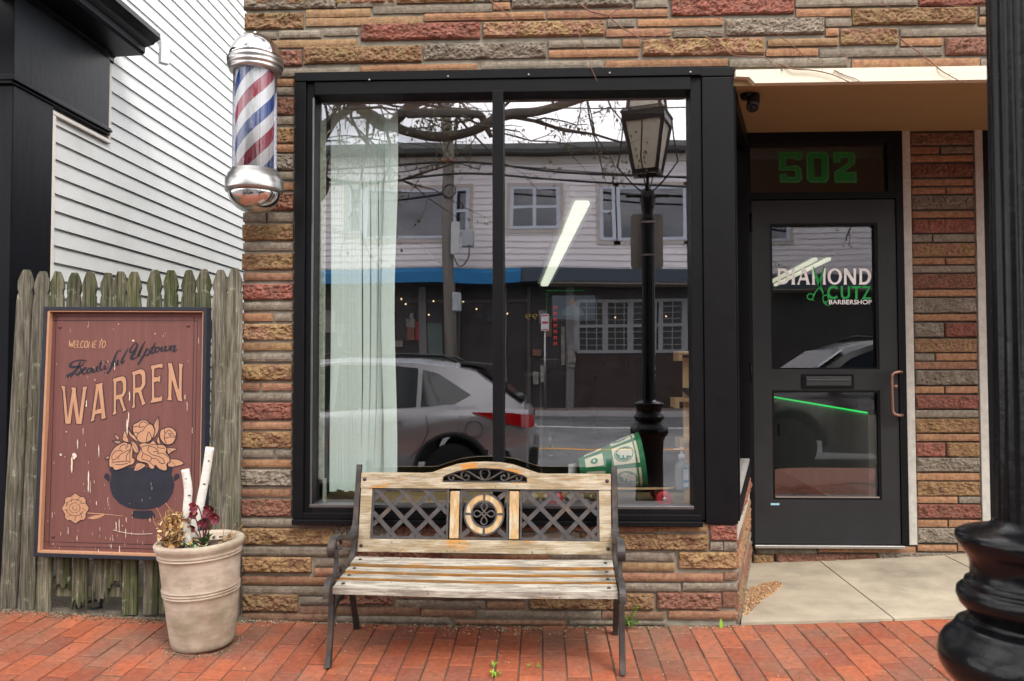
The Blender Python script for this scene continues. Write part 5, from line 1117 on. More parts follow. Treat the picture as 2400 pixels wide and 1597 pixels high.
# ---------------------------------------------------------------- bare creeper stems on the wall
cre = thing('creeper_vine', 'bare reddish creeper stems trailing over the brick above door and canopy', 'vine', at(1700, 100, -.03)); ro = random.Random(2)
vm = mat('creeper_stem', (.17, .085, .06), .8, var=.3, scale=60, bump=.1)
V = [[(1150, 2), (1165, 15), (1185, 30), (1205, 48), (1225, 62), (1245, 66)], [(1358, 8), (1380, 25), (1405, 32), (1425, 38), (1450, 60), (1475, 75), (1505, 92), (1520, 92), (1545, 82), (1575, 75), (1630, 70), (1690, 80), (1710, 90)], [(1425, 38), (1450, 22), (1475, 15)], [(1320, 28), (1340, 32), (1355, 48)], [(1355, 75), (1365, 100), (1378, 130), (1385, 158), (1400, 192)],
     [(1600, 0), (1640, 25), (1690, 45), (1720, 60)], [(1650, 85), (1690, 105), (1720, 130), (1790, 135), (1815, 155), (1835, 165)], [(1825, 85), (1850, 100), (1870, 118), (1890, 135), (1905, 142), (1935, 158)], [(1825, 150), (1860, 162), (1905, 165), (1950, 175), (1985, 190), (2000, 196)], [(1955, 165), (1975, 175), (2005, 185), (2022, 196)], [(2105, 85), (2120, 100), (2150, 120), (2185, 148), (2205, 165), (2230, 180), (2260, 196)], [(2065, 3), (2082, 18), (2085, 28)], [(2200, 0), (2225, 12), (2270, 15), (2310, 12)], [(1980, 125), (1985, 138), (1990, 148)]]
for i, P in enumerate(V):
    q = smooth2([tuple(at(x, y, -.034-.004*(i % 3)-(.016 if y > 158 else 0))) for x, y in P], 4); r0 = .0038 if i in (0, 1, 6, 8, 10) else .0026
    m = MB(); m.tube(q, [r0*(1-.6*k/len(q)) for k in range(len(q))], 6)
    for k in range(1, len(q)-1):
        if ro.random() < .35: p = Vector(q[k]); m.tube([p, p+Vector((ro.uniform(-.016, .016), -.006, ro.uniform(-.014, .014)))], [.0014, .0006], 5)
    m.build('stem', vm, cre)
# ---------------------------------------------------------------- things inside the shop window
bl = thing('vertical_blind', 'gathered mint white vertical blind hanging at the left of the display window', 'blind', (-1.0, .3, 2.6))
mint = mat('mint_blind_fabric', (.80, .97, .89), .7, var=.04, scale=60, bump=.05)
rg = random.Random(31)
nV = 22; Y0b = .22
xs0, xs1 = at(778, 700, Y0b).x, at(905, 700, Y0b).x
zbt = at(830, 1150, Y0b).z
for i in range(nV):
    t = i/(nV-1); xb = xs0+(xs1-xs0)*t; ph_ = rg.uniform(0, 6); m = MB(); n = 16; P = []
    lean = .018*(t > .55)*(i % 3 == 0); zb_ = zbt+rg.uniform(-.008, .012)+(.012 if .4 < t < .62 else 0)
    ang_ = radians(32+rg.uniform(-10, 10)); wv = .025
    for k in range(n+1):
        z = 2.62+(zb_-2.62)*k/n; f = k/n; dx = .007*sin(f*5+t*7)*f+lean*sin(f*pi)+(.012*f if t < .4 else -.004*f)
        for s_ in (-.5, 0, .5): P.append((xb+dx+cos(ang_)*wv*s_+(.004 if s_ == 0 else 0), Y0b+sin(ang_)*wv*s_-(.006 if s_ == 0 else 0), z))
    m.add(P, [(3*k+j, 3*k+j+1, 3*k+4+j, 3*k+3+j) for k in range(n) for j in (0, 1)], smooth=True); m.build('vane', mint, bl, recalc=False)
m = MB(); xa, xb = at(900, 700, .18).x, at(931, 700, .18).x; P = []
for k in range(21):
    z = 2.62+(zbt+.02-2.62)*k/20; f = k/20; dx = .006*sin(f*9)-.008*sin(f*3)
    for t in (0, .5, 1): P.append((xa+dx+(xb-xa)*t, .18-.006*sin(pi*t), z))
m.add(P, [(3*k+j, 3*k+j+1, 3*k+4+j, 3*k+3+j) for k in range(20) for j in (0, 1)], smooth=True); m.build('vane', mint, bl, recalc=False)
MB().box(xs0-.04, at(1640, 300, .22).x, .19, .25, 2.625, 2.665).build('head_rail', mat('rail_white', (.6, .6, .58), .5), bl)
# fluorescent strip
cl = thing('fluorescent_light', 'long lit fluorescent strip light on the shop ceiling', 'ceiling light', (.2, 4, 2.9))
n0, n1 = at(1365, 470, 2.35), at(1276, 660, 8.6)
zl = 2.615; dirv = (Vector((n1.x, n1.y, 0))-Vector((n0.x, n0.y, 0))); LL = dirv.length; dirv.normalize(); sdv = Vector((dirv.y, -dirv.x, 0)); o_ = Vector((n0.x, n0.y, 0))
def cb(mb, t0, t1, w0, w1, z0, z1): mb.hexa([tuple(o_+dirv*t+sdv*w_+Vector((0, 0, z))) for z in (z0, z1) for t, w_ in ((t0, w0), (t0, w1), (t1, w1), (t1, w0))])
hs_ = MB(); cb(hs_, -.18, LL+.05, -.11, .11, zl-.03, zl+.045); hs_.build('housing', mat('light_housing', (.5, .5, .48), .5), cl)
tube_m = mat('lit_diffuser', (.8, .8, .7), .5, var=0, bump=0, emit=(.92, .98, .78), estr=.85)
for k in range(5):
    a, b = LL*k/5+.012, LL*(k+1)/5-.012; m = MB(); cb(m, a, b, -.062, .062, zl-.075, zl-.0305); m.build('diffuser', tube_m, cl, bevel=.02)
c2 = thing('fluorescent_light', 'second lit fluorescent strip light seen through the door glass', 'ceiling light', (3.2, 6.5, 2.6))
e0, e1 = atz(1800, 668, 2.6), atz(1926, 604, 2.6); d2 = (e1-e0).normalized(); s2 = Vector((d2.y, -d2.x, 0))
def c2b(t0, t1, w0, w1, z0, z1): return MB().hexa([tuple(e0+d2*t+s2*w_+Vector((0, 0, z))) for z in (z0, z1) for t, w_ in ((t0, w0), (t0, w1), (t1, w1), (t1, w0))])
L2 = (e1-e0).length; c2b(-.05, L2+.05, -.13, .13, .0, .06).build('housing', _m['light_housing'], c2)
for w0 in (-.11, .05): c2b(0, L2, w0, w0+.05, -.04, -.0005).build('diffuser', mat('lit_tube', (.8, .8, .7), .5, var=0, bump=0, emit=(.95, .95, .70), estr=.55), c2, bevel=.01)
# tv, led edging, counters, chair, mirror tables
tvp = at(1342, 722, 7.6)
tv = thing('television', 'wall television showing a person in a pale blue shirt, edged with green lights', 'television', tuple(tvp))
tx0, tx1, tz0_, tz1_ = at(1291, 720, 7.6).x, at(1398, 720, 7.6).x, at(1340, 752, 7.6).z, at(1340, 690, 7.6).z
MB().box(tx0, tx1, 7.6, 7.66, tz0_, tz1_).build('case', bkp, tv)
MB().box(tx0+.02, tx1-.02, 7.594, 7.6, tz0_+.02, tz1_-.02).build('screen', mat('tv_screen', (.01, .012, .015), .2, emit=(.03, .04, .05), estr=1, bump=0, var=0), tv)
pm_ = MB(); sx_, sz_ = tvp.x, tvp.z; im = lambda u, v, d: (sx_+u, 7.593-d*.002, sz_+v)
pm_.prism([(-.16, -.11), (-.15, -.03), (-.09, .02), (-.02, .04), (.03, .04), (.09, .01), (.15, -.05), (.17, -.11)], im, 0, 1); pm_.build('shirt_picture', mat('screen_shirt', (.1, .15, .18), .5, emit=(.13, .17, .2), estr=.35, bump=0, var=0), tv)
MB().prism([(x, y) for x, y in arc(0, .085, .042, .056, 0, 345, 20)], im, 0, 1.4).build('face_picture', mat('screen_face', (.3, .18, .12), .5, emit=(.2, .12, .09), estr=.35, bump=0, var=0), tv)
led = mat('green_led', (.02, .3, .06), .5, var=0, bump=0, emit=(.02, 1.0, .15), estr=.8)
lb = MB()
for k in range(26): lb.box(tx0-.06+k*.021, tx0-.056+k*.021, 7.58, 7.59, tz1_+.05, tz1_+.054)
for k in range(17): lb.box(tx0-.06, tx0-.056, 7.58, 7.59, tz1_+.05-k*.026, tz1_+.054-k*.026)
tag(lb.build('green_light_string', led), 'dotted green light string framing the wall television', 'lights')
ns = MB(); q0, q1 = at(1303, 720, 7.3), at(1303, 805, 7.3)
for k in range(7):
    z = q0.z+(q1.z-q0.z)*k/6; ns.box(q0.x-.03, q0.x+.012, 7.3, 7.31, z, z+.012); ns.box(q0.x-.03, q0.x-.02, 7.3, 7.31, z-.03, z); ns.box(q0.x+.004, q0.x+.012, 7.3, 7.31, z-.03, z-.008)
tag(ns.build('red_light_sign', mat('red_led', (.5, .02, .02), .5, var=0, bump=0, emit=(1, .04, .04), estr=.4)), 'narrow vertical red lit sign deep inside the shop', 'sign')
ct = thing('reception_counter', 'grey reception counter with a green light strip under its black ledge', 'counter', (2.3, 3, .15))
ca_, cb_ = atz(1806, 929, .98), atz(2062, 972, .98)
cd = (cb_-ca_).normalized(); cn = Vector((cd.y, -cd.x, 0)); c0 = ca_-cd*1.2; c1 = ca_+cd*((1.36-ca_.y)/cd.y)
off = -cn if cn.x < 0 else cn
def cslab(z0, z1, o0, o1): return MB().hexa([tuple(Vector((p.x, p.y, 0))+off*o+Vector((0, 0, z))) for z in (z0, z1) for p, o in ((c0, o0), (c1, o0), (c1, o1), (c0, o1))])
cslab(.30, .965, .0, .4).build('counter_front', mat('grey_counter', (.5, .5, .47), .6, var=.12, scale=5), ct)
cslab(.15, .299, .02, .4).build('plinth', wallg, ct)
cslab(.995, 1.09, -.06, .42).build('ledge', bkp, ct)
cslab(.974, .983, -.012, -.002).build('light_strip', led, ct)
so_ = at(1826, 993, 4.45); p_ = ca_.lerp(cb_, .1); MB().hexa([tuple(Vector((p_.x, p_.y, .62))-off*o+cd*t+Vector((0, 0, z))) for z in (0, .11) for t, o in ((0, .0), (.07, .0), (.07, .006), (0, .006))]).build('socket', bkp, ct)
# barber chairs and a work bench far inside, all in shade
def barber_chair(x, y, lab):
    t = thing('barber_chair', lab, 'chair', (x, y, .15), 'barber chairs inside the shop'); M = mat('black_vinyl', (.02, .02, .022), .3, bump=.05)
    MB().lathe([(.26, .15), (.25, .18), (.05, .2), (.045, .5), (.06, .52)], (x, y, 0), 24).build('pedestal', CHROME, t)
    MB().box(x-.26, x+.26, y-.26, y+.26, .52, .64).build('seat', M, t, bevel=.04); m = MB(); m.box(x-.25, x+.25, y+.2, y+.32, .66, 1.2); m.box(x-.14, x+.14, y+.22, y+.31, 1.22, 1.38); m.build('backrest', M, t, bevel=.04)
    m = MB(); [m.box(x+s*.3-.035, x+s*.3+.035, y-.2, y+.25, .78, .83) for s in (-1, 1)]; m.build('armrest', M, t, bevel=.015)
barber_chair(.85, 5.2, 'black barber chair nearer the window in the dim shop')
barber_chair(.1, 6.3, 'black barber chair farther back in the dim shop')
wt = thing('work_table', 'small white trolley table standing in the dim shop', 'table', (.1, 4.6, .15)); wt_m = mat('trolley_white', (.45, .45, .42), .5)
a, b = at(1236, 875, 4.6), at(1268, 920, 4.6); MB().box(a.x-.02, b.x+.02, 4.5, 4.8, a.z-.03, a.z).build('table_top', wt_m, wt)
for dx in (a.x, b.x): MB().box(dx-.012, dx+.012, 4.52, 4.55, .15, a.z-.0305).build('leg', wt_m, wt)
# plywood display tower
tw_ = thing('display_tower', 'plywood display stand with three small shelves at the window edge', 'display stand', (.8, .3, .58))
ty = .33; s0, s1 = at(1599, 820, ty).x, at(1608, 820, ty).x
plw = mat('pale_plywood', (.56, .38, .19), .6, var=.2, scale=10, stretch=(5, 5, .4), bump=.1)
px_a, px_b = at(1601, 900, ty).x, at(1613, 900, ty).x
m = MB(); m.box(px_a, px_b, ty, ty+.02, .58, at(1606, 830, ty).z-.0205); m.box(px_a+.03, px_b+.1, ty+.022, ty+.04, .58, at(1606, 830, ty).z-.0205); m.build('upright', plw, tw_)
for x0, y0 in ((1590, 823), (1583, 934), (1594, 1030)):
    p = at(x0, y0, ty-.08); m = MB(); m.box(p.x, p.x+.3, ty-.08, ty+.08, p.z-.018, p.z); m.box(p.x, p.x+.02, ty-.08, ty+.08, p.z-.05, p.z-.0185); m.build('shelf', plw, tw_)
p = at(1605, 918, ty-.02); bw = thing('black_bowl', 'black bowl on the middle shelf of the plywood stand', 'bowl', tuple(p)); zsb = at(1583, 934, ty-.08).z+.001
MB().lathe([(.03, zsb), (.05, zsb+.02), (.085, zsb+.052), (.08, zsb+.052), (.045, zsb+.02), (.001, zsb+.01)], (p.x+.055, ty, 0), 32, cap=False).build('bowl', bkp, bw)
# longboard with red wheels
lbY = .27; sh_z = .581
lo = thing('longboard', 'wooden longboard with red wheels standing on the display shelf', 'skateboard', (.55, lbY, sh_z))
dz = at(1560, 1142, lbY-.1).z; x0, x1 = at(1345, 1135, lbY).x, at(1590, 1135, lbY).x
q = [(x0-.25, .0), (x0-.2, .07), (x0, .105), (x1-.12, .105), (x1-.03, .07), (x1, .0)]; out_ = [(x, lbY+y) for x, y in q]+[(x, lbY-y) for x, y in reversed(q[1:-1])]
m = MB(); m.prism([(x, y) for x, y in smooth2(out_+[out_[0]], 3)[:-1]], lambda u, v, d: (u, v, d+.02*((u-(x0+x1)/2)/.5)**2*.3), dz-.012, dz-.0015); m.build('deck', plw, lo)
m = MB(); m.prism([(x, y) for x, y in smooth2(out_+[out_[0]], 3)[:-1]], lambda u, v, d: (u, v, d+.02*((u-(x0+x1)/2)/.5)**2*.3), dz-.001, dz+.001); m.build('grip_tape', bkp, lo)
rw_m = mat('red_wheel', (.5, .02, .035), .4, var=.05, bump=.02)
wx = at(1556, 1169, lbY-.1); 
wr_ = .5*(dz-.012-sh_z) if False else max(.028, wx.z-sh_z)
for sx_ in (wx.x, x0-.1):
    m = MB(); m.beam((sx_, lbY-.1, sh_z+wr_), (sx_, lbY+.1, sh_z+wr_), .014, .014); m.box(sx_-.03, sx_+.03, lbY-.03, lbY+.03, sh_z+wr_, dz-.0125); m.build('truck', ALU, lo)
    for s in (-1, 1):
        m = MB(); m.lathe([(.012, -.022), (wr_*.9, -.022), (wr_, -.015), (wr_, .015), (wr_*.9, .022), (.012, .022)], (sx_, lbY+s*.1, sh_z+wr_), 28, axis=(0, 1, 0)); wh = m.build('wheel', rw_m, lo)
        MB().lathe([(.011, -.024), (.011, .024)], (sx_, lbY+s*.1, sh_z+wr_), 12, axis=(0, 1, 0)).build('hub', ALU, wh)
# cone of green drink packaging lying on the board
lp = thing('packaging_cone', 'lampshade-like cone of green and cream drink cartons lying on the longboard', 'lampshade', (.45, .27, .7))
Yc = .26; la_ = at(1358, 1100, Yc); lb_ = at(1505, 1080, Yc); ax = (lb_-la_).normalized(); R0, R1 = .055, .148
cy0 = la_; cL = (lb_-la_).length
gm = mat('carton_green', (.02, .2, .085), .35, var=.1, bump=.03, coat=.3); cm = mat('carton_cream', (.78, .75, .55), .4, var=.1, scale=30, bump=.03)
def conemap(u, a, d):        # u along 0..1, a degrees around from street-facing front, upward positive
    r = R0+(R1-R0)*u+d; up_ = Vector((0, 0, 1)); up_ = (up_-ax*up_.dot(ax)).normalized(); fr_ = Vector((0, -1, 0)); fr_ = (fr_-ax*fr_.dot(ax)-up_*fr_.dot(up_)).normalized()
    return tuple(cy0+ax*cL*u+fr_*r*cos(radians(a))+up_*r*sin(radians(a)))
def conepatch(mb, u0, u1, a0, a1, d, n=10):
    P = [conemap(u0+(u1-u0)*j/2, a0+(a1-a0)*i/n, d) for j in range(3) for i in range(n+1)]
    mb.add(P, [(j*(n+1)+i, j*(n+1)+i+1, (j+1)*(n+1)+i+1, (j+1)*(n+1)+i) for j in range(2) for i in range(n)], smooth=True)
m = MB(); conepatch(m, 0, 1, -180, 180, 0, 48); conepatch(m, 1, 1.0, -180, 180, -.004, 48); m.build('cone', gm, lp)
m = MB()
for k in range(6):
    a = -150+k*60
    conepatch(m, .10, .38, a-20, a+22, .0015, 6); conepatch(m, .48, .92, a-25, a+25, .0015, 8)
cp_ = m.build('cream_label', cm, lp)
m = MB()
for k in range(6):
    a = -150+k*60; c_ = [conemap(.7+.15*sin(t), a+19*cos(t), .003) for t in [i*2*pi/20 for i in range(20)]]; m.add(c_, [tuple(range(20))]); conepatch(m, .48, .53, a-25, a+25, .0028, 6); conepatch(m, .86, .885, a-25, a+25, .0028, 6)
    c_ = [conemap(.24+.06*sin(t), a+11*cos(t), .003) for t in [i*2*pi/16 for i in range(16)]]; m.add(c_, [tuple(range(16))])
em = m.build('oval_emblem', gm, cp_, recalc=False)
m = MB(); wv_ = mat('emblem_white', (.7, .72, .68), .5, bump=0)
for k in range(6):
    a = -150+k*60
    m.ribbon([(t, 0) for t in range(21)], 1, lambda u, v, d: conemap(.7+(.128+.008*(v > 0))*sin(u*2*pi/20), a+(16.2+1.0*(v > 0))*cos(u*2*pi/20), .0045+d*.0003), 0, 1)
    for uu, w0 in ((.64, 9), (.7, 11), (.75, 7)): conepatch(m, uu, uu+.028, a-w0, a+w0, .0045, 6)
    conepatch(m, .225, .25, a-5, a+5, .0045, 4)
m.build('emblem_mark', wv_, cp_, recalc=False)
# hand sanitiser
sb_ = thing('sanitiser_bottle', 'clear pump bottle of hand sanitiser with a blue edged label', 'bottle', (.7, .22, sh_z))
pb_ = at(1600, 1150, .2); zb_b = pb_.z+.004; zb_t = at(1600, 1085, .2).z; bx_ = pb_.x
clr = glass_mat('clear_plastic', .04, (.85, .92, .92), frs=.6); gel = mat('clear_gel', (.55, .68, .7), .15, var=.05, bump=0, trans=.6)
m = MB(); m.lathe([(.034, zb_b), (.036, zb_b+.006), (.036, zb_b+.115), (.03, zb_b+.13), (.014, zb_b+.14), (.013, zb_b+.15)], (bx_, .22, 0), 28); bo_ = m.build('bottle', gel, sb_)
m = MB(); m.lathe([(.016, zb_b+.15), (.016, zb_b+.175), (.006, zb_b+.176), (.006, zb_b+.2), (.011, zb_b+.2), (.011, zb_b+.208)], (bx_, .22, 0), 20); m.beam((bx_, .22, zb_b+.204), (bx_-.045, .21, zb_b+.201), .009, .007); m.build('pump', mat('pump_white', (.7, .72, .72), .4, bump=0), sb_)
m = MB(); lab = [(bx_+.0366*sin(a), .22-.0366*cos(a)) for a in [radians(-8+i*9) for i in range(9)]]
m.add([(x, y, z) for z in (zb_b+.012, zb_b+.11) for x, y in lab], [(i, i+1, 10+i, 9+i) for i in range(8)]); lb_o = m.build('blue_label', mat('label_blue', (.08, .33, .62), .5, bump=0), bo_, recalc=False)
m = MB(); lab = [(bx_+.037*sin(a), .22-.037*cos(a)) for a in [radians(2+i*6) for i in range(9)]]
m.add([(x, y, z) for z in (zb_b+.05, zb_b+.103) for x, y in lab], [(i, i+1, 10+i, 9+i) for i in range(8)]); m.add([(x, y, z) for z in (zb_b+.016, zb_b+.036) for x, y in lab], [(i, i+1, 10+i, 9+i) for i in range(8)]); m.build('label_panel', mat('label_white', (.62, .66, .68), .5, bump=0), bo_, recalc=False)
# small black speaker-like box and white carton beside the cone
bx2 = thing('white_card', 'curled white printed card standing left of the packaging cone', 'card', tuple(at(1345, 1110, .24))); m = MB(); a, b = at(1332, 1088, .24), at(1352, 1128, .24)
P = [(a.x+(b.x-a.x)*t, .24+.05*t*t, z) for z in (.582, a.z) for t in (0, .25, .5, .75, 1)]; m.add(P, [(i, i+1, 6+i, 5+i) for i in range(4)]); m.add([(p[0], p[1]+.0015, p[2]) for p in P], [(i, i+1, 6+i, 5+i) for i in range(4)]); m.build('card', mat('card_white', (.5, .5, .52), .6, var=.3, scale=40), bx2)
# ---------------------------------------------------------------- the street lamp
lx, ly = .852, -2.40; lz = ground(lx, ly)-.0
lamp = thing('street_lamp', 'black cast iron lantern street lamp at the kerb, close to the camera', 'street lamp', (lx, ly, lz))
lpm = mat('glossy_black_iron', (.0035, .0035, .0045), .22, var=.3, scale=20, bump=.35, bscale=28, bdist=.004, rvar=.08, speck=(130, .76, (.07, .06, .05)), spec=.2)
LC = (lx, ly, 0)
base = [(.16, lz-.02), (.162, lz+.08), (.145, lz+.1), (.118, lz+.14), (.108, lz+.3), (.106, lz+.60), (.112, .69), (.124, .722), (.136, .735), (.146, .752), (.1495, .772), (.146, .79), (.138, .803), (.128, .812), (.122, .819), (.119, .826), (.110, .829), (.10, .832), (.095, .838), (.096, .842),
        (.103, .851), (.112, .861), (.1175, .875), (.116, .886), (.109, .892), (.103, .894), (.1045, .897), (.1035, .902), (.097, .905), (.0945, .908), (.0945, .928), (.096, .936), (.099, .945), (.105, .954), (.112, .963), (.1175, .976), (.1165, .985), (.108, .990), (.085, .996), (.064, 1.002), (.057, 1.012)]
MB().lathe(base, LC, 64).build('cast_base', lpm, lamp)
flute = lambda a, z: 1-.07*max(0, sin(8*a))**2
sh = MB(); sh.lathe([(.0555, 1.005), (.053, 1.2), (.052, 1.32)], LC, 96, cap=False, rfun=lambda a, z: 1-.10*(abs(sin(6*a))**6)*(1 if z > 1.06 else 0)); sh.lathe([(.052, 1.32), (.0505, 2.3), (.05, 2.42)], LC, 96, cap=False, rfun=lambda a, z: 1-.10*abs(sin(6*a))**6)
sh.lathe([(.05, 2.42), (.056, 2.44), (.05, 2.47), (.044, 2.5), (.05, 2.54), (.062, 2.6), (.06, 2.66), (.045, 2.69), (.03, 2.7)], LC, 40); sh_o = sh.build('fluted_shaft', lpm, lamp)
lb = MB(); lb.tube([(lx-.17, ly, 2.645), (lx-.155, ly, 2.645), (lx-.13, ly, 2.645), (lx-.07, ly, 2.645), (lx+.07, ly, 2.645), (lx+.13, ly, 2.645), (lx+.155, ly, 2.645), (lx+.17, ly, 2.645)], [.012, .018, .012, .016, .016, .012, .018, .012], 10); lb.build('ladder_bar', lpm, lamp)
ct_ = MB(); dstr = [(-.03, -.012), (-.01, -.012), (.012, -.012)]
fr_ = MB()
zs = 2.83; wb, ww, zw, zw2 = .088, .16, 3.25, 3.34
def lq(w_, z, a): return Vector((lx+w_*cos(a)*1.414, ly+w_*sin(a)*1.414, z))
A4 = [radians(45+20+90*k) for k in range(4)]
for k in range(4):
    a, b = A4[k], A4[(k+1) % 4]
    fr_.beam(lq(wb, zs, a), lq(ww, zw, a), .022, .022); fr_.beam(lq(wb, zs, a), lq(wb, zs, b), .03, .03); fr_.beam(lq(ww, zw, a), lq(ww, zw, b), .02, .05)
    m1_, m2_ = lq(wb, zs, a).lerp(lq(wb, zs, b), .5), lq(ww, zw, a).lerp(lq(ww, zw, b), .5)
    fr_.hexa([lq(ww, zw+.01, a), lq(ww, zw+.01, b), lq(ww+.02, zw+.05, b), lq(ww+.02, zw+.05, a), lq(ww-.02, zw2, a), lq(ww-.02, zw2, b), lq(ww-.03, zw2, b), lq(ww-.03, zw2, a)])
    fr_.beam(lq(ww-.03, zw2, a), lq(.09, 3.74, a), .02, .02); fr_.beam(lq(.09, 3.74, a), lq(.09, 3.74, b), .03, .03)
    fr_.tube([lq(.03, 2.68, a+.78), lq(.09, 2.76, a+.78), lq(.17, 2.9, a+.78), lq(.15, 3.08, a+.78), lq(ww-.02, zw, a+.78)], .006, 6)
fr_.tube([(lx, ly, 2.69), (lx, ly, 2.84)], .012, 8); fr_.lathe([(.15, 3.74), (.12, 3.78), (.05, 3.85), (.02, 3.92), (.03, 3.95), (.001, 3.99)], LC, 24)
lan = fr_.build('lantern_frame', lpm, lamp)
gl_ = MB()
for k in range(4):
    a, b = A4[k], A4[(k+1) % 4]; gl_.add([lq(wb-.004, zs, a), lq(wb-.004, zs, b), lq(ww-.006, zw, b), lq(ww-.006, zw, a)], [(0, 1, 2, 3)]); gl_.add([lq(ww-.034, zw2, a), lq(ww-.034, zw2, b), lq(.086, 3.74, b), lq(.086, 3.74, a)], [(0, 1, 2, 3)])
gl_.build('lantern_pane', mat('frosted_lantern_glass', (.8, .74, .6), .4, trans=.25, var=.05, bump=0), lan)
MB().lathe([(.03, 2.86), (.035, 2.9), (.05, 3.0), (.045, 3.06), (.02, 3.1), (.001, 3.11)], LC, 20).build('bulb', mat('bulb_white', (.5, .48, .42), .3, bump=0), lan)
# raised maker's lettering on the shaft (illegible dashes in the photograph)
em_ = MB(); rg = random.Random(9)
for row, zr in ((0, 1.142), (1, 1.125)):
    for k in range(5):
        a = radians(-118+k*9); r = .0532
        em_.hexa([(lx+(r+e)*cos(a+da), ly+(r+e)*sin(a+da), zr+dz) for dz in (0, .011 if row == 0 else .003) for e, da in ((-.004, -.045), (.0015, -.045), (.0015, .045), (-.004, .045))])
em_.build('raised_lettering', lpm, sh_o)
sg = thing('parking_sign', 'metal parking sign fixed to the street lamp facing the road', 'sign', (lx, ly-.06, 2.3))
m = MB(); P = arc(.1, .19, .03, .03, 0, 90, 5)+arc(-.1, .19, .03, .03, 90, 180, 5)+arc(-.1, -.19, .03, .03, 180, 270, 5)+arc(.1, -.19, .03, .03, 270, 360, 5)
m.prism(P, lambda u, v, d: (lx+u, ly-.066-d, 2.29+v), 0, .003); m.build('sign_plate', mat('sign_back_metal', (.30, .27, .24), .5, .3, var=.1), sg)
m = MB(); [m.box(lx-.055, lx+.055, ly-.0659, ly+.056, z, z+.016) for z in (2.16, 2.42)]; m.build('band_clamp', ALU, sg)
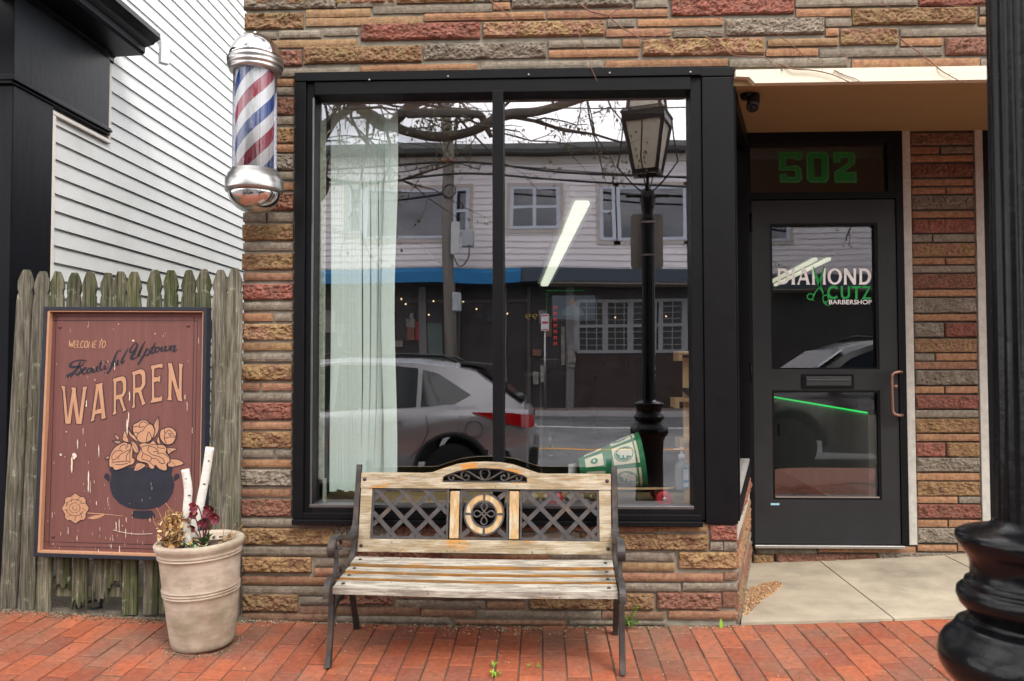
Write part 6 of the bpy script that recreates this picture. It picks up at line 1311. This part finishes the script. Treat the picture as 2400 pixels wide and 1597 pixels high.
# ---------------------------------------------------------------- parked cars
def car(x_rear, y_near, lab, paint, tail=True, name='parked_car'):
    """crossover facing -x; local: x = distance forward of the rear bumper, y from the near side, z from the road"""
    zr = -.2; t = thing(name, lab, 'car', (x_rear-2.2, y_near-.9, zr)); W = .9
    def P(x, y, z): return (x_rear-x, y_near-W+y, zr+z)
    # (x, z low, z sill, z belt, half width)
    st = [(.0, .5, .62, .93, .74), (.05, .40, .62, 1.0, .82), (.22, .33, .6, 1.02, .87), (.6, .28, .58, 1.06, .895), (1.1, .25, .56, 1.03, .9), (1.9, .24, .55, 1.0, .9), (2.7, .24, .55, .98, .9), (3.3, .26, .56, .97, .895), (3.7, .3, .56, .93, .88), (4.1, .34, .56, .86, .82), (4.35, .4, .56, .76, .7), (4.42, .5, .56, .66, .6)]
    def rad(x):
        for wx in (.86, 3.52):
            d = abs(x-wx)
            if d < .39: return .34+sqrt(max(0, .39**2-d*d))
        return 0
    xs = sorted(set([s[0] for s in st]+[.86+.39*cos(a*pi/12) for a in range(13)]+[3.52+.39*cos(a*pi/12) for a in range(13)]))
    def interp(x):
        for a, b in zip(st, st[1:]):
            if a[0] <= x <= b[0]: f = (x-a[0])/(b[0]-a[0]); return [a[i]+(b[i]-a[i])*f for i in range(1, 5)]
        return list(st[-1][1:])
    m = MB(); rows_ = []
    for x in xs:
        zl_, zs_, zb_, hw = interp(x); zl2_ = max(zl_, rad(x)); zs2 = max(zs_, zl2_+.01); zm = (zs2+zb_)/2
        rows_.append([(hw*.93, zl2_), (hw, zs2), (hw*1.01, zm), (hw*.985, zb_-.06), (hw*.93, zb_), (0, zb_+.015)])
    n = 11; P_ = []
    for x, r in zip(xs, rows_):
        sec = [(y, z) for y, z in r]+[(-y, z) for y, z in reversed(r[:-1])]; P_ += [P(x, y, z) for y, z in sec]
    F_ = [(i*n+j, i*n+j+1, (i+1)*n+j+1, (i+1)*n+j) for i in range(len(xs)-1) for j in range(n-1)]+[tuple(range(n)), tuple((len(xs)-1)*n+j for j in range(n))]
    m.add(P_, F_, smooth=True); bd_ = m.build('body', paint, t)
    e = bd_.modifiers.new('split', 'EDGE_SPLIT'); e.split_angle = radians(35)
    # greenhouse
    gh = [(.10, 1.02, 1.08, .72), (.62, 1.06, 1.46, .70), (.8, 1.06, 1.51, .66), (1.3, 1.03, 1.575, .64), (2.0, 1.0, 1.585, .64), (2.5, .99, 1.55, .64), (2.75, .98, 1.47, .63), (3.45, .96, 1.0, .66)]
    m = MB(); P_ = []
    for x, zb_, zt_, hw in gh: P_ += [P(x, .84 if x > .3 else .78, zb_-.03), P(x, hw+.03, zt_-.05), P(x, hw*.8, zt_), P(x, -hw*.8, zt_), P(x, -hw-.03, zt_-.05), P(x, -.84 if x > .3 else -.78, zb_-.03)]
    m.add(P_, [(i*6+j, i*6+j+1, i*6+7+j, i*6+6+j) for i in range(len(gh)-1) for j in range(5)]+[tuple(range(6)), tuple(len(gh)*6-6+j for j in range(6))], smooth=True); g_o = m.build('cabin', paint, t)
    e = g_o.modifiers.new('split', 'EDGE_SPLIT'); e.split_angle = radians(30)
    cg = mat('car_glass', (.015, .018, .02), .05, var=0, bump=0, spec=.8)
    m = MB()
    for s in (1, -1):
        yb = lambda z: s*(.848-(z-1.0)*.33+.004)
        for poly in ([(.66, 1.17), (.84, 1.07), (1.22, 1.04), (1.22, 1.45), (1.05, 1.41)], [(1.27, 1.04), (2.15, 1.02), (2.15, 1.50), (1.6, 1.50), (1.27, 1.465)], [(2.22, 1.02), (3.2, 1.01), (2.75, 1.35), (2.45, 1.46), (2.22, 1.5)]):
            m.add([P(x, yb(z), z) for x, z in poly]+[P(x, yb(z)-s*.02, z) for x, z in poly], [tuple(range(5)), tuple(range(9, 4, -1))]+[(i, (i+1) % 5, 5+(i+1) % 5, 5+i) for i in range(5)])
    m.build('side_window', cg, t)
    m = MB(); m.hexa([P(2.82, .6, 1.455), P(2.82, -.6, 1.455), P(3.46, -.68, 1.012), P(3.46, .68, 1.012), P(2.80, .6, 1.445), P(2.80, -.6, 1.445), P(3.44, -.68, 1.0), P(3.44, .68, 1.0)]); m.build('windscreen', mat('windscreen_glass', (.62, .66, .68), .06, .85, var=.05, bump=0), t)
    m = MB(); m.hexa([P(.095, .68, 1.10), P(.095, -.68, 1.10), P(.58, -.63, 1.455), P(.58, .63, 1.455), P(.13, .68, 1.09), P(.13, -.68, 1.09), P(.61, -.63, 1.445), P(.61, .63, 1.445)]); m.build('rear_window', cg, t)
    trim = mat('car_trim', (.02, .021, .022), .5, bump=.05)
    m = MB(); m.hexa([P(.44, .62, 1.465), P(.44, -.62, 1.465), P(.8, -.64, 1.505), P(.8, .64, 1.505), P(.40, .6, 1.49), P(.40, -.6, 1.49), P(.8, -.62, 1.535), P(.8, .62, 1.535)]); m.build('roof_spoiler', trim, t)
    m = MB(); [m.tube([P(.85, s*.6, 1.53), P(1.0, s*.6, 1.60), P(2.2, s*.6, 1.635), P(2.4, s*.6, 1.58)], .018, 8) for s in (1, -1)]; m.build('roof_rail', trim, t)
    red = mat('tail_lens', (.45, .01, .015), .12, var=.1, bump=0, coat=.5)
    for s in (1, -1):
        m = MB(); q = [(-.012, .45, .86, .93), (-.014, .6, .84, .935), (-.012, .73, .82, .94), (.04, .828, .81, .95), (.12, .868, .825, .96), (.22, .893, .85, .975), (.4, .905, .905, .985), (.62, .915, .98, .99)]
        Q = []
        for x, y, z0_, z1_ in q: Q += [P(x, s*y, z0_), P(x+.004, s*(y-.004), z1_), P(x+.04, s*(y-.05), z0_), P(x+.04, s*(y-.05), z1_)]
        m.add(Q, [(4*i, 4*i+1, 4*i+5, 4*i+4) for i in range(7)]+[(4*i+1, 4*i+3, 4*i+7, 4*i+5) for i in range(7)]+[(4*i+2, 4*i, 4*i+4, 4*i+6) for i in range(7)], smooth=False); m.build('tail_lamp', red, t)
    m = MB(); m.hexa([P(-.05, .74, .38), P(-.05, -.74, .38), P(.3, -.86, .32), P(.3, .86, .32), P(-.06, .74, .62), P(-.06, -.74, .62), P(.3, -.89, .6), P(.3, .89, .6)]); m.build('bumper', trim, t, bevel=.03)
    m = MB(); m.box(P(-.015, 0, 0)[0]-.0, P(-.03, 0, 0)[0]+.0, y_near-W-.15, y_near-W+.15, zr+.70, zr+.78); m.build('number_plate', mat('plate', (.4, .42, .45), .5), t)
    m = MB()
    for wx in (.86, 3.52):
        for s in (1, -1): m.tube([P(wx+.41*cos(a*pi/14), s*.895, .34+.41*sin(a*pi/14)) for a in range(15)], .03, 6)
    m.build('arch_trim', trim, t)
    m = MB(); m.box(P(1.5, 0, 0)[0]-.09, P(1.5, 0, 0)[0]+.09, y_near-.004, y_near+.022, zr+.875, zr+.905); m.box(P(2.5, 0, 0)[0]-.09, P(2.5, 0, 0)[0]+.09, y_near-.004, y_near+.022, zr+.875, zr+.905); m.build('door_handle', paint, t, bevel=.006)
    m = MB(); m.tube([P(.62+.095*cos(a*pi/10), .906, .80+.095*sin(a*pi/10)) for a in range(20)], .004, 5, closed=True); m.tube([P(1.15, .908, .95), P(1.12, .91, .8), P(1.2, .908, .62), P(1.32, .905, .5)], .004, 5); m.tube([P(2.18, .903, .95), P(2.2, .906, .7), P(2.2, .902, .4)], .004, 5); m.build('panel_gap', trim, t)
    tyre = mat('tyre', (.018, .018, .018), .85, bump=.2); rim = mat('alloy_rim', (.4, .4, .41), .35, .8)
    for wx in (.86, 3.52):
        for s in (1, -1):
            c_ = P(wx, s*.80, .325); m = MB(); m.lathe([(.2, -.1), (.29, -.1), (.32, -.08), (.325, 0), (.32, .08), (.29, .1), (.2, .1)], c_, 32, axis=(0, 1, 0)); wh = m.build('wheel', tyre, t)
            m = MB(); m.lathe([(.04, -.085), (.06, -.09), (.2, -.07), (.21, -.095), (.21, .095), (.2, .07), (.06, .09), (.04, .085)], c_, 32, axis=(0, 1, 0), rfun=lambda a, z: 1 if abs(z) > .092 else 1-.0*a); m.build('rim', rim, wh)
    for s in (1, -1):
        c_ = P(2.95, s*.96, 1.06); m = MB(); m.blob(c_, (.08, .11, .075), 2); m.build('wing_mirror', paint, t)
    return t
silver = mat('silver_car_paint', (.42, .415, .43), .25, .55, var=.02, bump=0, coat=.6)
dark_p = mat('grey_car_paint', (.13, .125, .12), .25, .5, var=.02, bump=0, coat=.6)
car(-.10, -4.55, 'silver crossover parked at the kerb, its tail towards the lamp', silver)
c2_ = car(7.1, -4.75, 'dark grey crossover parked behind the silver one', dark_p); c2_.scale = (1.18, 1.18, 1.18)
# ---------------------------------------------------------------- across the street
YO = -21.0
opp = thing('shop_row', 'two storey pale sided shop row with a blue awning across the street', 'shop row', (0, YO, -.05))
opw = mat('lilac_white_siding', (.78, .73, .74), .7, var=.05, scale=.6, bump=0)
dk = mat('dark_shopfront', (.035, .03, .03), .5, var=.4, scale=1.2, bump=0)
M_ = lambda x, y: mir(x, y, YO)
z_roof, z_eave, z_sid, z_soff = M_(1200, 336).z, M_(1200, 366).z, M_(1300, 640).z, M_(1500, 672).z
ob = MB(); pitc = .2; z = z_sid
while z < z_eave:
    t = min(z+pitc, z_eave); ob.add([(-24, YO+.035, z), (24, YO+.035, z), (24, YO, t), (-24, YO, t), (-24, YO, z), (24, YO, z)], [(0, 1, 2, 3), (4, 5, 1, 0)]); z += pitc
ob.build('upper_siding', opw, opp, recalc=False)
MB().box(-24, 24, YO-8, YO-.002, -.3, z_eave).build('block', dk, opp)
MB().prism([(YO-8, z_roof+1), (YO+.55, z_eave), (YO+.55, z_eave+.12), (YO+.1, z_roof), (YO-8, z_roof+1.2)], lambda u, v, d: (d, u, v), -24.3, 24.3).build('roof', mat('grey_shingle', (.05, .055, .055), .9, var=.2, scale=2), opp)
MB().box(-24, 24, YO-.001, YO+.06, z_eave-.25, z_eave-.002).build('frieze_board', mat('cream_frieze', (.55, .5, .45), .7), opp)
oc = MB(); oc.box(M_(1265, 650).x, 24, YO, YO+1.1, z_soff+.05, z_sid+.02); oc.box(-24, M_(1265, 650).x, YO, YO+1.1, z_soff+.05, z_sid+.02); oc.build('shop_cornice', mat('dark_cornice', (.05, .065, .085), .6, var=.2), opp)
MB().box(M_(1262, 650).x, 24, YO-.9, YO+1.05, z_soff, z_soff+.04).build('shop_soffit', mat('warm_soffit', (.34, .29, .25), .7), opp)
aw = MB(); ax0, ax1 = -18, M_(1222, 650).x; za0, za1 = M_(1100, 672).z, M_(1100, 641).z
aw.prism([(YO+1.11, za0), (YO+1.2, za0), (YO+1.2, za1-.12), (YO+1.11, za1)], lambda u, v, d: (d, u, v), ax0, ax1); aw.build('blue_awning', mat('blue_awning_cloth', (.012, .14, .32), .6, var=.1, scale=2), opp)
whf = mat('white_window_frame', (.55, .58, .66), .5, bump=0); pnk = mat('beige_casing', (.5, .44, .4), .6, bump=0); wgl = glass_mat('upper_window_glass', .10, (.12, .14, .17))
def window(x0, x1, y0, y1, cols, mid=True, cas=True):
    a, b = M_(x0, y1), M_(x1, y0); f = MB(); t = .055; Y_ = YO+.07
    xs_ = [a.x+(b.x-a.x)*i/cols for i in range(cols+1)]
    for x in xs_: f.box(x-t, x+t, YO, Y_, a.z, b.z)
    for zz_ in [a.z, b.z]+([(a.z+b.z)/2] if mid else []): f.box(a.x-t, b.x+t, YO, Y_+.005, zz_-t*.8, zz_+t*.8)
    w_ = f.build('window', whf, opp); 
    MB().add([(a.x, YO+.045, a.z), (b.x, YO+.045, a.z), (b.x, YO+.045, b.z), (a.x, YO+.045, b.z)], [(0, 1, 2, 3)]).build('pane', wgl, w_, recalc=False)
    if cas:
        c = MB(); q = .12; c.box(a.x-q-t, b.x+q+t, YO, YO+.05, b.z+t, b.z+t+q); c.box(a.x-q-t, b.x+q+t, YO, YO+.06, a.z-t-q, a.z-t); c.box(a.x-q-t, a.x-t, YO, YO+.05, a.z-t+.001, b.z+t-.001); c.box(b.x+t, b.x+q+t, YO, YO+.05, a.z-t+.001, b.z+t-.001); c.build('casing', pnk, w_)
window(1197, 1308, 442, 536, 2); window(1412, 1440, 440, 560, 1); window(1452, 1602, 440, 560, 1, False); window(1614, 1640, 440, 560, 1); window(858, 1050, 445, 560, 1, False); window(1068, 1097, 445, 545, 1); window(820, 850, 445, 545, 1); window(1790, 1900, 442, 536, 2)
# shop windows at street level
mw = MB(); zb0_, zb1_ = M_(1500, 825).z, M_(1500, 705).z
xq = [M_(x, 700).x for x in (1350, 1415, 1477, 1535, 1545, 1605, 1665, 1720)]
for x in xq: mw.box(x-.09, x+.09, YO, YO+.06, zb0_, zb1_)
for z in (zb0_, zb1_, (zb0_+zb1_)/2): mw.box(xq[0], xq[-1], YO, YO+.065, z-.05, z+.05)
k = xq[0]
while k < xq[-1]: mw.box(k-.015, k+.015, YO, YO+.04, zb0_, zb1_); k += .3
for i in range(1, 8): z = zb0_+(zb1_-zb0_)*i/8; mw.box(xq[0], xq[-1], YO, YO+.038, z-.012, z+.012)
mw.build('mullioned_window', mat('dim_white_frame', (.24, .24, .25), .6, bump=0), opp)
MB().box(xq[0]-.3, xq[-1], YO-.001, YO+.05, -.05, zb0_-.1).build('stall_riser', mat('dark_red_brick', (.045, .03, .027), .8, var=.3, scale=3), opp)
pl = MB(); [pl.box(M_(x, 700).x-.12, M_(x, 700).x+.12, YO, YO+.08, -.05, z_soff) for x in (1335, 990, 1180)]; pl.build('pilaster', mat('grey_post', (.16, .15, .15), .7), opp)
lt = MB(); [lt.blob(tuple(mir(x, y, YO+.06)), .03, 1) for x, y in ((940, 700), (950, 711), (1016, 704), (1084, 705), (1115, 722), (1005, 735), (1190, 733), (1440, 744), (1560, 744))]; lt.build('warm_lamp', mat('warm_lamp', (1, .8, .5), .5, emit=(1, .7, .35), estr=4, var=0, bump=0), opp)
pr_ = MB(); a, b = M_(953, 798), M_(984, 752); pr_.box(a.x, b.x, YO, YO+.03, a.z, b.z); pr_.build('red_poster', mat('poster_red', (.4, .06, .07), .6), opp)
pr_ = MB(); a, b = M_(1000, 850), M_(1035, 755); pr_.box(a.x, b.x, YO, YO+.03, a.z, b.z); pr_.build('grey_poster', mat('poster_grey', (.1, .13, .12), .6), opp)
a, b = M_(1232, 748), M_(1260, 733); m = MB(); text_mb('99', b.x, b.z, a.x, a.z, lambda x, y, d: (x, YO+.08, y), 0, 0, mb=m); m.build('house_number', mat('gold_paint', (.45, .3, .06), .4), opp)
rg = random.Random(14)
for k in range(26):
    x = rg.choice([rg.uniform(745, 1235), rg.uniform(745, 1235), rg.uniform(1240, 1340)]); y = rg.uniform(720, 900); w_, h_ = rg.uniform(6, 26), rg.uniform(10, 60); a, b = M_(x-w_/2, min(y+h_, 930)), M_(x+w_/2, y); c_ = rg.choice([(.12, .1, .09), (.06, .08, .07), (.2, .18, .17), (.05, .05, .06), (.16, .08, .06), (.26, .25, .24), (.03, .07, .05)])
    MB().box(min(a.x, b.x), max(a.x, b.x), YO, YO+.02+.01*k, a.z, b.z).build('display_item', mat(('display_brown', 'display_green', 'display_grey', 'display_black', 'display_rust', 'display_pale', 'display_dark')[k % 7], c_, .7, var=.4, scale=6, bump=0), opp)
fr_w = MB()
for x in (745, 905, 1075, 1240): p = M_(x, 800); fr_w.box(p.x-.05, p.x+.05, YO, YO+.07, -.05, z_soff)
for y in (705, 935): p = M_(900, y); fr_w.box(M_(745, y).x, M_(1240, y).x, YO, YO+.065, p.z-.05, p.z+.05)
fr_w.build('shopfront_frame', mat('bronze_frame', (.07, .06, .055), .5, bump=0), opp)
# utility pole, cables, meter box, no-parking sign
YPp = -19.9; p0_ = mir(1058, 850, YPp); p1_ = mir(1046, 240, YPp)
up_ = thing('utility_pole', 'grey wooden utility pole with a meter box across the street', 'utility pole', (p0_.x, YPp, -.05)); grw = mat('grey_pole_wood', (.24, .215, .19), .9, var=.25, scale=3, stretch=(4, 4, .3), bump=.2)
MB().tube([(p0_.x, YPp, -.1), (p1_.x, YPp, p1_.z), (p1_.x, YPp, 11.5)], [.2, .16, .14], 16).build('pole', grw, up_)
c = mir(1098, 562, YPp+.1); MB().box(c.x-.17, c.x+.17, YPp-.1, YPp+.2, c.z-.26, c.z+.26).build('grey_box', mat('box_grey', (.36, .38, .4), .5, bump=0), up_, bevel=.04)
c = mir(1072, 562, YPp); MB().box(c.x-.14, c.x+.12, YPp+.1, YPp+.22, c.z-.5, c.z+.5).build('white_bracket', mat('bracket_white', (.5, .5, .5), .6, bump=0), up_)
c = mir(1070, 706, YPp+.1); MB().box(c.x-.13, c.x+.13, YPp+.05, YPp+.26, c.z-.28, c.z+.28).build('lower_box', _m['box_grey'], up_, bevel=.03)
c = mir(1052, 447, YPp+.2); m = MB(); m.tube([(c.x+.2*cos(a*pi/10), YPp+.2, c.z+.2*sin(a*pi/10)) for a in range(20)], .02, 6, closed=True); c = mir(1080, 600, YPp+.2); m.tube(smooth2([(c.x-.2, YPp+.2, c.z), (c.x, YPp+.2, c.z-.35), (c.x+.25, YPp+.2, c.z-.1), (c.x+.27, YPp+.2, c.z+.3)], 5), .018, 6); m.build('cable_coil', bkp, up_)
MB().box(p1_.x-.19, p1_.x+.19, YPp-.19, YPp+.19, mir(1046, 381, YPp).z, mir(1046, 376, YPp).z).build('orange_band', mat('orange_band', (.5, .12, .04), .6), up_)
cab = mat('black_cable', (.012, .012, .013), .5, bump=0)
for k, P in enumerate((((600, 405), (800, 398), (1046, 378), (1300, 400), (1500, 412), (1800, 425), (2300, 470)), ((600, 440), (850, 432), (1046, 407), (1300, 420), (1500, 432), (1800, 455), (2300, 520)), ((600, 412), (900, 406), (1046, 380), (1120, 396), (1160, 386), (1500, 410), (2000, 450)), ((600, 300), (1046, 262), (1700, 250), (2300, 240)))):
    tag(MB().tube(smooth2([tuple(mir(x, y, YPp+.25)) for x, y in P], 6), .035 if k < 2 else .018, 6).build('overhead_cable', cab), ['upper black overhead cable sagging right from the utility pole', 'lower black overhead cable sagging right from the utility pole', 'thin looping overhead cable just below the upper one', 'thin topmost overhead cable crossing the sky'][k], 'cable', 'overhead cables across the street')
npk = thing('no_parking_sign', 'red and white parking sign on a thin post across the street', 'sign', (mir(1277, 760, -19.7).x, -19.7, -.05)); c = mir(1277, 755, -19.7); whs = mat('sign_white', (.6, .6, .6), .5, bump=0); rds = mat('sign_red', (.45, .04, .05), .5, bump=0)
MB().tube([(c.x, -19.73, -.05), (c.x, -19.73, c.z+.3)], .03, 8).build('post', ALU, npk)
MB().box(c.x-.12, c.x+.12, -19.69, -19.68, c.z-.27, c.z+.27).build('plate', whs, npk); MB().box(c.x-.1, c.x+.1, -19.679, -19.676, c.z-.04, c.z+.03).box(c.x-.1, c.x+.1, -19.679, -19.676, c.z-.25, c.z-.22).box(c.x-.1, c.x+.1, -19.679, -19.676, c.z+.2, c.z+.24).build('red_bands', rds, npk)
# ---------------------------------------------------------------- street trees in bud
barkm = mat('tree_bark', (.10, .088, .075), .9, var=.4, scale=12, stretch=(1, 1, .3), bump=.5, bscale=30); bud = mat('bud_leaf', attr=True, rough=.6, var=.2, bump=0)
def tree(base, mains, lab, seed, fine=.85, r0=.13):
    rg = random.Random(seed); t = thing('street_tree', lab, 'tree', base, 'budding street trees'); tr_ = MB(); tw_ = MB(); lf_ = MB()
    def grow(p, d, L_, r, lev):
        n = 5; pts = [Vector(p)]; dd = Vector(d).normalized()
        for i in range(n):
            dd = (dd+Vector((rg.gauss(0, .17), rg.gauss(0, .17), rg.gauss(-.05 if lev > 1 else 0, .14)))).normalized(); pts.append(pts[-1]+dd*L_/n)
        (tr_ if lev == 0 else tw_).tube(pts, [r*(1-.62*i/n) for i in range(n+1)], 6 if lev else 8)
        if lev < 3:
            for _ in range(int((5 if lev == 0 else 5 if lev == 1 else 4)*fine)):
                i = rg.randint(1, n); q = pts[i]; s = Vector((rg.gauss(0, 1), rg.gauss(0, 1), rg.gauss(-.1, .8))).normalized(); grow(q, (dd*.6+s).normalized(), L_*rg.uniform(.35, .6), r*(1-.62*i/n)*.6, lev+1)
        else:
            for _ in range(6):
                q = pts[rg.randint(1, n)]+Vector((rg.gauss(0, .01), rg.gauss(0, .01), 0)); leaf(lf_, q, Vector((rg.gauss(0, .5), rg.gauss(0, .5), -1)), rg.uniform(.018, .04), rg.uniform(.012, .022), rg.choice([(.16, .17, .05), (.2, .18, .07), (.12, .13, .04)]), n=2)
    for P in mains:
        q = smooth2([(*p[:3], p[3]) for p in P], 5); pts = [Vector(p[:3]) for p in q]; tr_.tube(pts, [p[3] for p in q], 10)
        for i in range(len(q)//3, len(q)):
            if rg.random() < .42: dd = (pts[min(i+1, len(q)-1)]-pts[i-1]).normalized(); s = Vector((rg.gauss(0, 1), rg.gauss(0, 1), rg.gauss(0, .9))).normalized(); grow(pts[i], (dd*.5+s).normalized(), rg.uniform(.7, 1.5), q[i][3]*.36, 1)
    tr_.build('trunk', barkm, t); tw_.build('branches', barkm, t); lf_.build('buds', bud, t, recalc=False)
Yt = -3.05
q = lambda x, y, Y=Yt, r=.04: (*mir(x, y, Y), r)
b_ = mir(640, 700, Yt)
tree((b_.x-.5, Yt, ground(0, Yt)), [[(b_.x-.5, Yt, -.05, .15), (b_.x-.4, Yt, 1.2, .13), q(600, 560, r=.10), q(690, 500, r=.075), q(755, 450, r=.055), q(752, 400, r=.05), q(745, 340, r=.045), q(770, 290, r=.04), q(850, 240, r=.03)],
    [q(600, 560, r=.09), q(560, 300, Yt-.5, .07), q(640, 180, Yt-.4, .06), q(760, 190, Yt-.3, .05), q(850, 262, Yt-.3, .045), q(905, 300, Yt-.3, .045), q(955, 258, Yt, .05), q(1020, 215, Yt, .045), q(1120, 160, Yt, .03)], [q(905, 290, Yt-.3, .05), q(960, 312, Yt, .04), q(1030, 322, Yt, .045), q(1110, 305, Yt, .04), q(1180, 270, Yt, .05), q(1260, 262, Yt, .04), q(1340, 240, Yt, .035), q(1420, 215, Yt, .025)],
    [q(955, 268, Yt, .045), q(1040, 266, Yt, .04), q(1120, 268, Yt, .035), q(1135, 290, Yt, .03), q(1150, 320, Yt, .018)], [q(905, 290, Yt-.3, .045), q(860, 260, Yt, .035), q(830, 235, Yt, .035), q(800, 200, Yt, .03)], [q(745, 380, Yt, .05), q(700, 350, Yt, .04), q(680, 280, Yt, .03)]],
    'budding street tree by the kerb, its limbs arching over the paving', 5)
c = (4.6, -8.6, 0)
tree((4.6, -3.1, ground(3, -3.1)), [[(4.6, -3.1, -.05, .15), (4.55, -3.1, 1.6, .13), (4.3, -3.1, 2.4, .11), (3.8, -3.1, 3.1, .08), (3.2, -3.0, 3.7, .06), (2.6, -2.9, 4.3, .04)], [(4.3, -3.1, 2.4, .09), (4.2, -3.2, 3.2, .07), (4.4, -3.3, 4.1, .05), (4.3, -3.3, 5.2, .03)], [(4.55, -3.1, 1.9, .08), (5.1, -3.2, 2.9, .06), (5.6, -3.2, 4, .04)], [(3.8, -3.1, 3.1, .06), (3.3, -3.4, 3.3, .045), (2.6, -3.6, 3.3, .03)]], 'budding street tree behind the lamp, opposite the entrance', 11)
